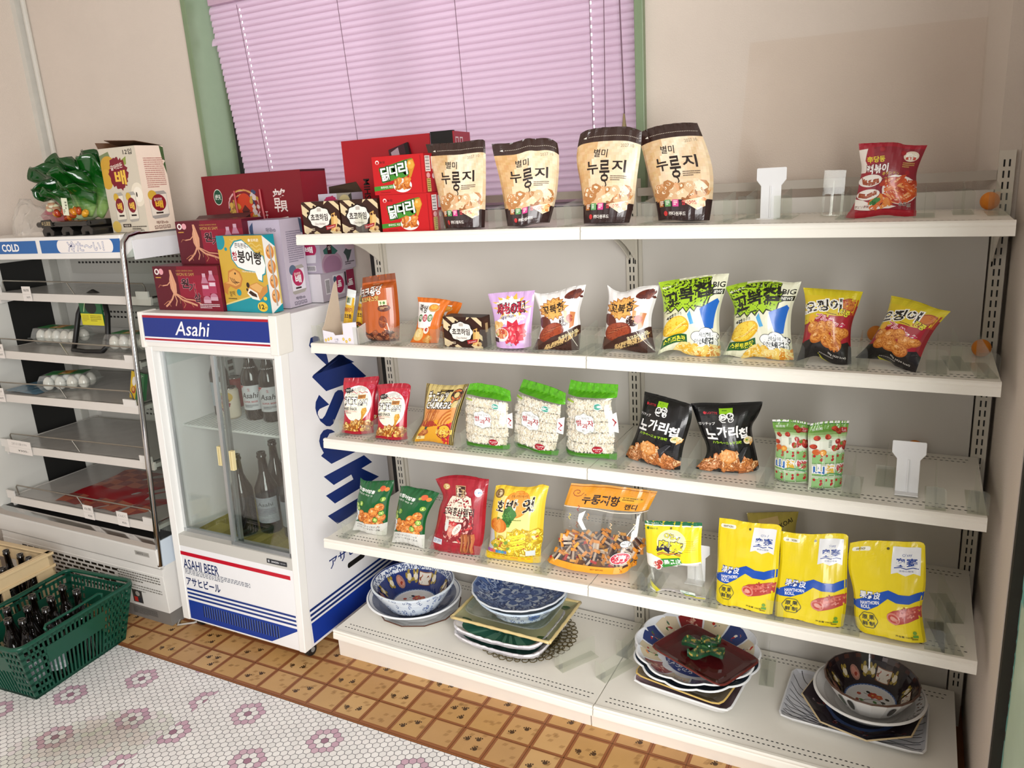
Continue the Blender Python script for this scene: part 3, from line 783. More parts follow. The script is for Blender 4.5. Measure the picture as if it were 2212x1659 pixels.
    a = Art(6); a.rect(0, 0, 100, 100, 'c6c3ba'); a.lines(3, 8, 24, 90, 4, '8c8880', 1); a.lines(28, 8, 60, 90, 4, '77746c', 2); a.lines(64, 8, 97, 90, 4, '8c8880', 4); a.place(mb, plane_fn((-1.56, .0285, 1.385), (.62, 0, 0), (0, 0, -.05)))
    done(mb, 'back_duct', PAINT)
    # shelves
    wire = mat('zinc_wire', 'a39f96', .3, .9)
    for i, (y, zl, zr, xr, xl) in enumerate(((-.30, 1.217, 1.211, -.775, -1.70), (-.385, .997, .996, -.785, -1.66), (-.42, .824, .842, -.79, -1.67), (-.41, .598, .626, -.775, -1.70), (-.445, .384, .396, -.775, -1.68))):
        mb = MB(); mb.hexa([(xl, y, zl - .020), (xr, y, zr - .020), (xr, .01, zr - .024), (xl, .01, zl - .024), (xl, y, zl - .005), (xr, y, zr - .005), (xr, .01, zr - .008), (xl, .01, zl - .008)], 'b9b6ae')
        mb.hexa([(xl, y - .010, zl - .028), (xr, y - .010, zr - .028), (xr, y, zr - .026), (xl, y, zl - .026), (xl, y - .006, zl + .002), (xr, y - .006, zr + .002), (xr, y, zr + .002), (xl, y, zl + .002)], 'd6d1ca')
        mb.hexa([(xl - .004, y, zl - .045), (xl + .004, y, zl - .045), (xl + .004, .01, zl - .02), (xl - .004, .01, zl - .02), (xl - .004, y, zl), (xl + .004, y, zl), (xl + .004, .01, zl - .004), (xl - .004, .01, zl - .004)], 'dcd8d2')
        mb.box((xl - .02, y - .008, zl - .008), (xl + .03, y - .002, zl + .026), 'dcd8d2'); mb.box((xr - .075, y - .008, zr - .006), (xr - .01, y - .002, zr + .022), 'dcd8d2')
        sh = done(mb, 'shelf', PAINT)
        mb = MB(); hh = .048; xm = (xl + xr) / 2 - .02
        mb.tube([(xl + .03, y + .012, zl), (xl + .03, y + .008, zl + hh - .008), (xl + .038, y + .008, zl + hh), (xr - .05, y + .008, zr + hh), (xr - .042, y + .008, zr + hh - .008), (xr - .04, y + .012, zr)], .0028, n=6)
        zm = (zl + zr) / 2; mb.tube([(xm + .03, y + .012, zm), (xm, y + .008, zm + hh)], .0025, n=6); done(mb, 'wire_fence', wire, sh)
        # crumpled clear liner sheet
        mb = MB(); N, K = 16, 6; rnd = random.Random(i)
        def P(a, b):
            x = xl + .02 + (xr - xl - .04) * a; return (x, y + .004 + (.0 - y - .03) * b, zl + (zr - zl) * a + .0005 + .003 * abs(noise.noise((a * 9, b * 4, i * 3.1))))
        for a in range(N):
            for b in range(K): mb.face([P(a / N, b / K), P((a + 1) / N, b / K), P((a + 1) / N, (b + 1) / K), P(a / N, (b + 1) / K)], 'aeaba6')
        done(mb, 'liner_sheet', mat('grey_plastic_sheet', None, .22, noise_amt=.05), sh)
        # handwritten price cards
        cards = {0: [(-1.515, .055, '麺類')], 1: [(-1.64, .058, '烏龍茶')], 2: [(-1.645, .06, 'キムチ')], 3: [(-1.66, .155, 'ごぼう さくら漬 カクテキ')], 4: [(-1.19, .06, '白菜'), (-.99, .062, 'にんにく')]}[i]
        for cx, cw, s in cards:
            mb = MB(); zc = zl + (zr - zl) * (cx - xl) / (xr - xl); a = Art(cw / .058); a.rect(0, 0, 100, 100, 'e8e2dc')
            a.text(s, 50, 26, 66, 18, '2e2c2c'); a.rect(0, 52, 100, 53, 'a8a29b'); a.text('¥300-' if i == 3 or i == 4 else '300円', 62, 74, 44, 15, '2e2c2c')
            mb.box((cx, y - .0125, zc - .028), (cx + cw, y - .0115, zc + .030), 'e8e2dc'); a.place(mb, plane_fn((cx, y - .0127, zc + .030), (cw, 0, 0), (0, 0, -.058)), None, .0002); done(mb, 'price_card', PRINT, sh)
    return t
cold_cabinet()
def egg_carton(loc, rot, label, n=5, back=True):
    t = thing('egg_carton', label, 'egg carton', loc, (0, 0, rot), 'clear egg cartons in the cooler')
    L = .048 * n
    for j in range(2):
        for k in range(n):
            mb = MB(); mb.lathe([(.001, 0), (.012, .003), (.0195, .014), (.021, .024), (.018, .038), (.010, .050), (.001, .054)], 14, (-L / 2 + .024 + .048 * k, -.024 + .048 * j, .006), rnd.choice(['f2efe9', 'efe9e0'])); mb.obj('egg', CERAM, t, smooth=True)
    mb = MB()
    def lobes(z0, z1, s0, s1):
        N = 40; rings = []
        for s, z in ((s0, z0), ((s0 + s1) / 2 * 1.02, (z0 + z1) / 2), (s1, z1)):
            g = []
            for q in range(N):
                a = 2 * pi * q / N; c, d = cos(a), sin(a); m = max(abs(c), abs(d)); x, y = c / m * (L / 2 + .004) * s, d / m * .052 * s
                y *= 1 + .04 * cos(2 * pi * x / .048) if abs(y) > .04 else 1; g.append((x, y, z))
            rings.append(g)
        for r in range(2):
            for q in range(N): mb.face([rings[r][q], rings[r][(q + 1) % N], rings[r + 1][(q + 1) % N], rings[r + 1][q]], 'fff')
        mb.face(rings[2], 'fff')
    lobes(.030, .068, 1.02, .88); lobes(.030, .001, 1.0, .82); mb.box((-L / 2 - .012, -.062, .029), (L / 2 + .012, .062, .0305), 'fff'); mb.obj('clear_shell', film('egg_carton_film', 'f2f4f2', .90, .08, .3), t)
    mb = MB(); mb.box((-L / 2 + .02, -.03, .0685), (L / 2 - .02, .03, .0692), '2f7a3c'); a = Art(3); a.rect(0, 0, 34, 100, '2c7a3d'); a.rect(34, 0, 66, 100, 'c8902f'); a.blobs(38, 20, 62, 80, 5, 6, 22, ['8a4a22', 'e8d9bb', 'd9a24a'], 4); a.rect(66, 0, 100, 100, '257038')
    a.place(mb, plane_fn((-L / 2 + .02, .03, .0693), (L - .04, 0, 0), (0, -.06, 0))); mb.obj('top_label', PRINT, t)
    return t
rnd = random.Random(4)
egg_carton((-1.455, -.225, .9995), .05, 'clear egg carton at the left of the second cooler shelf, below the sign')
egg_carton((-.985, -.25, .9995), .12, 'clear egg carton at the right of the second cooler shelf, beside the black ring pack', 4)
egg_carton((-1.345, -.305, .8345), .45, 'clear egg carton on the third cooler shelf, on the blue sheet', 4)
t = thing('ring_pack', 'black carry ring with a green and yellow card on the cooler shelf', 'package', (-1.17, -.30, .9945))
mb = MB(); pts = [(-.085, .03, .14), (-.098, 0, .03), (-.085, -.02, .006), (.0, -.03, .006), (.085, -.02, .008), (.10, 0, .03), (.088, .03, .14), (.055, .05, .205), (0, .05, .225), (-.055, .05, .205)]
mb.tube(pts, .010, '111', 8, closed=True); mb.obj('carry_ring', PLAST, t, smooth=True)
mb = MB(); mb.box((-.068, .028, .098), (.062, .034, .205), '1f5a33'); a = Art(1.25); a.rect(0, 0, 100, 58, '22603a'); a.ell(52, 34, 26, 24, '15191a'); a.stroke([(16, 52), (30, 14), (60, 2)], 3, 'c9d3a0'); a.rect(66, -2, 96, 14, 'd9a02c'); a.rect(0, 58, 100, 100, 'd8cf2e'); a.lines(6, 64, 36, 88, 5, 'a8992a', 2); a.lines(42, 64, 92, 88, 4, '8a8020', 4); a.place(mb, plane_fn((-.068, .0278, .205), (.13, 0, 0), (0, 0, -.107))); mb.obj('header_card', PRINT, t)
t = thing('egg_package_sleeve', 'yellow and green egg sleeve leaning at the right end of the third shelf', 'package', (-.885, -.36, .842), (-.25, 0, -.25))
mb = MB(); mb.box((-.055, 0, 0), (.055, .012, .10), '1f6f3c'); a = Art(1.1); a.rect(0, 0, 44, 100, 'e8c21e'); a.rect(44, 0, 100, 100, '1f7a42'); a.ell(26, 36, 14, 17, 'f4efe6'); a.ell(26, 68, 16, 13, 'b3421f'); a.ell(24, 66, 9, 8, 'e0b25a'); a.ell(58, 14, 7, 7, 'e9efe6'); a.lines(66, 8, 92, 20, 2, 'cfe0d0', 2); a.place(mb, plane_fn((-.055, -.0002, .10), (.11, 0, 0), (0, 0, -.10))); mb.obj('sleeve', PRINT, t)
def sheet(name, label, cat, x0, x1, y0, y1, z, cols, seed, hgt, m, lift=None):
    mb = MB(); N, K = 18, 9
    def P(a, b):
        x = x0 + (x1 - x0) * a; y = y0 + (y1 - y0) * b; return (x, y, z(x) + .002 + hgt * (abs(noise.noise((a * 5 + seed, b * 4, seed))) + .35 * abs(noise.noise((a * 14 + seed, b * 11, 2)))) + (lift(a, b) if lift else 0))
    for a in range(N):
        for b in range(K): mb.face([P(a / N, b / K), P((a + 1) / N, b / K), P((a + 1) / N, (b + 1) / K), P(a / N, (b + 1) / K)], cols(a / N, b / K))
    o = mb.obj(name, m, smooth=True, fix=True); return tag(o, label, cat)
sheet('cooling_mat', 'folded blue-grey sheet under the egg carton on the third shelf', 'sheet', -1.64, -1.42, -.405, -.20, lambda x: .831, lambda a, b: '5e8197', 3, .008, FILMP)
sheet('plastic_bag_sheet', 'red and clear plastic bag spread on the lowest cooler shelf', 'plastic bag', -1.42, -.80, -.425, -.06, lambda x: .388,
      lambda a, b: 'a3121f' if abs(b - .25 - .5 * a * a) < .12 + .2 * a else ('b56a52' if (a + b) % .2 < .1 else '8f4a44'), 7, .016, FILMP)

# ============================================================= floor: basket and crate
def lattice_basket():
    t = thing('shopping_basket', 'dark green plastic shopping basket full of empty bottles on the tiled floor', 'basket', (-.96, -.80, .0), (0, 0, radians(5)))
    G = '0e4a38'; M_ = mat('green_basket_plastic', '0e4a38', .34, spec=.5, noise_amt=.04)
    H = .215; bw, bl, tw, tl = .125, .178, .163, .222
    def corner(i, h):
        k = h / H; w, l = bw + (tw - bw) * k, bl + (tl - bl) * k
        return Vector(((-w, -l, h), (w, -l, h), (w, l, h), (-w, l, h))[i])
    for i in range(4):
        mb = MB(); j = (i + 1) % 4
        P = lambda a, h: corner(i, h) + (corner(j, h) - corner(i, h)) * a
        nrm = (P(1, 0) - P(0, 0)).cross(P(0, H) - P(0, 0)).normalized() * -.003
        def strip(a0, a1, h0, h1):
            q = [P(a0, h0), P(a1, h0), P(a1, h1), P(a0, h1)]
            mb.hexa([tuple(p) for p in (q[0], q[1], q[1] + nrm, q[0] + nrm, q[3], q[2], q[2] + nrm, q[3] + nrm)], G)
        long = i % 2 == 1; n = 24 if long else 17
        a0, a1 = (.20, .74) if long else (.25, .75)
        strip(0, .035, 0, H); strip(.965, 1, 0, H)
        for k in range(1, n):
            a = .035 + .93 * k / n; w = .0075 if long else .010
            if a0 < a < a1: strip(a - w, a + w, .012, .105); strip(a - w, a + w, .170, .205)
            else: strip(a - w, a + w, .012, .205)
        for h in ([.006, .034, .062, .090, .118, .146, .172, .200] if True else []):
            strip(0, a0, h - .0055, h + .0055); strip(a1, 1, h - .0055, h + .0055)
            if h < .03 or h > .19: strip(a0, a1, h - .0055, h + .0055)
        strip(0, 1, .0, .012); strip(a0, a1, .105, .168)
        mb.obj('lattice_side', M_, t)
    mb = MB(); mb.box((-bw, -bl, .0), (bw, bl, .005), G); mb.obj('base', M_, t)
    mb = MB(); pts = []
    for cx, cy, s in ((tw - .03, tl - .03, 0), (-tw + .03, tl - .03, 1), (-tw + .03, -tl + .03, 2), (tw - .03, -tl + .03, 3)):
        for k in range(6): a = s * pi / 2 + k / 5 * pi / 2; pts.append((cx + .034 * cos(a), cy + .034 * sin(a), H + .002))
    mb.tube(pts, .0075, G, 8, closed=True); mb.obj('rim', M_, t, smooth=True)
    for s in (1, -1):
        mb = MB(); x = s * (tw - .016); pts = [(x, -.062, H - .004), (x, -.062, H + .010), (x, -.05, H + .014)] if False else [(x, -.105, H - .006), (x - s * .004, -.11, H + .012), (x - s * .01, -.10, H + .016), (x - s * .012, 0, H + .012), (x - s * .01, .10, H + .016), (x - s * .004, .11, H + .012), (x, .105, H - .006)]
        mb.tube(pts, .0048, G, 8); mb.obj('carry_handle', M_, t, smooth=True)
    return t
lattice_basket()
BP = [(-.952, -.735, 'empty bottle in the basket, farthest in the middle row'), (-.915, -.80, 'empty bottle in the basket, second from the back in the middle row'), (-.866, -.850, 'empty bottle in the basket with a pale label, by the near long side'), (-.872, -.735, 'empty bottle standing alone at the right end of the basket'),
      (-.995, -.815, 'empty bottle in the basket, far row, left of the middle bottles'), (-.930, -.872, 'empty bottle in the basket, just left of the middle row'), (-.872, -.925, 'empty bottle in the basket by the near side, left of the pale label'),
      (-.915, -.945, 'empty bottle in the basket, second from its left end'), (-.990, -.905, 'empty bottle in the basket, far row at its left end')]
bproto = None
for i, (x, y, lab) in enumerate(BP):
    rz = 1.4 + .3 * i
    h = .258 if i != 3 else .24
    if i in (2, 6): bottle((x, y, .006), .255, .031, lab, 'empty bottles in the green basket', ('c9cdd2', plain_label()), parent_rot=1.0)
    elif bproto is None: bproto = bottle((x, y, .006), .258, .031, lab, 'empty bottles in the green basket')
    else: dup(bproto, lab, (x, y, .006), (0, 0, rz))
def crate():
    t = thing('beer_crate', 'beige plastic beer crate holding dark bottles, behind the green basket', 'crate', (-1.40, -.80, 0), (0, 0, radians(3)))
    C = 'd8bf95'; m = mat('beige_crate_plastic', None, .42, noise_amt=.05); H = .285; wx, wy = .20, .19
    for s, ax in ((1, 'x'), (-1, 'x'), (1, 'y'), (-1, 'y')):
        mb = MB()
        def bar(a0, a1, z0, z1, d0=0, d1=.012):
            if ax == 'x': mb.box((min(s * (wx - d0), s * (wx - d1)), a0, z0), (max(s * (wx - d0), s * (wx - d1)), a1, z1), C)
            else: mb.box((a0, min(s * (wy - d0), s * (wy - d1)), z0), (a1, max(s * (wy - d0), s * (wy - d1)), z1), C)
        L = wy if ax == 'x' else wx
        bar(-L, L, H - .055, H, 0, .02); bar(-L - .004, L + .004, H - .012, H - .002, -.006, .02); bar(-L - .002, L + .002, H - .062, H - .052, -.006, .012); bar(-L, L, 0, .10); bar(-L, -L + .07, .10, H - .055); bar(L - .07, L, .10, H - .055); bar(-.012, .012, .1, H - .055)
        mb.obj('side_wall', m, t, bevel=.002)
    mb = MB(); mb.box((-wx, -wy, 0), (wx, wy, .01), C)
    for k in (-.095, 0, .095): mb.box((k - .002, -wy, .01), (k + .002, wy, .12), C); mb.box((-wx, k - .002, .01), (wx, k + .002, .12), C)
    mb.obj('bottle_grid', m, t)
crate()
for k, (x, y, lab) in enumerate([(-1.40, -.66, 'brown bottle in the beige crate, back row left'), (-1.31, -.66, 'brown bottle in the beige crate, back row middle'), (-1.25, -.665, 'brown bottle in the beige crate, back right corner'), (-1.26, -.755, 'brown bottle in the beige crate, second row by the right wall'), (-1.35, -.75, 'brown bottle in the beige crate, second row left'),
                                 (-1.26, -.845, 'brown bottle in the beige crate, third row seen through the side opening')]):
    dup(bproto, lab, (x, y, .012), (0, 0, k), 'brown bottles in the beige crate').scale = (.95, .95, 1.06 if k < 4 else 1.0)
# power cord on the floor
mb = MB(); mb.tube([(-.80, -.40, .006), (-.77, -.43, .006), (-.735, -.475, .006), (-.69, -.44, .006), (-.66, -.36, .006)], .004, 'b9b4ac', 8)
tag(mb.obj('power_cord', PLAST, smooth=True), 'pale grey power cord on the floor between cooler and beer fridge', 'cord')
# ============================================================= bagged snacks: foot position, lean, turn, outline in mm (top, right, bottom, left)
BAGS = {
'n1':((0.567,-0.327,1.4198),8,3,[(-132,227),(-74,226),(-32,224),(9,227),(42,228),(47,223)],[(47,223),(49,196),(49,126),(47,55),(44,1)],[(-72,1),(-14,0),(44,1)],[(-132,227),(-122,197),(-106,134),(-90,75),(-72,1)]),
'n2':((0.744,-0.306,1.4198),8,22,[(-97,214),(-59,213),(-34,214),(-5,223),(16,219),(41,221),(61,215),(72,205)],[(72,205),(75,188),(75,150),(67,83),(58,49),(44,7)],[(-66,4),(-23,0),(-5,7),(44,7)],[(-97,214),(-93,185),(-76,105),(-66,4)]),
'n3':((0.950,-0.292,1.4194),8,4,[(-78,221),(-66,229),(-26,233),(33,231),(54,227),(78,216)],[(78,216),(76,169),(69,120),(64,71),(60,38),(50,0)],[(-68,1),(1,0),(50,0)],[(-78,221),(-85,193),(-89,157),(-78,105),(-70,57),(-68,1)]),
'n4':((1.134,-0.260,1.4174),8,-2,[(-130,214),(-102,225),(-60,231),(-9,231),(18,227)],[(18,227),(29,203),(47,161),(62,112),(63,51),(57,0)],[(-70,2),(-35,3),(-7,0),(57,0)],[(-130,214),(-114,165),(-98,104),(-84,64),(-76,37),(-70,2)]),
'topokki':((1.560,-0.233,1.4128),8,2,[(-53,162),(-4,161),(26,159),(36,153),(60,150),(82,149)],[(82,149),(72,121),(64,93),(66,70),(67,41),(69,1)],[(-71,2),(-44,0),(7,8),(37,2),(69,1)],[(-53,162),(-49,134),(-42,107),(-48,75),(-51,40),(-71,2)]),
'frog':((0.236,-0.305,1.0946),6,5,[(-72,190),(-23,197),(40,203)],[(40,203),(44,166),(47,116),(49,59),(44,4)],[(-78,3),(-12,0),(44,4)],[(-72,190),(-78,143),(-78,89),(-79,49),(-78,3)]),
'byeong1':((0.389,-0.308,1.0953),10,2,[(-39,134),(-13,132),(27,131),(72,125)],[(72,125),(56,99),(45,73),(39,39),(32,2)],[(-64,1),(-18,0),(32,2)],[(-39,134),(-34,109),(-34,83),(-41,45),(-50,22),(-64,1)]),
'byeong2':((0.386,-0.240,1.0953),10,-12,[(-43,114),(13,112),(56,114),(83,110)],[(83,110),(78,95),(64,76),(60,45),(57,4)],[(-54,3),(3,0),(57,4)],[(-43,114),(-47,73),(-50,38),(-54,3)]),
'shrimp':((0.689,-0.326,1.0966),8,4,[(-88,146),(-36,151),(18,153),(50,156)],[(50,156),(45,102),(39,48),(41,21),(39,6)],[(-63,6),(-46,0),(-6,0),(25,2),(39,6)],[(-88,146),(-75,101),(-65,46),(-63,6)]),
'choco1':((0.811,-0.323,1.0972),12,12,[(-69,155),(-49,149),(-5,155),(34,168),(71,172)],[(71,172),(62,135),(52,101),(57,67),(55,33),(53,2)],[(-74,2),(-24,5),(12,0),(53,2)],[(-69,155),(-53,103),(-49,68),(-57,34),(-74,2)]),
'choco2':((1.002,-0.304,1.0968),12,2,[(-70,172),(-50,158),(-26,152),(-3,161),(20,169),(67,172)],[(67,172),(61,140),(50,102),(49,73),(56,33),(64,4)],[(-80,5),(-49,10),(-10,7),(32,0),(64,4)],[(-70,172),(-64,139),(-69,100),(-70,54),(-80,5)]),
'corn1':((1.158,-0.308,1.0955),12,9,[(-83,182),(-51,187),(-15,192),(32,198),(86,201)],[(86,201),(81,171),(68,127),(64,96),(67,50),(70,1)],[(-82,2),(-64,13),(-31,18),(-11,5),(24,0),(70,1)],[(-83,182),(-74,158),(-69,125),(-68,73),(-71,37),(-82,2)]),
'corn2':((1.318,-0.295,1.0941),12,-3,[(-92,170),(-56,181),(-11,188),(23,189),(57,182),(83,186)],[(83,186),(76,158),(67,130),(65,99),(68,59),(79,4)],[(-87,5),(-70,7),(-37,0),(-10,10),(36,2),(79,4)],[(-92,170),(-80,149),(-66,122),(-67,94),(-64,58),(-87,5)]),
'squid1':((1.464,-0.305,1.0928),12,0,[(-56,174),(-22,172),(13,170),(37,169),(71,166)],[(71,166),(62,131),(52,96),(51,66),(57,3)],[(-61,4),(-19,22),(-2,12),(23,0),(57,3)],[(-56,174),(-48,145),(-47,109),(-47,62),(-52,31),(-61,4)]),
'squid2':((1.588,-0.294,1.0917),12,-34,[(-17,156),(16,154),(55,149),(94,139),(124,138)],[(124,138),(105,111),(92,83),(84,55),(80,32),(76,0)],[(-76,6),(-31,12),(6,16),(30,4),(76,0)],[(-17,156),(-17,123),(-25,92),(-41,54),(-55,31),(-76,6)]),
'coco1':((0.102,-0.303,0.7889),8,16,[(-50,177),(3,177),(38,180),(66,182)],[(66,182),(61,158),(49,119),(44,77),(37,2)],[(-70,1),(-52,5),(-19,0),(37,2)],[(-50,177),(-56,152),(-56,112),(-56,77),(-61,30),(-70,1)]),
'coco0':((0.070,-0.250,0.7886),8,-8,[(-79,152),(-19,158),(29,166),(69,172)],[(69,172),(61,137),(60,90),(61,67),(61,20)],[(-64,0),(-21,9),(13,11),(61,20)],[(-79,152),(-71,100),(-67,52),(-64,0)]),
'coco2':((0.245,-0.320,0.7902),8,12,[(-56,167),(-13,171),(37,173),(52,170),(56,163)],[(56,163),(50,126),(41,92),(38,52),(37,1)],[(-68,0),(-46,6),(-6,0),(37,1)],[(-56,167),(-52,136),(-56,90),(-59,33),(-68,0)]),
'churroz':((0.395,-0.327,0.7916),12,-0,[(-39,181),(-8,179),(39,179),(70,182),(108,189)],[(108,189),(92,143),(74,85),(65,45),(60,2)],[(-91,1),(-75,0),(-29,8),(14,5),(60,2)],[(-39,181),(-44,134),(-46,96),(-47,70),(-71,33),(-91,1)]),
'rice1':((0.579,-0.314,0.7933),6,2,[(-67,186),(-39,191),(-6,186),(19,186),(61,173)],[(61,173),(64,144),(66,110),(67,79),(65,44),(56,4)],[(-83,3),(-35,1),(35,0),(56,4)],[(-67,186),(-82,155),(-86,117),(-86,67),(-85,34),(-83,3)]),
'rice2':((0.730,-0.310,0.7947),6,-14,[(-63,205),(1,200),(42,195),(87,185)],[(87,185),(86,158),(83,100),(79,58),(63,7)],[(-90,6),(-75,3),(-36,9),(4,0),(63,7)],[(-63,205),(-86,159),(-94,128),(-97,73),(-96,29),(-90,6)]),
'rice3':((0.894,-0.310,0.7962),6,-5,[(-75,212),(-44,208),(4,209),(66,211)],[(66,211),(65,182),(57,167),(61,136),(70,88),(69,48),(65,7)],[(-85,7),(-78,0),(-17,1),(36,7),(65,7)],[(-75,212),(-87,157),(-91,132),(-87,91),(-88,49),(-85,7)]),
'nogari1':((1.062,-0.315,0.7961),12,-16,[(-52,191),(16,186),(89,178)],[(89,178),(95,146),(87,104),(77,62),(77,8)],[(-92,8),(-33,5),(16,1),(40,0),(77,8)],[(-52,191),(-54,133),(-60,93),(-73,55),(-92,8)]),
'nogari2':((1.250,-0.296,0.7958),12,15,[(-93,175),(-55,177),(-12,175),(41,178),(81,180)],[(81,180),(80,168),(68,140),(54,120),(57,92),(65,57),(74,9)],[(-84,9),(-55,5),(-6,0),(42,0),(74,9)],[(-93,175),(-82,143),(-69,102),(-52,65),(-57,35),(-84,9)]),
'hawcake1':((1.403,-0.316,0.7955),7,-2,[(-52,154),(-5,159),(35,154)],[(35,154),(31,128),(35,69),(38,7)],[(-44,6),(-24,0),(38,6)],[(-52,154),(-49,131),(-40,113),(-42,66),(-40,7)]),
'hawcake2':((1.481,-0.330,0.7954),7,26,[(-33,160),(5,165),(55,162)],[(55,162),(49,125),(42,84),(38,38),(36,0)],[(-41,2),(-14,2),(36,2)],[(-33,160),(-41,137),(-38,83),(-38,28),(-41,2)]),
'greensquid1':((0.143,-0.353,0.4664),10,4,[(-50,181),(-33,171),(11,176),(77,185)],[(77,185),(71,152),(57,119),(52,64),(47,6)],[(-82,4),(-54,10),(-23,1),(27,0),(47,6)],[(-50,181),(-52,145),(-62,114),(-62,77),(-69,36),(-82,4)]),
'greensquid2':((0.314,-0.386,0.4695),10,-2,[(-46,183),(-21,189),(10,185),(46,188),(97,183)],[(97,183),(77,150),(51,104),(45,62),(44,2)],[(-79,0),(-44,8),(-13,9),(44,2)],[(-46,183),(-55,136),(-62,94),(-69,44),(-79,0)]),
'ginseng':((0.477,-0.383,0.4725),8,3,[(-74,222),(-41,235),(3,243),(52,243),(81,239),(104,240)],[(104,240),(99,206),(93,148),(90,102),(84,54),(70,7)],[(-99,4),(-57,0),(-1,0),(40,4),(70,7)],[(-74,222),(-61,196),(-45,170),(-62,140),(-72,82),(-99,4)]),
'pumpkin':((0.665,-0.369,0.4760),8,4,[(-63,218),(-40,224),(-2,221),(51,225),(79,238),(100,233)],[(100,233),(90,195),(84,132),(82,90),(75,47),(75,8)],[(-100,5),(-91,0),(-17,3),(37,3),(75,8)],[(-63,218),(-73,174),(-80,125),(-81,77),(-88,33),(-100,5)]),
'candy':((0.893,-0.346,0.4802),10,6,[(-66,237),(-17,238),(32,241),(79,239),(126,237),(174,235)],[(174,235),(157,198),(146,172),(140,126),(130,85),(114,30)],[(-135,8),(-89,4),(-14,0),(60,2),(98,7),(114,30)],[(-66,237),(-87,173),(-96,128),(-82,89),(-110,49),(-135,8)]),
'osay':((1.151,-0.396,0.4806),8,-3,[(-102,188),(-30,198),(49,208)],[(49,208),(48,154),(51,107),(59,58),(67,10)],[(-82,10),(-66,0),(-38,13),(-1,12),(38,9),(67,10)],[(-102,188),(-98,129),(-90,66),(-80,31),(-82,10)]),
'roll1':((1.315,-0.396,0.4806),9,-10,[(-83,216),(-50,220),(-9,220),(30,226),(64,232),(72,225)],[(72,225),(71,154),(74,102),(69,60),(67,7)],[(-78,7),(-47,0),(-17,12),(16,9),(67,7)],[(-83,216),(-83,163),(-80,112),(-79,60),(-78,7)]),
'roll2':((1.466,-0.396,0.4807),9,4,[(-75,212),(-46,210),(-4,212),(43,221),(69,223),(74,217)],[(74,217),(75,135),(78,79),(77,36),(73,0)],[(-80,0),(-44,8),(-11,5),(28,0),(73,0)],[(-75,212),(-73,141),(-77,86),(-80,38),(-80,0)]),
'roll3':((1.641,-0.396,0.4807),9,-5,[(-102,202),(-75,214),(-30,222),(14,228),(46,235),(51,226)],[(51,226),(58,163),(60,120),(54,87),(62,45),(72,8)],[(-75,8),(-54,0),(-12,6),(33,3),(72,8)],[(-102,202),(-105,148),(-87,94),(-83,62),(-82,36),(-75,8)]),
}
def poly_at(c, k):
    """point at fraction k along a polyline (by length)"""
    L = [hypot(c[i + 1][0] - c[i][0], c[i + 1][1] - c[i][1]) for i in range(len(c) - 1)]; t = k * sum(L)
    for i, l in enumerate(L):
        if t <= l or i == len(L) - 1:
            q = min(1, t / l) if l else 0; return (c[i][0] + (c[i + 1][0] - c[i][0]) * q, c[i][1] + (c[i + 1][1] - c[i][1]) * q)
        t -= l
def smooth(c, it=2):
    for _ in range(it):
        r = [c[0]]
        for i in range(len(c) - 1):
            a, b = c[i], c[i + 1]
            if i > 0: r.append((a[0] * .75 + b[0] * .25, a[1] * .75 + b[1] * .25))
            if i < len(c) - 2: r.append((a[0] * .25 + b[0] * .75, a[1] * .25 + b[1] * .75))
        r.append(c[-1]); c = r
    return c
NU, NV = 26, 34
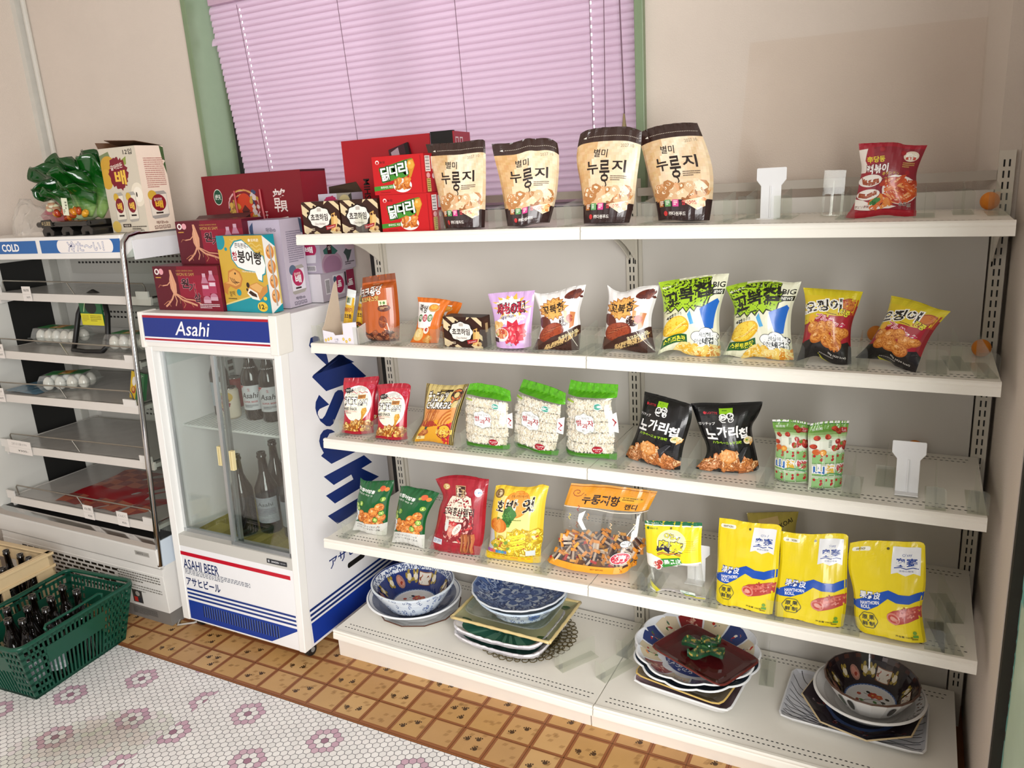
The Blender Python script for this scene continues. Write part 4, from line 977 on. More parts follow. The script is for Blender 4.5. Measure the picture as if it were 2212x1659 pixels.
class BagSurf:
    def __init__(s, key, th, kind, seed, wr, zig=True):
        org, lean, yaw, T, Rr, B, Lf = BAGS[key]
        s.org, s.lean, s.yaw = org, lean, yaw
        T, Rr, B, Lf = [smooth([(p[0] / 1000, p[1] / 1000) for p in c]) for c in (T, Rr, B, Lf)]
        tl, tr, bl, br = T[0], T[-1], B[0], B[-1]; s.w = hypot(tr[0] - tl[0], tr[1] - tl[1]); s.h = (tl[1] + tr[1] - bl[1] - br[1]) / 2
        s.asp = ((tr[0] - tl[0]) + (br[0] - bl[0])) / 2 / s.h
        g = []; bk = []
        for j in range(NV + 1):
            v = j / NV; row = []; rb = []
            for i in range(NU + 1):
                u = i / NU; a, b, c, d = poly_at(T, u), poly_at(B, u), poly_at(Lf, v), poly_at(Rr, v)
                p = [(1 - v) * a[k] + v * b[k] + (1 - u) * c[k] + u * d[k] - ((1 - u) * (1 - v) * tl[k] + u * (1 - v) * tr[k] + (1 - u) * v * bl[k] + u * v * br[k]) for k in (0, 1)]
                e = 4 * u * (1 - u)
                if kind == 'pillow': bul = th * e ** .62 * max(0, sin(pi * v)) ** .62
                elif kind == 'pouch': bul = th * e ** .5 * (min(1, v * 1.25) ** .85) * (1 if v < .93 else 1 - 1.6 * (v - .93))
                else: bul = th * min(1, 3.2 * min(u, 1 - u)) ** .5 * min(1, max(0, (v - .13) / .06)) ** .6 * (1 if v < .9 else max(0, (1 - v) / .1) ** .5)
                m = min(1, e * 2.2)
                n1 = noise.noise((u * 5 * s.asp + seed, v * 5, seed * .7)); n2 = noise.noise((u * 11 + seed, v * 3.5 + seed, 3))
                seal = math.exp(-v / .10) + (math.exp(-(1 - v) / .10) if kind == 'pillow' else .4 * math.exp(-(1 - v) / .08))
                cr = sin(u * 2 * pi * (5 + seed % 3) + 3 * n1 + seed) * seal * .0022 * m
                w = wr * m * (.55 * n1 + .45 * n2) + cr * min(1, wr * 500) + .004 * (1 - m) * 0
                row.append(Vector((p[0], -(bul + w) - (.0004 if 0 < i < NU else 0), p[1]))); rb.append(Vector((p[0], bul * .75 + w * .5 + (.0004 if 0 < i < NU else 0), p[1])))
            g.append(row); bk.append(rb)
        s.g, s.b = g, bk
        s.n = [[(g[j][min(i + 1, NU)] - g[j][max(i - 1, 0)]).cross(g[max(j - 1, 0)][i] - g[min(j + 1, NV)][i]).normalized() for i in range(NU + 1)] for j in range(NV + 1)]
    def fn(s, u, v):
        x = min(max(u, 0), .99999) * NU; y = min(max(v, 0), .99999) * NV; i, j = int(x), int(y); a, b = x - i, y - j; g, n = s.g, s.n
        if a + b <= 1: q = [(j, i, 1 - a - b), (j, i + 1, a), (j + 1, i, b)]
        else: q = [(j + 1, i + 1, a + b - 1), (j + 1, i, 1 - a), (j, i + 1, 1 - b)]
        p = Vector((0, 0, 0)); m = Vector((0, 0, 0))
        for jj, ii, w in q: p += g[jj][ii] * w; m += n[jj][ii] * w
        return p, m
def bag(key, name, label, art, base, th=.02, kind='pillow', seed=1, wr=.0012, group=None, back=None, cat='snack bag', mats=None, clear=None, inside=None):
    """clear(u, v) -> True where the film has no print (slot 1, clear film)"""
    s = BagSurf(key, th, kind, seed, wr)
    mb = MB(); tri = lambda G, flip, bf: None
    for j in range(NV):
        for i in range(NU):
            u, v = (i + .5) / NU, (j + .5) / NV; col = base(u, v) if callable(base) else base
            mi = 1 if clear and clear(u, v) else 0
            g = s.g; mb.face([g[j][i], g[j + 1][i], g[j][i + 1]], col, mi); mb.face([g[j + 1][i], g[j + 1][i + 1], g[j][i + 1]], col, mi)
            g = s.b; mb.face([g[j][i], g[j][i + 1], g[j + 1][i + 1], g[j + 1][i]], (back or col), mi)
    # thin welded rim
    rim = [(0, i) for i in range(NU + 1)] + [(j, NU) for j in range(1, NV + 1)] + [(NV, i) for i in range(NU - 1, -1, -1)] + [(j, 0) for j in range(NV - 1, 0, -1)]
    for k in range(len(rim)):
        (a, b), (c, d) = rim[k], rim[(k + 1) % len(rim)]; u, v = b / NU, a / NV
        mb.face([s.g[a][b], s.g[c][d], s.b[c][d], s.b[a][b]], base(min(max(u, .02), .98), min(max(v, .02), .98)) if callable(base) else base, 1 if clear and clear(min(max(u, .02), .98), v) else 0)
    A = Art(s.asp); art(A); A.place(mb, s.fn, .05, .00040, .00003)
    o = mb.obj(name, mats or [FILMP] + ([film('bag_film', 'f9f9f7', .90, .10, .3)] if clear else []), fix=False, smooth=True)
    o.location = s.org; o.rotation_euler = (-radians(s.lean), 0, radians(s.yaw))
    Rm = o.rotation_euler.to_matrix(); sh = min(range(4), key=lambda q: abs(ENDS[q][1][1] - s.org[2]))
    low = min((Rm @ Vector(p)).z for p in mb.v); o.location.z = shelf_z(sh, s.org[0]) - .0022 - low
    tag(o, label, cat, group)
    if inside: inside(o, s)
    return o
def mixc(a, b, t):
    A_, B_ = [int(a[i:i + 2], 16) for i in (0, 2, 4)], [int(b[i:i + 2], 16) for i in (0, 2, 4)]
    return ''.join('%02x' % int(round((x + (y - x) * t) / 4) * 4 if x + (y - x) * t < 253 else 252) for x, y in zip(A_, B_))

# ---------------------------------------------------------- scorched rice pouches, top shelf
def nurungji_base(sd):
    def f(u, v):
        if v < .135: return '34201a'
        if v > .785: return '2e1a1a'
        t = .5 + .5 * noise.noise((u * 3.4 + sd, v * 2.4, 1.3)) + .35 * noise.noise((u * 12 + v * 9, v * 15, 2)); k = max(0, min(1, t * .75 + (.35 if u + v * .4 < .42 else -.12)))
        return mixc('f3e6cc', 'c79a63', k)
    return f
def nurungji_art(a):
    for k in range(28): a.rect(18 + k * 2.8, 9, 19.8 + k * 2.8, 9.5, 'cbbfae', 0)
    a.poly([(10, 9.3), (15, 8.2), (15, 10.4)], 'f0e8da'); B = '231512'
    a.text('별미', 41, 27, 21, 8.5, B, bold=.02, rot=4)
    a.text('누', 28, 42, 19, 14, B, bold=.035); a.text('룽', 48, 46, 17, 23, B, bold=.03); a.text('지', 71, 41, 22, 13, B, bold=.035)
    a.stroke([(46, 56), (50, 58), (51, 61), (48, 64), (45, 62)], 1.2, B)
    a.lines(58, 51, 84, 57, 3, '5e4a3e', 2, .5); a.text('2027.10', 80, 19, 20, 3.4, 'a08f76', rot=-6)
    a.rect(12, 62.5, 90, 78.5, 'c79a6c'); a.blobs(14, 64, 88, 77.5, 46, 8, 5, ['d9b389', 'e9cda6', 'b57c48', 'c98f58', 'f0dcc0', '9c6236', 'dfa97c'], 5, .3, hi='f4e4ca')
    a.rect(12, 79.6, 20, 86.5, 'b5713a'); a.rect(23, 79.6, 34, 86.5, '5d9a5c'); a.rect(37, 79.6, 48, 86.5, 'd3408b')
    for x in (13, 24, 38): a.lines(x + 1, 80.6, x + 8, 85.5, 3, 'f0ece4', int(x))
    a.poly([(54, 81), (90, 77), (92, 86), (80, 90)], 'efdcb8'); a.text('쌀100%', 66, 82.5, 26, 5.2, 'c8383d', bold=.02); a.blobs(78, 79, 89, 86, 8, 3, 2, ['d98a4c', 'e8b878', 'c46a3a'], 2)
    a.ell(23, 93.5, 3.5, 2.6, 'c22a2c'); a.text('㈜다원푸드', 45, 93.5, 32, 4, 'efe9e2', bold=.03)
for i, (k, lab) in enumerate((('n1', 'brown-topped cream rice pouch on the top shelf, beside the red chicken boxes'), ('n2', 'brown-topped cream rice pouch on the top shelf, second from the red boxes, left corner raised'),
                              ('n3', 'brown-topped cream rice pouch on the top shelf, upright, third from the red boxes'), ('n4', 'brown-topped cream rice pouch leaning right, last of four on the top shelf'))):
    bag(k, 'rice_cracker_pouch', lab, nurungji_art, nurungji_base(i * 3.3), .030, 'pouch', i + 2, .0024, 'brown and cream rice pouches on the top shelf', cat='pouch')

# ---------------------------------------------------------- top shelf right: red rice-cake snack
def topokki_art(a):
    a.poly([(0, 9), (14, 8), (8, 24), (12, 34), (8, 40), (0, 40)], 'e8ddd4')
    a.text('辛당동', 26, 23, 30, 9, 'e8d23a', bold=.05); a.text('떡볶이', 29, 36, 38, 12.5, 'f6f2f0', bold=.07, out='7b1220', outw=.10)
    a.text('辛タンドン', 54, 43, 30, 5, 'd9b84a', bold=.02, rot=-4); a.text('トッポッキ', 54, 49, 32, 5, 'd9b84a', bold=.02, rot=-4)
    a.ell(83, 17, 12, 7.5, 'e9dcc8'); a.ell(83, 17, 9, 5, 'f6f4ea'); a.rect(75, 18, 91, 22, 'c23a26'); a.lines(72, 26, 92, 34, 3, 'c9a05a', 3)
    for x, y in ((36, 10), (70, 13), (83, 40)): a.ell(x, y, 4, 3.4, 'a31b28')
    a.ell(72, 64, 30, 20, 'efe7e0'); a.ell(72, 65, 27, 18, 'd5541f')
    a.blobs(48, 52, 96, 80, 30, 13, 3.6, ['e07a34', 'c8461c', 'e89a52', 'd45a22', 'b53414'], 4, .2, 40, hi='f0b887')
    a.ell(20, 51, 20, 8, 'efe7e0'); a.poly([(4, 46), (14, 50), (34, 49), (36, 55), (22, 58), (8, 55)], '9c4424'); a.stroke([(8, 50), (20, 53), (34, 52)], 1.2, 'b86a40'); a.ell(20, 69, 19, 7, 'efe7e0'); a.poly([(4, 66), (18, 68), (33, 64), (34, 70), (18, 74), (4, 72)], '9c4424'); a.stroke([(6, 69), (20, 71), (32, 67)], 1.2, 'b86a40')
    a.poly([(0, 74), (14, 76), (40, 86), (70, 87), (60, 91), (30, 91), (6, 88)], 'efe7e0'); a.blobs(26, 76, 60, 88, 12, 7, 4, ['e08a3c', 'd9682a', 'efb05e'], 8); a.blobs(28, 75, 40, 82, 9, 4, 3, ['2f6a34', '3f8440', '24552a'], 3)
    a.text('甘ピリ辛味', 16, 85, 22, 4, '7b2a1c', bold=.02); a.text('65g', 82, 84, 18, 6.5, '4a2a24', bold=.0, out='efe7e0', outw=.04); a.rect(0, 92, 100, 100, 'a80f26', 0)
bag('topokki', 'rice_cake_snack_bag', 'dark red rice cake snack bag alone on the right of the top shelf', topokki_art, lambda u, v: 'a5142c' if v < .07 or v > .9 else ('8c1a2c' if u > .22 else 'a01e2e'), .020, 'pillow', 5, .0016)

# ---------------------------------------------------------- second shelf
def frog_art(a):
    a.rect(0, 0, 100, 9, '7f3d18', 0); a.text('크크롱땅', 38, 24, 66, 14, 'f4efe8', rot=-6, bold=.06, shear=.15, out='3f1d10', outw=.10)
    a.text('초코파스맛', 34, 35.5, 56, 7.5, 'edc86a', rot=-4, bold=.05, out='3f1d10', outw=.06); a.lines(38, 13, 70, 15, 1, 'e9c9a0', 2)
    a.rect(60, 38, 80, 46, 'e9e2b8'); a.ell(66, 42, 2.6, 2.2, '4a7a2a'); a.ell(74, 42, 2.6, 2.2, '4a7a2a'); a.ell(72, 50, 15, 5, '5f2a18'); a.lines(62, 48, 82, 52, 2, 'd9b78a', 2)
    a.ell(68, 70, 10, 9, '7a3418'); a.ell(68, 70, 8, 7, '96481f'); a.stroke([(60, 68), (76, 72)], 1, 'b8672f'); a.stroke([(72, 80), (84, 88), (78, 72)], 1.0, 'f2e4d6')
    a.poly([(0, 90), (12, 84), (30, 88), (46, 84), (70, 88), (88, 84), (100, 90), (100, 100), (0, 100)], '4a2016'); a.blobs(4, 86, 96, 97, 22, 8, 4, ['6b2f1c', '8a4526', '54241a', '9c5a3a'], 3, hi='b87a52')
bag('frog', 'chocolate_snack_bag', 'tall brown and orange chocolate snack bag on the second shelf, beside the stick carton', frog_art, lambda u, v: 'b8581a' if u < .8 else 'a84e16', .030, 'block', 3, .0014)
def byeong_art(a):
    a.poly([(4, 10), (78, 11), (66, 62), (40, 66), (14, 64), (4, 40)], 'f1eeea'); a.text('쫙병', 26, 24, 32, 17, '33281f', bold=.05, rot=8); a.ell(64, 22, 19, 9, 'c8a26a'); a.ell(64, 21, 16, 7, 'd9862f'); a.ell(64, 20, 12, 5, 'e8b04a')
    for x, c, s in ((20, '3c6a34', '떡'), (40, 'b8324a', '강'), (60, '4a7a3c', '정')): a.ell(x, 44, 9.5, 8, c); a.text(s, x, 44, 12, 10, 'f4f0e6', bold=.03)
    a.ell(24, 80, 20, 15, 'e3c178'); a.ell(22, 77, 13, 10, 'efd89a'); a.ell(52, 70, 10, 8, 'efe6da'); a.ell(53, 69, 6, 4, 'b33a2e'); a.ell(76, 70, 10, 9, 'e0741f'); a.blobs(50, 82, 74, 97, 10, 8, 5, ['d9a45a', 'c98a42', 'e6bd78'], 3)
for k, lab in (('byeong2', 'orange snack packet half hidden behind the front orange packet'), ('byeong1', 'orange and white snack packet in front, left of the chocolate wafer box')):
    bag(k, 'orange_snack_packet', lab, byeong_art, 'd9701f', .016, 'pillow', 4, .0014, 'orange snack packets on the second shelf')
def shrimp_art(a):
    K = '2c1a26'
    a.star(52, 28, 46, 24, 14, .62, 'e8b84a'); a.star(52, 28, 40, 20, 12, .6, 'efe3ee'); a.star(42, 20, 26, 10, 10, .7, 'f4f0f4')
    a.text('새老の頭', 50, 29, 66, 20, 'b81f3c', rot=-5, bold=.05, out=[(K, .12)]); a.text('새우머리', 42, 45, 34, 7, '3c2a5a', rot=-6, bold=.05, out='f6f2f6', outw=.08)
    for x, y, r in ((24, 54, 12), (44, 52, 14), (64, 50, 13), (78, 46, 10)): a.ell(x, y, r * .9, r * .5, 'f3eef4', 14, 0, .3)
    a.text('스파이시', 74, 47, 22, 5, 'c2578a', bold=.02)
    a.star(60, 72, 34, 23, 9, .72, 'c8243c', seed=3); a.blobs(40, 60, 86, 88, 18, 9, 5, ['d93a4c', 'b81c34', 'e25a62'], 5, hi='f0a0a0')
    a.blobs(6, 54, 26, 72, 12, 7, 5, ['e0b878', 'd9a55c', 'efcf98'], 4); a.ell(26, 76, 21, 12, 'efe6e0'); a.ell(26, 74, 18, 9, 'c65a34'); a.blobs(12, 68, 40, 80, 12, 5, 3, ['d98a5a', 'b8402c', '6a9a44', 'e8c08a'], 7)
    a.rect(4, 82, 18, 90, '3a2430'); a.text('60g', 48, 93, 16, 4, 'f4eef4', bold=.03, out=K, outw=.05)
bag('shrimp', 'shrimp_snack_pouch', 'lilac stand-up snack pouch with red lettering on the second shelf', shrimp_art, 'cfa9d9', .026, 'pouch', 6, .0016, cat='pouch')
def choco_art(a):
    B = '241713'
    a.ell(80, 12, 18, 6, '6a2a1c', 20, -12); a.blobs(64, 8, 96, 17, 7, 8, 3, ['7d3a26', '54201a'], 2)
    a.star(38, 30, 34, 20, 16, .80, 'a8601f', seed=2); a.star(38, 30, 31.5, 18.2, 16, .80, 'e3ad5c', seed=2)
    a.text('꼬북칩', 38, 30, 50, 17, B, bold=.055, shear=-.06, rot=-3)
    a.ell(66, 54, 15, 10, 'e9dfd8'); a.ell(66, 53, 13, 8, '3a1a14'); a.poly([(64, 36), (72, 38), (76, 58), (66, 54)], 'd9a06a'); a.poly([(80, 40), (92, 42), (86, 62), (76, 66)], 'c8804f'); a.ell(78, 50, 8, 6, 'a8462f')
    a.ell(16, 52, 16, 10, '5f2418', 20, 20); a.ell(34, 70, 30, 16, '7c2f1c', 26, -12); a.ell(33, 69, 27, 14, '9c4426', 26, -12)
    for k in range(5): a.stroke([(8 + k * 6, 76 - k * 3.2), (22 + k * 7, 72 - k * 3), (44 + k * 4, 62 - k * .6)], .7, 'c2744a' if k % 2 else '5a2014')
    a.poly([(36, 78), (96, 62), (100, 62), (100, 100), (6, 100), (4, 96)], '3f221a'); a.poly([(28, 92), (98, 68), (98, 76), (34, 100), (24, 100)], 'c9a970')
    a.text('초코츄러스맛', 74, 75, 44, 6, 'efdfae', rot=-18, bold=.05, out=B, outw=.05); a.text('CHURROS', 58, 91, 32, 5, B, rot=-15, bold=.06); a.stroke([(70, 66), (96, 94)], .8, 'f4ece4')
for k, lab in (('choco1', 'white and brown chocolate chip bag left of the shelf joint, second shelf'), ('choco2', 'white and brown chocolate chip bag right of the shelf joint, beside the green corn bags')):
    bag(k, 'chocolate_chip_bag', lab, choco_art, lambda u, v: 'eceae8' if v < .8 else '54372c', .030, 'pillow', 7 if k == 'choco1' else 9, .0022, 'white and brown chocolate chip bags')
def corn_art(a):
    K = '14160c'; G = 'a4cc1e'
    a.poly([(2, 5), (78, 3), (76, 12), (84, 14), (80, 20), (88, 24), (80, 28), (78, 42), (62, 40), (58, 46), (50, 41), (44, 48), (37, 42), (30, 48), (24, 42), (16, 47), (10, 42), (3, 45)], '20260c'); a.poly([(2, 4), (77, 2), (75, 12), (82, 14), (78, 20), (85, 24), (78, 28), (76, 40), (61, 38), (57, 44), (50, 39), (44, 46), (37, 40), (30, 46), (24, 40), (16, 45), (10, 40), (3, 43)], G)
    a.text('Market O', 15, 9, 24, 3.4, 'eef2d4', rot=-6, bold=.04); a.text('스위트콘맛', 56, 9, 30, 4, '4d6a12', rot=-8, bold=.02)
    for s, x, y, w, h in (('꼬', 18, 29, 22, 20), ('북', 41, 24, 25, 21), ('칩', 66, 18, 25, 20)): a.text(s, x, y, w, h, K, bold=.06, rot=-8)
    a.text('BIG', 89, 13, 18, 7, '1c1c1a', bold=.03); a.rect(80, 18.5, 99, 25, '1c1c1a'); a.text('NEWS', 89, 21.8, 16, 4, 'eef0e4', bold=.05)
    a.poly([(66, 42), (92, 30), (96, 34), (90, 66), (78, 68)], '1f66c4'); a.poly([(44, 52), (50, 44), (58, 60), (50, 62)], '4fa6dc'); a.poly([(42, 46), (46, 50), (70, 98), (60, 98)], 'efeed8')
    a.text('4겹', 14, 53, 13, 5, K, bold=.07, rot=-8); a.text('층층구조', 27, 50, 18, 4, K, bold=.0, rot=-8); a.lines(8, 45.5, 24, 48, 1, '45453a', 4)
    a.ell(25, 66, 25, 13, 'e3b21f', 26, -14); a.ell(24, 65, 22, 11, 'f2d24a', 26, -14)
    for k in range(4): a.stroke([(8 + k * 7, 76 - k * 2), (24 + k * 6, 70 - k * 2.4), (44 + k * 1.5, 58 + k * 3)], .9, 'd9921f' if k % 2 else 'f9ec9a')
    a.poly([(3, 81), (46, 75), (48, 86), (3, 94)], '1f5a2c'); a.text('스위트콘맛', 25, 84, 38, 8, 'f2ea3c', rot=-8, bold=.06)
    for x, y, r in ((64, 76, 11), (78, 72, 12), (90, 76, 9), (72, 84, 13), (86, 84, 11)): a.ell(x, y, r, r * .62, '2a2e2c', 16, 0, 0)
    a.k += 1
    for x, y, r in ((64, 76, 10.2), (78, 72, 11.2), (90, 76, 8.2), (72, 84, 12.2), (86, 84, 10.2)): a.ell(x, y, r, r * .61, 'f6f8f8', 16, 0, 0)
    a.k += 1
    a.text('세상에', 76, 73.5, 19, 5.5, '35444a'); a.text('이런', 66, 81.5, 14, 6, '35444a'); a.text('네겹', 81, 81, 17, 8, '1a2226', bold=.06)
    a.blobs(36, 90, 98, 99, 18, 12, 5, ['e8b63a', 'f0cf6a', 'd98f24', 'f4dc8c'], 6, hi='f8eeb4')
for k, lab in (('corn1', 'lime green corn chip bag with BIG NEWS corner, left of the two, second shelf'), ('corn2', 'lime green corn chip bag with BIG NEWS corner, right of the two, second shelf')):
    bag(k, 'corn_chip_bag', lab, corn_art, lambda u, v: 'e9e9cf' if u > .3 or v > .5 else ('a9cf2e' if v < .42 else 'dfe0b8'), .034, 'pillow', 8 if k == 'corn1' else 11, .0022, 'green corn chip bags')
def squidp_art(a):
    K = '17110f'
    a.poly([(0, 10), (96, 12), (96, 32), (60, 38), (20, 48), (0, 50)], 'd8bf1f'); a.poly([(60, 14), (98, 12), (99, 34), (70, 34)], 'a8331f'); a.ell(83, 20, 14, 9, 'a85a28'); a.ell(83, 20, 11, 7, 'c8752f')
    a.poly([(12, 46), (40, 38), (92, 34), (92, 72), (0, 76), (0, 60)], 'a3182a')
    a.text('오징어', 36, 25, 72, 17, K, rot=-9, bold=.06, out=[('f4f2ea', .13)]); a.text('땅콩', 80, 31, 20, 9, 'e9dc3a', rot=14, bold=.06, out=K, outw=.07)
    a.lines(46, 34, 80, 36, 1, '5a2a1c', 3); a.text('プルダック', 56, 45, 62, 9, 'c8245a', rot=12, bold=.05, out=[('f6ece8', .10)]); a.ell(17, 43, 7, 6, 'e6b02f')
    a.poly([(0, 74), (30, 70), (60, 76), (94, 70), (100, 78), (100, 100), (0, 100)], '171314')
    for x, y, r in ((22, 56, 12), (42, 58, 15), (58, 52, 11), (74, 60, 13), (30, 70, 13), (52, 72, 14), (68, 74, 14), (86, 58, 9)): a.ell(x, y, r * 1.05, r * .74, 'b8661f', 20, 0, .2); a.ell(x - .6, y - .8, r * .93, r * .62, 'dd9442', 20, 0, .2); a.ell(x - r * .3, y - r * .25, r * .35, r * .2, 'efbc7c', 12, 0, .2); a.stroke([(x - r * .4, y + 1), (x + r * .5, y - 1)], .6, '94481a', .2)
    a.k += 1; a.text('90g (420 kcal)', 74, 90, 34, 3.4, 'e6e2da', rot=8); a.lines(40, 92, 88, 95, 1, '8f8a86', 2); a.poly([(38, 94), (50, 99), (70, 101), (60, 101), (42, 101)], 'b8b41f')
for k, lab in (('squid1', 'yellow, red and black squid peanut bag standing upright on the second shelf'), ('squid2', 'yellow, red and black squid peanut bag tilted to the right, last on the second shelf')):
    bag(k, 'peanut_snack_bag', lab, squidp_art, lambda u, v: 'd2c11e' if v < .2 else ('8f1c26' if v < .76 else '191415'), .026, 'pillow', 5 if k == 'squid1' else 12, .0022, 'squid peanut bags')

# ---------------------------------------------------------- third shelf
def coco_art(a):
    K = '1e1714'
    a.rect(0, 0, 100, 8, 'a30f26', 0); a.ell(47, 46, 46, 32, 'f0ede8'); a.ell(45, 48, 41, 28, 'efe9d2'); a.poly([(20, 24), (40, 18), (56, 15), (74, 20), (70, 26), (60, 24), (50, 27), (38, 24), (28, 28)], 'c9c6be')
    a.stroke([(26, 27), (36, 25), (44, 28), (54, 25), (62, 28), (70, 26), (78, 28)], 1.2, 'b3182c'); a.star(20, 23, 15, 6, 9, .7, K); a.lines(11, 21, 28, 25, 2, 'cfcac2', 2); a.ell(86, 18, 9, 4.2, 'c8546a'); a.ell(86, 18, 8, 3.4, 'b5203a')
    a.text('コッコスナック', 34, 30, 40, 3.6, K, bold=.03); a.text('꼬꼬', 28, 43, 42, 15, 'f8f6f2', bold=.04, out=[(K, .12)]); a.text('스낵', 66, 45, 27, 11, 'f8f6f2', bold=.04, out=[(K, .12)]); a.rect(50, 31, 74, 38, 'b8782a'); a.lines(52, 32.5, 72, 37, 2, '6a3c12', 2, .7)
    a.text('FRIED SNACK', 27, 55.5, 46, 5, K, bold=.05); a.text('本格的フライドチキン', 28, 60, 46, 3, 'b3283a', bold=.03); a.lines(6, 62.5, 48, 65, 1, '8a4a48', 5)
    a.poly([(66, 55), (78, 54), (81, 60), (72, 70), (68, 78), (63, 77), (65, 68), (63, 60)], 'c98f2c'); a.ell(71, 60, 7, 5, 'dba844')
    a.blobs(2, 78, 92, 95, 58, 8, 3.2, ['dd9c3a', 'c87f26', 'e8b85c', 'b56a1c', 'f0cc7c'], 6, .3, hi='f2d28a', edge='8a4a12')
    a.rect(0, 95, 100, 100, 'a30f26', 0)
for k, lab in (('coco0', 'red chicken snack pouch mostly hidden behind the left red pouch'), ('coco1', 'red chicken snack pouch at the left end of the third shelf'), ('coco2', 'red chicken snack pouch on the third shelf, left of the gold churro bag')):
    bag(k, 'chicken_snack_pouch', lab, coco_art, 'b5122c', .022, 'pouch', {'coco0': 3, 'coco1': 4, 'coco2': 8}[k], .0016, 'red chicken snack pouches on the third shelf', cat='pouch')
def churro_art(a):
    K = '24140c'
    for x in (1.5, 4.5, 7.5, 92, 95, 98): a.rect(x, 0, x + 1.4, 100, '1c130d', 0)
    a.k += 1
    a.poly([(12, 38), (92, 38), (92, 60), (12, 62)], 'd98f4a'); a.poly([(10, 60), (90, 56), (91, 99), (10, 99)], 'dda024'); a.poly([(60, 70), (91, 62), (91, 99), (78, 99)], 'c2202c'); a.poly([(10, 58), (34, 55), (60, 68), (30, 72), (10, 70)], 'a3301c')
    a.text('チュロッツ', 40, 20, 50, 18, 'f6f2ea', rot=0, bold=.07, shear=.15, out=[(K, .14)]); a.text('CHURROZ', 48, 33.5, 66, 11, 'f6f2ea', bold=.08, shear=.15, out=[(K, .15)]); a.rect(42, 7.5, 72, 11, K); a.lines(44, 8.4, 70, 10.2, 1, 'd9b44a', 3)
    ring = [(84 + 9 * cos(t), 17 + 7.5 * sin(t)) for t in [2 * pi * k / 16 for k in range(16)]]; a.stroke(ring, 5.6, K, 1, True); a.stroke(ring, 3.4, 'c96a2c', 1, True); a.stroke([(80, 24), (78, 30)], 4, 'c96a2c')
    for k in range(5): a.stroke([(16 + k * 7, 60), (20 + k * 7, 48), (26 + k * 7, 41)], 5.5, 'a85a24' if k % 2 else 'c47530', .2); a.stroke([(17 + k * 7, 58), (22 + k * 7, 46)], 1, 'ecb476', .2)
    for k in range(6): r = 12 + k * 4; a.stroke([(88 - r * cos(t) * .9, 66 - r * sin(t) * .75) for t in [0, .35, .7, 1.05, 1.4]], 3.2, 'b8672a' if k % 2 else 'e09a52', .2)
    a.k += 1; a.ell(76, 78, 16, 12.5, '8f1a26'); a.ell(76, 78, 14, 10.8, 'e2b032'); a.rect(59, 75, 95, 82.5, 'e8c860'); a.text('ORIGINAL', 77, 78.6, 34, 5, 'a3401c', bold=.02); a.poly([(14, 68), (26, 70), (22, 86), (12, 84)], 'e0b23a'); a.poly([(28, 70), (34, 70), (33, 76), (27, 76)], '2f4a34'); a.blobs(18, 76, 36, 88, 10, 6, 5, ['7a3a1c', 'a85a2c', 'c9874a'], 3)
    a.rect(12, 88, 34, 94, 'efdfa0'); a.lines(13, 89, 33, 93, 2, '6a4a2a', 4, .6)
bag('churroz', 'churro_snack_bag', 'gold churro snack bag with black striped sides, leaning left on the third shelf', churro_art, lambda u, v: ('c8b06a' if int(u * 60) % 2 else 'a8924e') if u < .1 or u > .9 else ('cbb676' if v < .42 else 'c98a34'), .026, 'pillow', 5, .0018)
def rice_art(flip):
    def f(a):
        hexa = lambda cx, cy, r, c: a.raw([(cx + r * cos(pi / 3 * k), cy + r * .8 * sin(pi / 3 * k)) for k in range(6)], [(0, 1, 2, 3, 4, 5)], c, 0)
        for r in range(4):
            for k in range(12): hexa(5 + k * 8.4 + (4.2 if r % 2 else 0), 2.5 + r * 4.2, 3.2, '5cae1e' if (k + r) % 3 else '4f9f18')
        a.k += 1
        lab = [(48 + 20 * x, 52 + 12.5 * y) for x, y in ((0, -1.08), (.35, -.86), (.7, -.80), (.86, -.6), (.82, -.2), (.95, 0), (.82, .2), (.86, .6), (.7, .8), (.35, .86), (0, 1.08), (-.35, .86), (-.7, .8), (-.86, .6), (-.82, .2), (-.95, 0), (-.82, -.2), (-.86, -.6), (-.7, -.8), (-.35, -.86))]
        a.poly([(48 + (x - 48) * 1.05, 52 + (y - 52) * 1.05) for x, y in lab], 'b9bfb6'); a.poly(lab, 'f4f3f0'); a.text('더바삭한', 48, 45, 20, 3.6, '43404a'); a.text('쌀', 37, 51, 11, 8, 'a31c2c', bold=.03, rot=-8); a.text('과', 48, 55, 11, 7, 'a31c2c', bold=.03); a.text('자', 59, 51, 12, 8, 'a31c2c', bold=.03); a.text('米おこし', 48, 60.5, 12, 2.2, '55505a')
        a.ell(74, 29, 7, 4.8, 'e6efe9'); a.ell(74, 29, 6, 4, '3f9a86'); a.rect(68, 27.6, 80, 30.4, 'eef4f0'); a.text('HACCP', 74, 29, 10, 1.7, '2f7a6a', bold=.04); a.ell(71, 85.5, 9, 4.6, 'a3182a', 20, 8); a.text('총12,600원', 71, 84.8, 14, 2, 'f4e9e6', bold=.04); a.text('90 g', 72, 87.4, 8, 1.6, 'f4e9e6')
        a.poly([(93, 40), (100, 37), (100, 64), (93, 60)], 'f1f0ee'); a.stroke([(95, 45), (98, 50), (95, 54), (98, 58)], 1.3, 'a31c2c'); a.poly([(8, 22), (26, 24), (26, 26), (8, 25)], 'a9c94a')
        a.rect(0, 93, 100, 100, '46961a', 0)
    return f
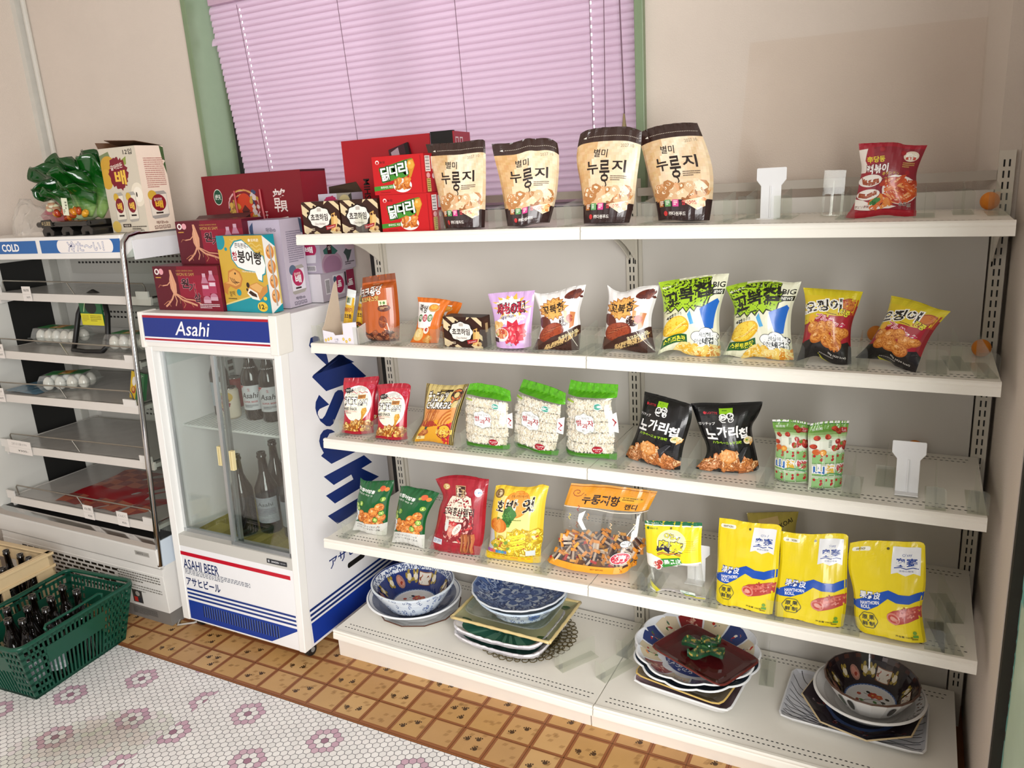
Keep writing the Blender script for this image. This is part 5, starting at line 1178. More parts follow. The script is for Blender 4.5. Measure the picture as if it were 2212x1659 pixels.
def rice_inside(o, s):
    puff = mat('puffed_rice', None, .6, spec=.2, noise_amt=.12, noise_scale=400)
    rnd = random.Random(int(s.org[0] * 1000)); N = 5
    for k in range(N):
        mb = MB(); v0 = .205 + k * .145; v1 = v0 + .141
        for q in range(280):
            u = rnd.uniform(.04, .96); v = rnd.uniform(v0 + .008, v1 - .008); p, n = s.fn(u, v); dep = rnd.uniform(-.0065, -.003); edge = min(v - v0, v1 - v)
            c = p + n * (dep - (.004 if edge < .018 else 0)); r = .0056; ang = rnd.uniform(0, pi); ex = Vector((cos(ang), 0, sin(ang))); ey = Vector((-sin(ang), 0, cos(ang))); ez = Vector((0, -1, 0))
            col = rnd.choice(['f8f3e8', 'f5efe0', 'faf7ef', 'efe4ce', 'f4ead8'])
            vs = [c + ex * r, c - ex * r, c + ey * r * .6, c - ey * r * .6, c + ez * r * .6, c - ez * r * .6]
            mb.add(vs, [(0, 2, 4), (2, 1, 4), (1, 3, 4), (3, 0, 4), (2, 0, 5), (1, 2, 5), (3, 1, 5), (0, 3, 5)], col)
        # core slab so the bar is solid
        M_ = 8; gr = [[s.fn(.03 + .94 * i / M_, v0 + .006 + (v1 - v0 - .012) * j / 3) for i in range(M_ + 1)] for j in range(4)]
        for j in range(3):
            for i in range(M_): mb.face([gr[a][b][0] + gr[a][b][1] * -.0075 for a, b in ((j, i), (j + 1, i), (j + 1, i + 1), (j, i + 1))], 'efe6d4')
        mb.obj('rice_bar', puff, o)
for k, lab in (('rice1', 'puffed rice bar bag with folded green top beside the gold churro bag'), ('rice2', 'puffed rice bar bag with slanted green top, middle of the three'), ('rice3', 'puffed rice bar bag with straight green top, right of the three by the shelf joint')):
    bag(k, 'puffed_rice_bag', lab, rice_art(k == 'rice2'), lambda u, v: '58ab1c' if v < .17 else ('4f9c1c' if v > .92 else 'f4f2ec'), .032, 'block', {'rice1': 4, 'rice2': 7, 'rice3': 2}[k], .0018, 'green-topped puffed rice bags', clear=lambda u, v: .17 <= v <= .92, inside=rice_inside)
def nogari_art(a):
    a.rect(0, 0, 100, 3, '1c1c1e', 0); a.ell(16, 13.5, 2.2, 2, 'c8303c'); a.text('LOTTE', 27, 13.5, 16, 3, 'b8303c', bold=.04)
    a.poly([(38, 7), (58, 6.4), (58, 14), (38, 15)], '8fc41e'); a.lines(42, 9, 54, 12, 1, '4a7a10', 2)
    for x, y, r in ((43, 19, 6), (54, 17.4, 6), (56, 23, 4.6)): a.ell(x, y, r * 1.0, r * .78, 'f0f0ee', 18, 0, .3); a.ell(x, y, r * .72, r * .55, '141416', 18, 0, .3); a.ell(x + .8, y - .6, r * .25, r * .2, 'f0f0ee', 10, 0, .3)
    a.stroke([(37, 22), (42, 26), (48, 26)], 1.3, 'e6e6e4'); a.text('ガリチップ', 16, 28.5, 28, 4.2, 'f1f0ee', bold=.03, rot=-1)
    for s, x, y, w, h in (('노', 20, 43, 20, 15), ('가', 41, 39.5, 19, 15), ('리', 62, 40, 18, 16), ('칩', 81, 43, 17, 14)): a.text(s, x, y, w, h, 'f6f5f3', bold=.065)
    a.text('ハラペーニョマヨ味', 46, 54.5, 58, 4.2, 'a5d42a', bold=.05, rot=0); a.ell(88, 54, 9, 5, 'e9dfc4'); a.ell(87, 53.4, 6.5, 3.4, 'd9c178'); a.ell(86, 53.2, 2.4, 1.3, '6f9a3a'); a.poly([(90, 56), (98, 52), (97, 58), (90, 62)], 'dba45c')
    a.blobs(10, 74, 92, 93, 34, 12, 5.5, ['e6a766', 'd98e4a', 'f0c48e', 'c97a3c', 'e8b27c', 'dd9a6a'], 6, .32, hi='f4d6ae', edge='9c5a2c', mask=lambda x, y: y > 74 + abs(x - 45) * .16)
    a.poly([(26, 70), (40, 63), (56, 66), (60, 78), (48, 84), (30, 80)], 'd88a40'); a.poly([(28, 70), (41, 64.5), (55, 67.5), (57, 77), (47, 82), (31, 78)], 'e9a862'); a.blobs(30, 67, 54, 80, 26, 2.2, 1.4, ['f2c68e', 'd99150', 'edb678'], 9)
    a.poly([(62, 72), (76, 62), (84, 63), (74, 74), (68, 84)], '2a2a2e'); a.stroke([(70, 76), (82, 63)], .8, '6a6a70')
for k, lab in (('nogari1', 'black chip bag tilted left, left of the two on the third shelf'), ('nogari2', 'black chip bag standing square, right of the two on the third shelf')):
    bag(k, 'black_chip_bag', lab, nogari_art, '0b0b0d', .032, 'pillow', 3 if k == 'nogari1' else 6, .0026, 'black chip bags on the third shelf')
def hawcake_art(a):
    a.rect(0, 0, 100, 3.2, 'e9eae4', 0); a.rect(0, 3.2, 100, 4.4, '2f6a34', 0); a.text('信远齋', 22, 10.5, 28, 4, 'e9efe2', bold=.02); a.rect(80, 9, 97, 16, 'b3222a'); a.text('北京', 88.5, 12.5, 12, 5, 'f0e0d8', bold=.03)
    for x, y in ((18, 22), (44, 21), (66, 11), (74, 14), (10, 34)): a.ell(x, y, 8, 3.6, '9c2a1c'); a.ell(x - 1, y - .6, 6.5, 2.8, 'c9472c')
    a.blobs(60, 26, 98, 38, 12, 9, 4, ['a31f26', 'bd3a30', '8a1820', '5a8a3c'], 4, hi='dd7a6a'); a.lines(46, 26, 54, 37, 5, '8f9a8a', 3)
    for r in range(3):
        for c in range(3):
            x, y = 20 + c * 31, 52 + r * 17.5; a.rect(x - 14, y - 7.6, x + 14, y + 7.6, ['8fbf7c', 'a4cc94', '86b56e', 'c2d8b0'][(r * 2 + c) % 4]); a.rect(x - 14, y - 7.6, x + 14, y - 6, 'd2e4c6'); a.rect(x - 14, y + 6, x + 14, y + 7.6, '6f9a5a')
            for q in range(4): a.ell(x - 9 + (q * 37) % 19, y - 4 + (q * 23) % 9, 3.4, 2, 'b3262f', 12, 0, .2)
    a.k += 1; a.ell(16, 42, 9, 4.4, 'd0642c'); a.ell(32, 43, 9, 4.4, 'e08f34'); a.ell(32, 43, 5, 2.4, 'efc05a')
    for s, x, c in (('山', 22, '2f6fb8'), ('楂', 52, 'e3b83a'), ('饼', 82, 'c2404a')): a.text(s, x, 67, 27, 13.5, c, bold=.06, out=[('f4f2ee', .13)])
    a.stroke([(30, 76), (50, 73), (70, 74), (92, 78)], 1.6, '4a9a6a')
    a.lines(4, 95, 70, 98, 1, '3a4a3a', 3)
for k, lab in (('hawcake1', 'narrow white and green hawthorn cake packet, left of the touching pair'), ('hawcake2', 'narrow white and green hawthorn cake packet, right of the touching pair')):
    bag(k, 'hawthorn_cake_packet', lab, hawcake_art, lambda u, v: mixc('6fa044', 'e6ebdc', max(0, min(1, (v - .12) / .14))) if v < .4 else 'cfdcc2', .020, 'block', 3 if k == 'hawcake1' else 5, .0022, 'hawthorn cake packets')

# ---------------------------------------------------------- fourth shelf
def greensq_art(a):
    a.text('오징어땅콩', 30, 17, 56, 6.5, 'f1f3ee', bold=.07, rot=8); a.text('새콤한 매콤 맛', 30, 24, 50, 3, 'dfe6da', rot=8); a.rect(56, 19, 72, 22, '0d4a24')
    for x, y, r, c in ((76, 13, 8, 'd0582a'), (88, 15, 6, 'e0843c'), (68, 16, 4, '9ab84a')): a.ell(x, y, r, r * .62, c)
    a.poly([(0, 52), (8, 48), (18, 56), (20, 66), (12, 76), (0, 80)], 'd2dde2'); a.poly([(0, 60), (8, 58), (12, 68), (0, 74)], '7a4a34')
    for x, y, r in ((26, 70, 12), (44, 66, 14), (64, 56, 13), (80, 48, 12), (84, 66, 12), (28, 60, 9), (60, 74, 14), (44, 78, 10), (80, 78, 11)): a.ell(x, y, r * 1.06, r * .68, 'b35a1c', 20, 0, .2); a.ell(x - .5, y - .8, r * .94, r * .58, 'e2913f', 20, 0, .2); a.ell(x - r * .3, y - r * .2, r * .34, r * .18, 'f2c084', 12, 0, .2); a.stroke([(x - r * .5, y + 1.5), (x + r * .5, y - .5)], .6, '9c4a18', .2)
    a.k += 1
    for x, y in ((12, 46), (26, 42), (70, 70), (86, 58), (86, 33), (16, 52)): a.ell(x, y, 7.5, 5, '3f7a22', 16, 0, .3); a.ell(x, y, 6, 3.8, 'b4cf5c', 16, 0, .3); a.ell(x, y, 2.6, 1.7, 'dde6a0', 10, 0, .3)
    a.k += 1; a.poly([(0, 80), (100, 77), (100, 100), (0, 100)], 'd9d9d4'); a.text('イカピーナッツスナック', 48, 84, 70, 4, '24282a', bold=.03); a.text('スパイシーマヨネーズ味', 48, 89.5, 70, 4, '24282a', bold=.03)
for k, lab in (('greensquid1', 'dark green peanut bag with pointed corner at the left end of the fourth shelf'), ('greensquid2', 'dark green peanut snack bag between its twin and the red ginseng bag')):
    bag(k, 'green_peanut_bag', lab, greensq_art, lambda u, v: '105a2c' if v < .8 else ('d9d9d4' if v < .94 else 'a9aaa8'), .026, 'pillow', 4 if k == 'greensquid1' else 8, .0022, 'dark green peanut bags on the fourth shelf')
def ginseng_art(a):
    P = 'efdcc8'
    a.poly([(26, 26), (32, 22), (40, 22), (44, 16), (64, 16), (66, 21), (74, 23), (80, 34), (84, 42), (84, 83), (30, 83), (24, 70), (27, 52), (22, 40)], '8f1524'); a.poly([(28, 27), (33, 23.5), (41, 23.5), (45, 18), (63, 18), (65, 22.5), (73, 24.5), (78, 35), (82, 43), (82, 82), (31, 82), (26, 70), (29, 52), (24, 41)], P)
    a.rect(42, 11, 62, 25, 'b9926a'); a.rect(43, 12, 61, 24.2, '3a1512'); a.text('紅', 49, 16.5, 9, 8, 'efd9b8', bold=.02); a.text('蔘', 56, 19, 8, 8, 'd9b57c', bold=.02); a.ell(22, 12, 8, 3.6, 'c9a45c'); a.ell(22, 12, 6, 2.4, 'efe2c2'); a.ell(86, 17, 7, 5, 'd9e4ee'); a.rect(80, 16.4, 92, 18, '5a86c2')
    a.lines(48, 30, 64, 32.5, 1, '6a4a40', 2); a.text('고려 홍삼 함유 건강', 70, 34, 36, 2.6, 'b3282c', bold=.02); a.text('고려홍삼젤리', 52, 42, 62, 10.5, '281a16', bold=.035); a.text('KOREA RED GINSENG JELLY', 54, 50, 52, 2.8, '5a4038', bold=.02)
    a.poly([(30, 55), (80, 54), (80, 80), (36, 80), (26, 72)], '7a1420'); a.blobs(32, 57, 78, 78, 26, 9, 5, ['b3202c', '8f1622', 'c93a3c', 'd98a7a', '6a101a'], 5, .3, hi='e2a49a'); a.ell(54, 64, 12, 4.4, 'f0e6d8', 20, -50); a.text('고려홍삼', 54, 64, 16, 3.4, '2a1a18', rot=-52); a.ell(33, 60, 4, 8, 'd9dcd6', 16, 8)
    for k in range(4):
        x = 62 + k * 6; a.poly([(x, 70), (x + 6, 69), (x + 8, 76), (x + 6, 88), (x + 9, 96), (x + 4, 98), (x + 1, 90), (x + 2, 80)], ['8f4a26', 'a85a2c', '7a3a20', 'b8683a'][k]); a.stroke([(x + 2, 72), (x + 4, 82), (x + 3, 94)], .7, 'cf9058')
    a.rect(6, 80, 26, 88, 'd9dce6'); a.lines(8, 81.5, 24, 87, 3, '6a7a9c', 3)
bag('ginseng', 'ginseng_jelly_bag', 'large crimson ginseng jelly bag with cream window label on the fourth shelf', ginseng_art, lambda u, v: 'a51a2c' if (u * 7 + v * 3) % 1 < .6 else '9c1728', .036, 'pillow', 6, .0026)
def pumpkin_art(a):
    a.ell(52, 21, 24, 17, 'de8a2a'); a.ell(52, 20.5, 22, 15.6, 'e99e40'); a.ell(14, 10, 9, 6, '7a5a30'); a.ell(14, 10, 6, 4, 'd9c69a'); a.text('전통 우리의 먹거리!', 54, 11, 30, 3, '6a3c1c', bold=.01)
    for s, x, y, w, h in (('호', 22, 25, 14, 14), ('박', 44, 24, 22, 18), ('엿', 74, 23, 22, 18)): a.text(s, x, y, w, h, '1f1512', bold=.06, out=[('f4ead0', .05)])
    a.lines(50, 40, 76, 42, 1, '5a7a3a', 3); a.blobs(34, 30, 50, 46, 16, 8, 5, ['3f7a34', '55933f', '2f6428'], 4); a.ell(23, 50, 17, 9.5, 'cf6a1c'); a.ell(18, 50, 8, 9, 'e08a34'); a.ell(28, 50, 8, 9, 'dd8430'); a.ell(23, 50, 5, 9.4, 'ec9e4c'); a.rect(20, 39.5, 25, 43, '5a7a30')
    a.poly([(2, 54), (14, 58), (20, 88), (4, 90)], 'c2c6c6'); a.blobs(16, 58, 96, 88, 58, 9, 5, ['ead63a', 'e2c428', 'f2e66a', 'd9b41f', 'efdc52'], 6, .3, hi='f9f2a8', edge='b8941a'); a.blobs(18, 62, 94, 88, 12, 2.5, 3, ['b8522a', '7a9a3a'], 8)
    for k in range(3): a.poly([(46, 62 + k * 7.5), (70, 58 + k * 7.5), (76, 62 + k * 7.5), (52, 67 + k * 7.5)], 'f0de3c'); a.stroke([(50, 65 + k * 7.5), (72, 61 + k * 7.5)], .6, 'a8901a')
    for k, c in enumerate(('8a5aa8', 'c94a7a', 'd9684a', '3a8ac2', '4a9ac9', '3aa0b8', '6a7ab8')): a.rect(3 + k * 5.6, 84, 8 + k * 5.6, 88.5, c, 0)
    a.k += 1; a.rect(76, 82, 92, 89, 'd2d9dc'); a.rect(0, 91, 100, 100, 'e8c41e', 0); a.rect(3, 92.8, 97, 94, 'd9822a', 1)
bag('pumpkin', 'pumpkin_toffee_bag', 'yellow pumpkin toffee bag with orange circle, next to the crimson bag', pumpkin_art, lambda u, v: 'ecc93a' if v < .9 and (u < .2 or u > .82 or v < .12) else ('f0e08c' if v < .9 else 'e9c522'), .038, 'pillow', 4, .0022)
def candy_art(a):
    B = '2a1a14'
    a.rect(0, 0, 100, 2, 'e0a85a', 0); a.rect(0, 2, 100, 3, 'b36a1c', 0); a.stroke([(12 + (7.5 - k * .55) * cos(k * .7), 10 + (5.5 - k * .4) * sin(k * .7)) for k in range(13)], .7, '8f2a1a'); a.text('누룽지향', 42, 17, 44, 11.5, B, bold=.05, out=[('d9922f', .03)]); a.text('캔디', 78, 22, 14, 6.5, B, bold=.05); a.ell(76, 14, 14, 3.6, 'd9a82f'); a.lines(66, 11.5, 88, 16, 2, '6a3c14', 2)
    a.stroke([(0, 27.5), (20, 27), (40, 28), (60, 29.5), (80, 29), (100, 27.5)], .9, 'efdccb')
    for x, y, c in ((18, 28, 'a8221c'), (10, 38, 'd9c94a'), (32, 36, 'd98f2a'), (60, 44, 'e2c49a'), (86, 44, 'd9cf9a'), (20, 46, '8a4a2a'), (70, 52, 'cfae8a')): a.stroke([(x, y - 3), (x + 2.4, y - 1.5), (x, y + 1), (x + 2.2, y + 3)], 1, c)
    a.poly([(22, 34), (29, 30), (27, 40), (33, 50), (28, 51), (22, 42)], 'f4f2ee'); a.stroke([(90, 40), (80, 54)], .8, 'eceae6')
    a.ell(80, 63, 6.5, 4.2, '2a2826'); a.ell(80, 63, 6, 3.7, 'eeeeec'); a.text('HACCP', 80, 63, 9, 2, '2a2826', bold=.05); a.ell(79, 80, 11, 7.4, 'f2dfe0'); a.ell(79, 80, 10.2, 6.7, 'c2203c'); a.text('情', 79, 80, 12, 8.5, 'f4eae6', bold=.03)
    a.text('BEST BEFORE', 58, 95, 14, 1.8, '7a4a1a'); a.poly([(76, 90.5), (84, 90), (84, 99), (76, 99)], 'efae5a')
def candy_inside(o, s):
    rnd = random.Random(9); n = 0
    mb = MB()
    for k in range(120):
        u = rnd.uniform(.04, .96); v = rnd.uniform(.56 + .12 * abs(u - .5), .90); p, nn = s.fn(u, v); b = Vector((p.x, rnd.uniform(-.4, .85) * -p.y * -1, p.z)); b = Vector((p.x, p.y * rnd.uniform(.05, .86), p.z))
        M_ = Matrix.Translation(b) @ Matrix.Rotation(rnd.uniform(-1.5, 1.5), 4, 'Y') @ Matrix.Rotation(rnd.uniform(-.5, .5), 4, 'X'); st = len(mb.v)
        c1 = rnd.choice(['3a201c', '4a2a22', '2f1a1c', '4f332c', 'c9b8a4'])
        mb.box((-.012, -.0035, -.008), (.012, .0035, .008), c1); mb.box((-.012, -.0038, -.002), (.012, -.0036, .004), rnd.choice(['b9a28c', 'd2c2ae', '8a6a54'])); mb.box((.012, -.002, -.009), (.020, .002, .009), 'd98a24'); mb.box((-.020, -.002, -.009), (-.012, .002, .009), rnd.choice(['d98a24', 'e0a040', 'b3241c'])); mb.xf(M_, st)
    q = mb.obj('wrapped_candies', mat('candy_wrapper', None, .25, spec=.6, coat=.3), o); q['kind'] = 'stuff'
bag('candy', 'candy_bag', 'big clear candy bag with orange header and orange foot across the shelf joint', candy_art, lambda u, v: 'dd9526' if v < .27 else ('eca02a' if v > .90 else 'ece6dc'), .042, 'pouch', 3, .0024, clear=lambda u, v: .27 <= v <= .90, inside=candy_inside)
def osay_art(a):
    a.rect(0, 0, 100, 4.5, '126a44', 0); a.ell(4, 3, 3, 2.6, 'e6efe9'); a.text('绿色食品 Green Food', 21, 2.6, 24, 1.9, 'eef4f0', bold=.03); a.rect(0, 4.5, 100, 6, 'f0f2ee', 0); a.ell(49, 8.5, 2, 1.5, '6a6a30')
    a.ell(7, 9.5, 2.6, 2, '2f6a2c'); a.text('赫峪食品', 18, 9.5, 15, 2.6, '6a8a2c', bold=.02)
    a.ell(51, 27, 26, 17, 'f8f5b0'); a.text("O'Say", 52, 20, 28, 8.5, 'f2e23a', bold=.06, rot=8, out=[('f8f8f4', .16), ('2a2a5a', .09)])
    a.text('奥赛', 49, 33, 46, 16, 'efdf2e', bold=.05, rot=3, out=[('2f2a44', .08)]); a.stroke([(26, 45), (36, 42), (46, 43.5), (56, 41), (68, 43)], 3, '2f2a44'); a.stroke([(26, 45), (36, 42), (46, 43.5), (56, 41), (68, 43)], 1.9, 'e29a2e')
    a.lines(74, 24, 92, 40, 6, 'cdb51c', 2, .25)
    a.poly([(2, 46), (14, 44), (36, 52), (62, 54), (99, 51), (99, 53), (64, 56), (36, 62), (18, 63), (2, 62)], 'eef0ea'); a.poly([(26, 52), (66, 46), (70, 54), (36, 63)], '2f8a2c'); a.text('果丹皮', 53, 53, 32, 6.5, 'f4f7f0', bold=.05, rot=-10)
    for x, y in ((22, 58), (30, 56), (26, 62)): a.ell(x, y, 6.5, 4.4, 'f2ece6', 16, 0, .2)
    for x, y in ((22, 58), (30, 56), (26, 62)): a.ell(x, y, 5.4, 3.6, 'b3302a', 16, 0, .2); a.ell(x - 1, y - .8, 2, 1.2, 'dd7a62', 10, 0, .2)
    a.poly([(1, 84), (22, 97), (14, 100), (0, 92)], 'd9d02c'); a.rect(58, 93, 84, 96.5, 'dfe9e2'); a.lines(60, 94, 82, 96, 1, '3a8a6a', 2); a.rect(60, 97, 84, 98, '3a9a6a'); a.rect(64, 98.4, 99, 100, 'd9cf2a')
def osay_inside(o, s):
    m = mat('hawthorn_stick', '4a1c1e', .3, noise_amt=.12, coat=.2)
    for k in range(7):
        mb = MB(); pts = []; rr = []
        for q in range(10):
            v = .60 + .36 * q / 9; u = .20 + k * .115 + .06 * (v - .6); p, n = s.fn(min(u, .97), v); pts.append(p + Vector((0, .0085, 0))); rr.append(.0078)
        mb.tube(pts, rr, '4a1c1e', 10); mb.obj('hawthorn_stick', m, o, smooth=True)
bag('osay', 'hawthorn_stick_bag', 'yellow and clear hawthorn stick bag with green top strip, left of the bright yellow pouches', osay_art, lambda u, v: 'ecd91e' if v < .52 + .08 * (1 - u) else ('e9e9e6' if u < .2 else 'c9c4c2'), .022, 'pillow', 7, .0022, clear=lambda u, v: v > .54 + .09 * (1 - u) and v < .965)
def roll_art(a):
    N = '1a3f94'
    a.rect(7, 6, 27, 10.5, 'f4f2e2'); a.ell(7, 8.2, 2.6, 2.25, 'f4f2e2'); a.ell(27, 8.2, 2.6, 2.25, 'f4f2e2'); a.text('HAWTHORN', 17, 8.3, 16, 2.6, '6a5a10', bold=.06); a.ell(52, 7.5, 2, 1.4, '54502a')
    a.poly([(58, 5), (93, 5.5), (92, 33), (84, 31), (74, 34), (64, 31), (56, 33)], 'ebecee'); a.text("O'say", 76, 13.5, 12, 3.6, N, rot=-8); a.text('奥赛', 75, 20.5, 28, 8.5, N, bold=.045); a.stroke([(60, 26.5), (68, 25.5), (75, 27), (83, 25.5), (90, 26.5)], .9, N); a.text('滋滋山楂味', 75, 29, 18, 1.8, '4a5a8a')
    a.poly([(0, 67), (14, 62), (36, 55), (52, 50), (66, 53), (80, 53), (99, 47), (99, 56), (82, 62), (64, 62), (52, 59), (38, 68), (22, 74), (0, 74)], '1650b4')
    a.text('果丹皮', 27, 57.5, 30, 8, 'f4f5f6', bold=.05, out=[(N, .08)]); a.text('HAWTHORN', 26, 65.5, 28, 3.8, 'f2f3f5', bold=.05, rot=-6); a.text('ROLL', 20, 70, 14, 3.8, 'f2f3f5', bold=.05, rot=-6)
    a.poly([(52, 74), (60, 70), (99, 62), (99, 74), (80, 80), (62, 84), (54, 81)], 'b8453e'); a.poly([(56, 73), (99, 63.5), (99, 68), (62, 77)], 'cf6a5c'); a.ell(60, 78, 9.5, 5.4, 'd9897a', 20, 20); a.ell(60, 78, 7.5, 3.9, 'c2483e', 20, 20); a.ell(60, 78, 4.6, 2.1, 'e2a292', 16, 20); a.blobs(72, 66, 97, 76, 24, 1.4, .8, ['d98478', 'a83a34', 'e09a8c'], 5)
    ring = [(24 + 13 * cos(t) * (1 + .05 * cos(6 * t)), 84 + 8.4 * sin(t) * (1 + .05 * cos(6 * t))) for t in [2 * pi * k / 40 for k in range(40)]]
    a.stroke(ring, .6, '2a3a4a', 1, True); a.text('原', 19, 81, 8, 5, '24323e', bold=.03); a.text('果', 29, 80.5, 8, 5, '24323e', bold=.03); a.text('鲜', 19, 87.8, 8, 5, '24323e', bold=.03); a.text('制', 29, 87.5, 8, 5, '24323e', bold=.03); a.star(24, 84.2, 1.8, 1.2, 5, .45, '24323e')
    a.text('净含量 160克', 72, 95, 24, 2, '4a4410', bold=.03); a.ell(87, 90, 2.6, 1.9, '6f9a34'); a.rect(84, 92.4, 91, 95, '5f9a34'); a.lines(82, 96, 95, 98, 1, '6a6210', 2)
for k, lab in (('roll1', 'bright yellow hawthorn roll pouch, left of three on the fourth shelf'), ('roll2', 'bright yellow hawthorn roll pouch, middle of three on the fourth shelf'), ('roll3', 'bright yellow hawthorn roll pouch, right of three on the fourth shelf')):
    bag(k, 'hawthorn_roll_pouch', lab, roll_art, lambda u, v: 'ecd416', .024, 'pouch', {'roll1': 3, 'roll2': 6, 'roll3': 9}[k], .0022, 'bright yellow hawthorn roll pouches', cat='pouch')
# ============================================================= cartons
def carton(name, label, loc, W_, D_, H_, yaw=0, base='fff', F=None, R_=None, T_=None, L_=None, cat='box', group=None, m=None, lid=None):
    """box with its front-left-bottom corner at loc; artwork per face (front, right, top, left)"""
    mb = MB(); mb.box((0, 0, 0), (W_, D_, H_), base)
    for fn, art, asp in ((((0, 0, H_), (W_, 0, 0), (0, 0, -H_)), F, W_ / H_), (((W_, 0, H_), (0, D_, 0), (0, 0, -H_)), R_, D_ / H_), (((0, D_, H_), (W_, 0, 0), (0, -D_, 0)), T_, W_ / D_), (((0, D_, H_), (0, -D_, 0), (0, 0, -H_)), L_, D_ / H_)):
        if art:
            a = Art(asp); art(a); a.place(mb, plane_fn(*fn), None, .0003, .00003)
    if lid: lid(mb)
    o = mb.obj(name, m or PRINT); o.location = loc; o.rotation_euler = (0, 0, radians(yaw))
    return tag(o, label, cat, group)
def wonkisam(a):
    a.rect(0, 0, 100, 100, '7a1028'); a.rect(0, 0, 38, 100, '5c0f22'); a.rect(38, 20, 100, 70, '8c1430'); a.ell(6, 12, 3.6, 7, 'efe6e2'); a.ell(6, 12, 2, 4, '6a2a34'); a.ell(13, 12, 3.6, 7, 'e0a0a8'); a.lines(3, 24, 17, 27, 1, 'd9a64a', 3, .8)
    P, Q = 'd49a7a', 'b97a58'
    a.poly([(26, 8), (29, 8), (31, 20), (34, 40), (33, 58), (31, 66), (28, 66), (24, 50), (24, 30), (26, 20)], P)
    for pts, w in (([(28, 62), (24, 74), (17, 86), (12, 92)], 4.5), ([(30, 62), (40, 76), (52, 82), (62, 88)], 4.5), ([(29, 64), (31, 78), (28, 90)], 3), ([(32, 62), (46, 74), (58, 76), (70, 86)], 2.5), ([(25, 34), (20, 42), (12, 44)], 2.5), ([(22, 78), (16, 80), (9, 88)], 1.6), ([(18, 84), (20, 92)], 1.5), ([(40, 76), (44, 86), (40, 94)], 1.8), ([(52, 82), (56, 92)], 1.5), ([(12, 44), (8, 42), (5, 48)], 1.2), ([(36, 72), (36, 84)], 1.5)): a.stroke(pts, w, P if w > 2 else Q, .5)
    a.stroke([(27, 14), (28, 40), (29, 60)], 1, 'e6bd9c'); a.k += 1
    a.text('KOREA GINSENG DRINK', 50, 10, 26, 3, 'b58a4a', bold=.02); a.text('WON KI SAM', 50, 18, 27, 7, 'c9a25c'); K = '1c0a10'
    a.text('원', 48, 38, 12, 22, K, bold=.05, out='c98a94', outw=.05); a.text('기', 58, 48, 10, 20, K, bold=.04, out='c98a94', outw=.05); a.text('삼', 64, 70, 10, 20, K, bold=.04, out='c98a94', outw=.05); a.text('노', 63, 36, 4, 7, 'c93048'); a.text('표', 63, 46, 4, 7, 'c93048'); a.text('의', 63, 56, 4, 7, 'c93048')
    for x in (75, 86):
        y = 10 if x > 80 else 16
        a.rect(x + 1, y, x + 6, y + 8, 'c9a0b0'); a.poly([(x + 1, y + 8), (x + 6, y + 8), (x + 9, y + 22), (x - 2, y + 22)], 'b87a90'); a.rect(x - 2, y + 24, x + 9, y + 50, 'a83858'); a.rect(x - 1, y + 26, x + 8, y + 34, 'd9c0cc'); a.ell(x + 3.5, y + 58, 5.5, 8, 'b87a90'); a.rect(x - 2, y + 58, x + 9, y + 66, 'c9a0b0')
    a.lines(66, 84, 96, 95, 3, 'd9c6ca', 5)
carton('ginseng_drink_box', 'lower crimson ginseng drink box on the fridge top, in front', (-.680, -.352, 1.1785), .302, .098, .149, 1, '5c0f22', wonkisam, None, lambda a: a.rect(0, 0, 100, 100, '6a1226'), group='crimson ginseng drink boxes')
carton('ginseng_drink_box', 'upper crimson ginseng drink box, set back on top of the lower one', (-.594, -.300, 1.3285), .300, .10, .142, 1, '5c0f22', wonkisam, None, lambda a: (a.rect(0, 0, 100, 100, '7c1a2e'), a.ell(24, 92, 6, 14, '2a0a10')), group='crimson ginseng drink boxes', lid=lambda mb: mb.face([(-.01, .10, .143), (.22, .10, .143), (.225, .135, .158), (-.025, .13, .153)], '4a1018'))
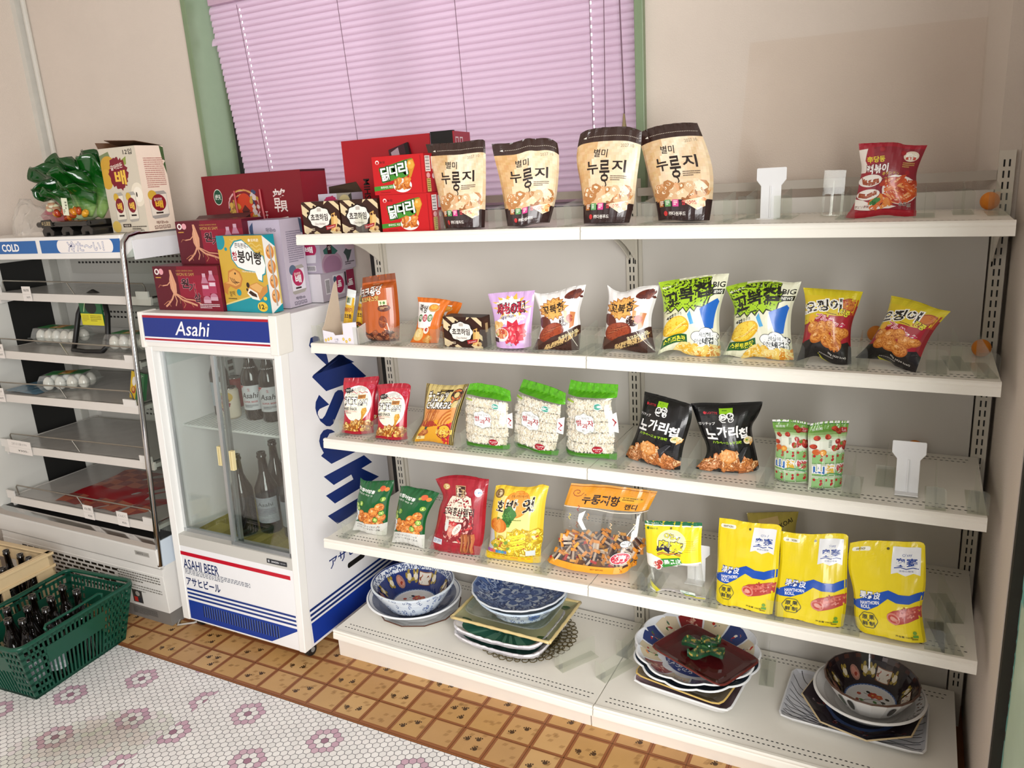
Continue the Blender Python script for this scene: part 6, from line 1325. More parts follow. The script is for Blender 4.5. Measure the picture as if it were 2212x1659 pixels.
def fishbread(a):
    Y, Tq = 'cfa83f', '1692a0'
    a.rect(0, 0, 100, 100, Y)
    for r in range(3): a.stroke([(30 + k * 3.5, 4 + r * 5 + 2 * sin(k * 1.3) + k * .55) for k in range(20)], 1.6, 'd9bd6a')
    a.ell(5, 6, 13, 12, Tq); a.ell(18, 17, 3, 2.4, Tq)
    a.poly([(0, 92), (30, 86), (60, 80), (84, 70), (100, 62), (100, 100), (0, 100)], Tq); a.poly([(0, 90), (30, 84), (60, 78), (84, 68), (84, 70), (60, 80), (30, 86), (0, 92)], 'e6d28a')
    blob = [(30, 16), (40, 8), (56, 6), (70, 14), (80, 22), (96, 26), (100, 38), (96, 48), (90, 50), (88, 58), (80, 56), (76, 46), (56, 44), (40, 40), (30, 30)]
    a.poly([(64 + (x - 64) * 1.07, 29 + (y - 29) * 1.07) for x, y in blob], Tq); a.poly(blob, 'f4f3f0')
    a.text('쫀득쫀득~', 54, 13, 30, 6.5, '33271f', bold=.02, rot=4); a.text('참', 36, 26, 11, 12, 'a8203a', bold=.03); a.text('붕어빵', 68, 28, 52, 17, '1f1815', bold=.045, rot=4); a.text('오리온', 84, 6, 17, 4, 'f2e9cf', bold=.06); a.ell(72, 6, 2.4, 2, 'f2e9cf'); a.text('CREAM & RED BEAN', 62, 46.5, 30, 2, 'e9f0ee', rot=3)
    a.poly([(2, 62), (12, 60), (16, 46), (30, 42), (42, 47), (46, 56), (40, 66), (28, 70), (16, 66), (10, 70), (8, 78), (0, 74)], 'c4803c'); a.poly([(6, 62), (14, 60), (18, 48), (30, 44), (40, 49), (43, 56), (38, 63), (28, 66), (16, 63)], 'dea55a'); a.ell(31, 49, 1.8, 1.5, '2a1c16')
    for k in range(3): a.stroke([(18 + k * 4, 54 + k), (22 + k * 4, 60), (30 + k * 4, 63 - k)], 1, '4a2c1a')
    a.poly([(52, 74), (60, 64), (76, 60), (90, 66), (98, 64), (97, 72), (90, 76), (78, 84), (62, 82)], 'c98a45'); a.poly([(52, 75), (58, 68), (74, 74), (78, 84), (62, 82)], 'f4efe6'); a.poly([(55, 74), (60, 71), (72, 76), (73, 80), (62, 78)], '3a2018'); a.poly([(60, 65), (76, 61), (88, 66), (80, 74), (64, 68)], 'e0ad66'); a.ell(56, 64, 3.4, 3.6, '33221c'); a.ell(53, 70, 2, 2, '33221c')
    a.text('찰떡', 18, 76, 12, 7, '5a4428', rot=-6); a.ell(34, 74, 5, 4.4, Tq); a.lines(8, 82, 40, 84.5, 1, '5a4428', 4); a.ell(82, 92, 11, 6.5, 'e8c440'); a.text('12', 80, 92, 11, 6.5, '2a2218', bold=.05); a.text('마리', 89, 93, 6, 3, '2a2218'); a.ell(90, 81, 4, 2.6, 'e8c440')
def fishside(a):
    a.rect(0, 0, 100, 100, 'f2efe9'); a.poly([(0, 0), (100, 0), (100, 16)], '1692a0'); a.rect(86, 16, 100, 90, 'd9c06a'); a.poly([(10, 100), (100, 90), (100, 100)], '1692a0')
    for k in range(4): a.ell(50, 22 + k * 19, 34, 9, 'd98a44'); a.ell(46, 20 + k * 19, 22, 6, 'efb474'); a.ell(34, 20 + k * 19, 4, 1.4, '33221c')
    a.rect(46, 12, 60, 92, 'b5aca2')
carton('fish_bread_box', 'upright gold and teal fish-shaped bread box in front on the beer fridge', (-.3745, -.3345, 1.1785), .212, .047, .243, -4, 'd9c06a', fishbread, fishside, lambda a: a.rect(0, 0, 100, 100, '1692a0'))
def pear_front(v, flip=False):
    bgc, oval, txt = (('cfc6b4', '7a1528', 'e8bd4a') if v == 0 else ('bdb2c4', 'b51f55', 'f0ecec'))  # cream front darker than its side, shade put into the colour
    def f(a):
        a.rect(0, 0, 100, 100, bgc); a.text('12입', 78, 6, 24, 6.5, '231c1c', bold=.03)
        a.poly([(0, 8), (26, 4), (30, 12), (8, 18), (6, 30), (0, 28)], '75825a' if v == 0 else '5a6a82'); a.ell(20, 22, 22, 13, 'c79a34' if v == 0 else 'c9b6b8'); a.ell(10, 36, 16, 12, 'd0a23a' if v == 0 else 'd2c0c2'); a.poly([(58, 15), (72, 11), (70, 20), (60, 22)], '8a9a4a')
        a.star(45, 30, 26, 19, 22, .94, oval); a.text('갈아만든', 42, 22, 34, 6, 'efe2d4', bold=.03, rot=-8); a.text('배', 48, 35, 30, 17, txt, bold=.06)
        a.ell(88, 56, 18, 14, 'e6dcc8'); a.ell(88, 56, 12, 9, 'f0e8d8'); a.ell(84, 56, 2, 3, '3a2a22')
        for x in (32, 66):
            a.poly([(x - 13, 56), (x - 10, 53), (x + 10, 52), (x + 14, 55), (x + 14, 84), (x + 10, 87), (x - 9, 88), (x - 13, 86)], 'a9a49c'); a.poly([(x - 12, 57), (x + 13, 56), (x + 13, 84), (x - 12, 85)], 'e4dccb'); a.ell(x - 6, 58, 7, 5, 'cfa83a'); a.ell(x, 68, 11, 9, oval); a.text('배', x, 69, 13, 9, txt, bold=.06); a.rect(x - 6, 79, x + 8, 81, '2f2422')
        a.rect(32, 90, 54, 94, '33241e'); a.text('배음료', 43, 92, 16, 2.6, 'efe6d6'); a.lines(56, 93, 96, 98, 2, '5a5048', 3); a.ell(14, 93, 12, 7, 'd2b45c' if v == 0 else 'c9b6b8')
    return f
def pear_side(v):
    bgc, oval, txt = (('f0dfca', '8a1a26', 'e8b83a') if v == 0 else ('c4bac8', 'b51f55', 'f2eeee'))  # cream side lighter than the front, lit tone put into the colour
    def f(a):
        a.rect(0, 0, 100, 100, bgc); a.poly([(86, 0), (100, 2), (100, 18), (90, 16)], '3f5a2a' if v == 0 else '46566e'); a.poly([(92, 22), (100, 18), (100, 34)], '3f5a2a' if v == 0 else '46566e')
        a.lines(22, 14, 92, 50, 15, 'b06a5c' if v == 0 else '7a7488', 4, .5)
        a.poly([(18, 57), (26, 54), (76, 53), (84, 56), (84, 82), (76, 85), (28, 86), (20, 84)], 'a8a29a'); a.poly([(19, 58), (83, 57), (83, 81), (21, 82)], 'ece3d2' if v == 0 else 'e2dde6'); a.ell(32, 58, 16, 6, 'd2ab3a' if v == 0 else '5a6a82'); a.ell(52, 67, 26, 10, oval); a.text('갈아만든', 50, 63, 30, 3.6, 'f0e4da', bold=.03); a.text('배', 52, 69, 28, 9, txt, bold=.07); a.rect(36, 78, 62, 80, '33241e')
        a.text('해태htb', 52, 90.5, 44, 4, '7a4a3c' if v == 0 else '4a4458', bold=.03)
        for k in range(4): a.rect(22 + k * 15, 94, 34 + k * 15, 98, '6a3a30' if v == 0 else '4a4458'); a.rect(24 + k * 15, 94.6, 32 + k * 15, 97.4, bgc); a.poly([(26 + k * 15, 97), (28 + k * 15, 95), (30 + k * 15, 97)], '6a3a30' if v == 0 else '4a4458')
    return f
def open_flap(mb, W_, D_, H_, c='6a4a34'):
    mb.hexa([(-.006, D_, H_), (W_ + .002, D_, H_), (W_ + .002, D_ + .002, H_), (-.006, D_ + .002, H_), (-.028, .05, H_ + .030), (W_ - .02, .02, H_ + .016), (W_ - .02, .02, H_ + .018), (-.028, .05, H_ + .032)], c)
    mb.hexa([(0, 0, H_), (0, D_, H_), (.002, D_, H_), (.002, 0, H_), (-.024, .01, H_ + .022), (-.022, D_ - .01, H_ + .022), (-.020, D_ - .01, H_ + .022), (-.022, .01, H_ + .022)], c)
    mb.face([(.004, .004, H_ + .0006), (W_ - .004, .004, H_ + .0006), (W_ - .004, D_ - .004, H_ + .0006), (.004, D_ - .004, H_ + .0006)], '2a1c14')
carton('pear_drink_box', 'cream pear drink box with open brown flaps on the display cooler', (-.915, -.300, 1.4415), .188, .113, .285, 0, 'efdcc6', pear_front(0), pear_side(0), lid=lambda mb: open_flap(mb, .188, .113, .285))
def purple_back(a):
    pear_front(1)(a); a.text('해태htb', 78, 6, 24, 5, '4a4458', bold=.02); a.poly([(30, 3), (42, 1), (40, 20), (24, 22)], '3f5274'); a.poly([(40, 14), (50, 18), (36, 22)], '3f5274')
def purple_front(a):
    a.rect(0, 0, 100, 100, 'b9afc2'); a.text('해태htb', 80, 11, 22, 5, '4a4458', bold=.02); a.poly([(34, 7), (42, 2), (41, 14), (30, 22)], '3f5274'); a.poly([(40, 14), (50, 18), (36, 22)], '3f5274'); a.ell(18, 14, 16, 9, 'c9bccb')
carton('pear_drink_box', 'lilac pear drink box standing upright behind the gold fish-bread box', (-.353, -.272, 1.1785), .186, .108, .284, 3, 'b9afc2', purple_front, pear_side(1), lambda a: a.rect(0, 0, 100, 100, 'a79db0'))
def lying_side(kind):
    def f(a):
        a.rect(0, 0, 100, 100, 'b5aab6')
        if kind == 1:
            a.ell(30, 74, 30, 46, 'a8889c'); a.ell(30, 78, 26, 36, '96708a'); a.poly([(8, 20), (30, 2), (50, 30), (40, 40), (10, 34)], '33625a'); a.rect(20, 0, 32, 36, '3a1420'); a.text('살', 26, 14, 9, 15, 'e9dcd6'); a.poly([(66, 40), (76, 24), (92, 34), (84, 60), (76, 78), (72, 52)], '3a4a48'); a.ell(88, 16, 16, 18, 'c2a8b2'); a.lines(68, 74, 96, 88, 2, '4a4048', 2, .6)
        else:
            a.rect(10, 22, 24, 76, 'e0dce0')
            for k in range(9): a.rect(12 + k * 1.25, 26, 12.7 + k * 1.25, 72, '3a3438', 0)
            a.k += 1; a.rect(34, 14, 66, 86, 'd6d2d8'); a.ell(52, 50, 14, 32, 'a81e50'); a.text('배', 52, 48, 12, 26, 'f0ecec', rot=90, bold=.06); a.ell(40, 30, 5, 12, '46566e'); a.rect(76, 6, 100, 94, '8f2044'); a.text('배', 86, 52, 12, 34, 'f0ecec', rot=90, bold=.06); a.rect(70, 10, 75, 60, '33262e')
    return f
carton('pear_drink_box', 'lower lilac pear drink box lying behind the upright one, barcode to the right', (-.206, -.150, 1.1785), .078, .19, .095, 4, 'c9c4ca', lambda a: a.rect(0, 0, 100, 100, 'cfcbd0'), lying_side(0))
def l1front(a):
    a.rect(0, 0, 100, 100, 'a89fae'); a.ell(50, 14, 34, 26, 'a81e50'); a.text('배', 50, 16, 34, 22, 'f0ecec', bold=.06); a.poly([(18, 36), (80, 34), (74, 62), (24, 64)], 'd0ccd4'); a.rect(30, 72, 72, 92, 'dedade')
    for k in range(10): a.rect(33 + k * 3.7, 74, 35.2 + k * 3.7, 90, '3a3438', 0)
carton('pear_drink_box', 'upper lilac pear drink box lying under the top shelf, large pear picture on its side', (-.214, -.142, 1.2745), .092, .185, .094, 2, 'b5aab6', l1front, lying_side(1))
# red gift box with the rope handle
def gift(a):
    R1 = '7c1220'
    a.rect(0, 0, 100, 100, R1); a.ell(15, 17, 4.6, 6.4, 'e0ddd2'); a.ell(15, 17, 4.2, 5.8, '0f4a34'); a.text('绿天', 15, 17, 6, 4.5, 'e6e6dc', bold=.04)
    rnd2 = random.Random(3)
    for k in range(34):
        t = k * .6; r = 4 + k * .42; a.stroke([(40 + r * 1.0 * cos(t + q * .4), 25 + r * .8 * sin(t + q * .4)) for q in range(4)], 1.1, rnd2.choice(['d2a0a0', 'c9a24a', '9c3a34', '2f3a5a', 'c98a5a']), .15)
    a.k += 1; a.ell(42, 26, 8.5, 11, 'c23a1c'); a.rect(39, 29, 46, 37, '3a0f14'); a.poly([(38, 29), (42, 24), (47, 29)], '5a1a18'); a.blobs(26, 22, 36, 38, 14, 2.5, 2, ['b8923a', '8f6a2a', 'c9a24a'], 4); a.blobs(48, 12, 56, 38, 14, 2.2, 2, ['b8923a', 'c9b8b8', '3a4a6a'], 6)
    a.text('贛', 78, 22, 13, 18, 'e9d9d4', bold=.01); a.text('番', 80, 41, 11, 13, 'e9d9d4', bold=.01); a.text('王', 63, 33, 3, 6, 'd9c9c4')
def ropes(mb):
    for x in (.155, .275): mb.tube([(x, -.004, .38), (x + .004, -.007, .33), (x + .010, -.007, .26), (x + .024, -.006, .22)], .004, 'a8202a', 6)
carton('gift_box', 'large dark red gift box with white brush characters, standing behind the ginseng boxes', (-.665, -.096, 1.1785), .462, .125, .4355, 0, '84131f', gift, lambda a: (a.rect(0, 0, 100, 100, '8c1622'), a.rect(0, 0, 100, 1.5, '3a0a10')), lambda a: a.rect(0, 0, 100, 100, '6a0f1a'), lid=ropes)
# top shelf left
def chocoheim(a):
    B, C_ = '34180f', 'dcc9a0'
    a.rect(0, 0, 100, 100, B)
    for k in (-2, 0, 2, 4, 6): a.poly([(k * 20 - 10, 0), (k * 20 + 4, 0), (k * 20 + 60, 100), (k * 20 + 46, 100)], C_, 0) if 0 else None
    for q in ([(0, 6), (0, 36), (18, 56), (30, 40)], [(8, 0), (26, 0), (42, 14), (32, 28)], [(74, 0), (88, 0), (100, 14), (100, 30)], [(0, 70), (0, 94), (8, 100), (24, 86)], [(62, 0), (70, 0), (60, 10)], [(70, 92), (82, 78), (100, 96), (100, 100), (78, 100)], [(88, 46), (100, 60), (100, 76), (82, 60)], [(26, 96), (34, 90), (46, 100), (30, 100)]): a.poly(q, C_, 0)
    a.k += 1; a.poly([(50, 8), (92, 50), (50, 94), (8, 50)], B)
    fr = [(46 + 33 * cos(t) * (1 + .06 * cos(8 * t)), 48 + 35 * sin(t) * (1 + .06 * cos(8 * t))) for t in [2 * pi * k / 40 for k in range(40)]]
    a.poly(fr, '1f0f0a'); a.poly([(46 + (x - 46) * .88, 48 + (y - 48) * .88) for x, y in fr], 'efe9e0')
    for k in range(8): t = 2 * pi * k / 8 + .4; a.ell(46 + 33 * cos(t), 48 + 35 * sin(t), 3.2, 4.6, '2a140c', 10)
    a.rect(41, 20, 52, 30, 'bdb4aa'); a.text('쵸코하임', 45, 48, 46, 22, '20120c', bold=.045); a.text('Choco Heimbeul', 46, 68, 28, 7, '5a4438', shear=.3); a.text('CROWN', 10, 11, 12, 4, '6a4a3a', bold=.03)
    a.poly([(78, 40), (88, 34), (92, 56), (84, 88), (74, 92)], 'd2a45a'); a.poly([(84, 44), (92, 40), (94, 60), (86, 92), (80, 94)], 'e3be7c'); a.ell(82, 44, 3, 4, '4a2416'); a.ell(90, 42, 3, 4, '4a2416'); a.poly([(60, 76), (88, 70), (86, 80), (62, 88)], 'a82028'); a.text('Premium', 74, 79, 20, 5, 'f0e0d8', rot=-14)
    a.ell(92, 86, 6, 7, 'c9a878'); a.ell(88, 90, 3, 4, '8a5a34'); a.lines(4, 82, 30, 96, 3, 'cbb9a0', 3)
def dark(c): return lambda a: a.rect(0, 0, 100, 100, c)
def choco_right(a): a.rect(0, 0, 100, 100, '3a1c12'); a.poly([(20, 10), (80, 8), (80, 60), (20, 64)], '4a281a'); a.rect(40, 22, 70, 52, 'c9a878')
for lab, loc, w in (('chocolate wafer box at the left end of the top shelf', (.008, -.345, 1.420), .139), ('chocolate wafer box on the top shelf touching the red chicken boxes side', (.1545, -.347, 1.420), .132), ('chocolate wafer box on the second shelf beside the orange packets', (.462, -.335, 1.0960), .124)):
    carton('chocolate_wafer_box', lab, loc, w, .048, .093 if loc[2] > 1.2 else .086, 0, '34180f', chocoheim, choco_right, dark('2c140c'), group='brown and cream chocolate wafer boxes')
def chicken(a):
    R1 = 'c01018'
    a.rect(0, 0, 100, 100, R1); a.ell(10, 15, 3.6, 5.2, 'efe6e2'); a.ell(10, 16, 2.4, 3.6, R1); a.text('농심', 20, 15, 10, 7, '5a0a10', bold=.05)
    a.poly([(12, 32), (60, 14), (78, 10), (80, 34), (66, 56), (30, 66), (18, 70)], '3f8a2c')
    for s, x, y, w, h in (('닭', 25, 46, 19, 36), ('다', 42, 39, 18, 30), ('리', 59, 34, 18, 34)): a.text(s, x, y, w, h, 'f3f2ec', bold=.055, rot=-4, out=[('1c4a18', .12)])
    a.poly([(70, 14), (80, 12), (83, 28), (78, 44), (74, 58), (70, 58), (71, 44), (67, 30)], 'c98a24'); a.ell(75, 26, 6, 11, 'dda23c'); a.ell(73, 22, 2.4, 4, 'edc878')
    a.poly([(0, 78), (40, 74), (40, 84), (0, 90)], '3f8a2c'); a.text('후라이드 치킨', 25, 80.5, 24, 6.5, 'eef2e6', bold=.03, rot=-2); a.lines(12, 93, 44, 96, 1, '7a0a10', 3)
    a.ell(56, 78, 18, 18, 'efece8'); a.ell(56, 76, 14, 12, 'e0d6ca'); a.blobs(43, 62, 69, 84, 20, 6, 6, ['c4702a', 'b5601f', 'd98a3c', 'a85018', 'cf7a2c'], 5, .3, hi='e8ac68')
    a.rect(93.5, 4, 94.2, 98, '8c0c12')
def chicken_side(a):
    a.rect(0, 0, 100, 100, 'a81420'); a.rect(8, 6, 52, 46, 'e9e6e4')
    for k in range(9): a.rect(12, 9 + k * 4, 46, 11 + k * 4 - (k % 2), '33302e', 0)
    a.k += 1; a.ell(28, 56, 16, 7, 'd9a0a4'); a.rect(12, 64, 46, 98, 'c9b86a'); a.lines(16, 66, 44, 96, 6, '6a5a2a', 3); a.ell(74, 58, 12, 7, 'e0c9ca'); a.rect(62, 8, 96, 40, 'd9d2d2')
carton('fried_chicken_snack_box', 'red chicken snack box, lower of the pair on the top shelf', (.297, -.349, 1.420), .168, .055, .1015, 0, 'c01018', chicken, chicken_side, dark('b5101a'), group='red chicken snack boxes')
carton('fried_chicken_snack_box', 'red chicken snack box, upper of the pair on the top shelf', (.283, -.348, 1.522), .170, .055, .102, 0, 'c01018', chicken, chicken_side, dark('b5101a'), group='red chicken snack boxes')
# big red display carton behind
def display_carton():
    t = thing('display_carton', 'big open red display carton behind the chicken snack boxes, black panel as its shaded opening', 'box', (.025, -.15, 1.4205))
    mb = MB(); H_ = .265; mb.box((0, 0, 0), (.325, .004, H_), '9c0f1c'); mb.box((0, .004, 0), (.004, .13, H_), '8c0e1a')
    a = Art(.325 / .265); a.rect(0, 0, 100, 100, 'a3101e'); a.poly([(36, 24), (100, 22), (100, 100), (38, 100)], '8a1224'); a.text('NONGSHIM', 25, 72, 46, 9, '240a0c', rot=-90, bold=.05); a.rect(52, 70, 54, 100, '3a0a10'); a.place(mb, plane_fn((0, 0, H_), (.325, 0, 0), (0, 0, -H_)), None)
    mb.obj('red_panel', PRINT, t)
    mb = MB(); mb.box((.328, .0, .0), (.404, .012, H_ + .003), '0e0d0d'); mb.tube([(.335, -.001, .20), (.35, -.001, .213), (.366, -.001, .205)], .003, '3a3a3c', 6); mb.obj('opening_shade_panel', PRINT, t)  # black panel stands for the shade inside the carton opening
    mb = MB(); mb.hexa([(.404, 0, 0), (.408, 0, 0), (.383, .135, 0), (.379, .135, 0), (.404, 0, H_), (.408, 0, H_), (.383, .135, H_), (.379, .135, H_)], 'a3202c')
    a = Art(.8); a.rect(8, 22, 26, 60, 'e6d9d8'); a.rect(11, 27, 23, 55, '9c1a26'); a.rect(34, 22, 52, 60, 'e6d9d8'); a.rect(37, 27, 49, 55, '9c1a26'); a.place(mb, plane_fn((.408, 0, H_), (-.025, .135, 0), (0, 0, -.07)), None); mb.box((0, .126, 0), (.378, .130, H_ - .05), '7a0c16'); mb.obj('side_panel', PRINT, t)
display_carton()
o = carton('plum_sachet', 'plum and black sachet poking up from the red display carton', (.218, -.165, 1.600), .072, .010, .050, 0, '2a1018', lambda a: (a.rect(0, 0, 100, 100, '3a1420'), a.poly([(10, 20), (50, 8), (52, 90), (12, 90)], 'a8909a'), a.rect(82, 0, 100, 100, '14090c')), cat='package'); o.rotation_euler = (-.15, -.25, 0)
carton('pear_drink_box', 'lilac pear drink box with open lid behind the chocolate wafer boxes, top shelf', (.022, -.282, 1.4205), .118, .06, .112, 5, 'a9a0ae', lambda a: (a.rect(0, 0, 56, 100, 'b7b0bc'), a.rect(56, 0, 100, 100, '8f877a'), a.star(38, 24, 22, 18, 14, .9, 'a81e50'), a.ell(78, 20, 16, 16, 'b5a678'), a.poly([(90, 6), (100, 0), (100, 30)], '2f2a24')), None, None, lid=lambda mb: mb.hexa([(0, .058, .112), (.118, .058, .112), (.118, .06, .112), (0, .06, .112), (.02, .03, .132), (.118, .03, .142), (.118, .032, .142), (.02, .032, .132)], '4a3a2c'))
# open carton of snack sticks on the second shelf
def stick_carton():
    t = thing('stick_carton', 'open white display carton of snack sticks at the left end of the second shelf', 'box', (.042, -.362, 1.0942), (0, 0, radians(-3)))
    mb = MB(); W_, D_ = .138, .085
    mb.box((0, D_ - .002, 0), (W_, D_, .05), 'cfc4b4'); mb.box((0, 0, 0), (W_, D_, .002), 'e9e4ea'); mb.prism([(0, 0), (D_, 0), (D_, .178), (D_ - .012, .17), (.012, .055), (0, .042)], 'x', 0, .002, 'cbb9a4'); mb.prism([(0, 0), (D_, 0), (D_, .07), (0, .05)], 'x', W_ - .002, W_, 'd9d2d4')
    mb.prism([(0, 0), (W_, 0), (W_, .070), (.085, .064), (.083, .030), (.050, .026), (.044, .034), (0, .040)], 'y', 0, .002, 'e6e2ea')
    a = Art(W_ / .045)
    for x in (8, 16, 24, 60, 68, 78): a.ell(x, 60 + (x % 3) * 8, 3.2, 12, 'd9b43a'); a.ell(x, 60 + (x % 3) * 8, 1.6, 6, 'efd88a')
    a.text('1개', 40, 66, 9, 18, '7a7684'); a.lines(35, 82, 48, 90, 1, '9a96a2', 3); a.place(mb, plane_fn((0, -.0002, .04), (W_, 0, 0), (0, 0, -.04))); mb.obj('carton_tray', PRINT, t)
    return t
stick_carton()
def stick_pack(loc, rot, lab):
    mb = MB(); w, h = .032, .155
    def fn(u, v):
        e = max(0, 4 * u * (1 - u)); b = .009 * e ** .6 * max(0, sin(pi * min(max(v, 0), 1))) ** .4; x = (u - .5) * w; z = h * (1 - v); return (Vector((x, -b, z)), Vector(((u - .5) * .9, -1, 0)).normalized())
    for i in range(8):
        for j in range(14):
            q = [fn((i + a) / 8, (j + b) / 14)[0] for a, b in ((0, 0), (0, 1), (1, 1), (1, 0))]; c = 'd6dad8' if j < 2 else 'd2a51f'; mb.face(q, c); mb.face([(p.x, -p.y, p.z) for p in q][::-1], c)
    a = Art(w / h); a.rect(0, 14, 100, 30, 'c9cfb8', 1); a.rect(20, 16, 60, 26, '2f4a2a'); a.text('해바라기', 50, 40, 84, 10, '8a1f1c', bold=.05, rot=-8); a.text('초코볼', 56, 52, 70, 9, '3a1a12', bold=.05, rot=-8); a.ell(50, 76, 44, 10, '6a3a1c'); a.blobs(14, 70, 90, 82, 14, 9, 2.4, ['d98a3c', '4a8a3a', 'c23a2a', 'e0c23a'], 4)
    a.place(mb, fn, .08, .0003); o = mb.obj('snack_stick', FILMP, smooth=True); o.location = loc; o.rotation_euler = rot; return tag(o, lab, 'snack bag', 'yellow snack sticks in the carton')
stick_pack((.098, -.325, 1.099), (-.12, .20, .05), 'yellow snack stick leaning in the white carton, front one'); stick_pack((.125, -.30, 1.099), (-.1, .24, .1), 'yellow snack stick in the white carton, behind the front one')

# ============================================================= things on the cooler
def cabbage():
    t = thing('jade_cabbage', 'green jade-style cabbage ornament on a black carved stand on the cooler', 'ornament', (-1.07, -.30, 1.4405))
    gm = mat('glossy_green_leaf', None, .14, noise_amt=.35, noise_scale=22, coat=.6)
    rnd = random.Random(12)
    def leaf(c, tilt, yaw, w, h, col, fold=.05, droop=.06, roll=0):
        mb = MB(); N, K = 18, 14; M = Matrix.Translation(c) @ Matrix.Rotation(roll, 4, 'Y') @ Matrix.Rotation(yaw, 4, 'Z') @ Matrix.Rotation(tilt, 4, 'X'); sd = rnd.uniform(0, 9)
        def P(a, b):
            t2 = (a - .5) * 2; ww = w * (.42 + .58 * sin(min(1, b * 1.05) * pi * .60)) * (1 - .25 * max(0, b - .85) / .15 * t2 * t2); e = abs(t2) ** 2
            fr = .007 * e * sin(b * 15 + a * 6 + sd) + .010 * b * b * b * sin(a * 13 + sd) + .006 * noise.noise((a * 5 + sd, b * 5, 0))
            return M @ Vector((t2 * ww, fold * (t2 * t2) * (.3 + .7 * b) + fr - droop * b ** 3.2, h * b - .030 * t2 * t2 * b + fr * .7))
        vs = [P(a / N, b / K) for b in range(K + 1) for a in range(N + 1)]
        for b in range(K):
            for a in range(N): q = [b * (N + 1) + a, b * (N + 1) + a + 1, (b + 1) * (N + 1) + a + 1, (b + 1) * (N + 1) + a]; mb.add([vs[i] for i in q], [(0, 1, 2, 3)], mixc(col[0], col[1], min(1, max(0, b / K * 2.2 - .35 - .25 * (abs(a / N - .5) < .05)))))
        o = mb.obj('leaf', gm, t, smooth=True, fix=True); sm = o.modifiers.new('thick', 'SOLIDIFY'); sm.thickness = .004
    G1, G2 = ('8aa860', '0c4a12'), ('3a7a30', '093f0e')
    for c, ti, ya, w, h, col, fo, dr, ro in (((.03, .035, .06), -.10, 0, .085, .235, G2, .03, .02, 0), ((.05, .01, .06), .02, .35, .075, .215, G1, .05, .03, .15), ((-.01, .01, .07), .05, -.15, .085, .215, G2, .04, .04, -.22), ((-.035, 0, .09), .12, -.25, .080, .185, G2, .05, .06, -.50), ((.02, -.015, .07), .16, .05, .080, .170, G1, .06, .05, -.05),
                                             ((.045, -.03, .06), .25, .25, .065, .140, G1, .05, .05, .10), ((-.03, -.02, .12), .35, -.2, .060, .105, G2, .05, .06, -.75), ((.005, -.035, .055), .30, -.1, .055, .130, G1, .05, .05, -.15)):
        leaf(c, ti, ya, w, h, col, fo, dr, ro)
    mb = MB(); mb.lathe([(.01, .045), (.045, .06), (.052, .09), (.045, .13), (.03, .16)], 16, (.02, .0, 0), 'c2d2a2'); mb.obj('stem', gm, t, smooth=True)
    for k in range(11):
        mb = MB(); x = -.065 + k * .0145 + rnd.uniform(-.004, .004); y = -.045 + rnd.uniform(-.015, .01); z = .058 + rnd.uniform(0, .028); r = rnd.uniform(.009, .015)
        mb.lathe([(r * .4, -.008), (r, 0), (r * 1.05, .012), (r * .7, .020), (r * .45, .014), (r * .2, .006)], 12, (0, 0, 0), rnd.choice(['c9701c', 'd98a24', 'b3481c', 'dca02c', 'a83a1c'])); mb.xf(Matrix.Translation((x, y, z)) @ Matrix.Rotation(rnd.uniform(-.9, .9), 4, 'X') @ Matrix.Rotation(rnd.uniform(-.8, .8), 4, 'Y')); mb.obj('flower', CERAM, t, smooth=True)
    for x, z, s in ((-.105, .11, 1), (-.085, .095, .9), (-.125, .098, .8)):
        mb = MB(); mb.lathe([(.002, -.014), (.013 * s, -.010), (.016 * s, .002), (.011 * s, .013), (.003, .018)], 12, (x, -.035, z), rnd.choice(['dcd8b0', 'e2dcc0'])); mb.lathe([(.0162 * s, -.002), (.0164 * s, .002), (.014 * s, .008)], 12, (x, -.0352, z), 'b58a6a'); mb.obj('flower_bud', CERAM, t, smooth=True)
    mb = MB()
    for x in (-.11, .0, .11):
        pts = [(-.03, 0), (-.035, .018), (-.02, .034), (.02, .034), (.035, .018), (.03, 0), (.012, 0), (.008, .012), (-.008, .012), (-.012, 0)]
        mb.prism([(x + p[0], p[1]) for p in pts], 'y', -.07, .06, '121110')
    mb.box((-.145, -.075, .032), (.14, .065, .052), '161413'); mb.tube([(-.145, -.076, .042), (.14, -.076, .042)], .011, '151312', 8); mb.tube([(-.145, .065, .042), (.14, .065, .042)], .011, '151312', 8)
    mb.obj('stand', mat('black_lacquered_wood', None, .25, noise_amt=.3, coat=.4), t, bevel=.003)
    mb = MB(); mb.prism([(-.107, .030), (-.045, .034), (-.05, .054), (-.055, .060), (-.105, .058), (-.112, .048)], 'y', -.0905, -.0865, '2c2a26'); a = Art(2.6); a.text('金玉滿堂', 50, 50, 78, 54, 'b3a078', bold=.02); a.place(mb, plane_fn((-.112, -.0906, .060), (.066, 0, 0), (0, 0, -.028))); mb.obj('name_plate', PRINT, t)
    mb = MB(); a = Art(.5); a.rect(0, 0, 100, 100, 'dfe3c9'); a.lines(54, 20, 86, 70, 3, '4a4a3a', 3); a.lines(12, 66, 46, 92, 3, '6a6a58', 6); mb.box((.040, -.0995, .075), (.071, -.099, .134), 'dfe3c9'); a.place(mb, plane_fn((.040, -.0996, .134), (.031, 0, 0), (0, 0, -.059))); mb.xf(Matrix.Rotation(.06, 4, 'Y')); mb.obj('price_sticker', PRINT, t)
cabbage()
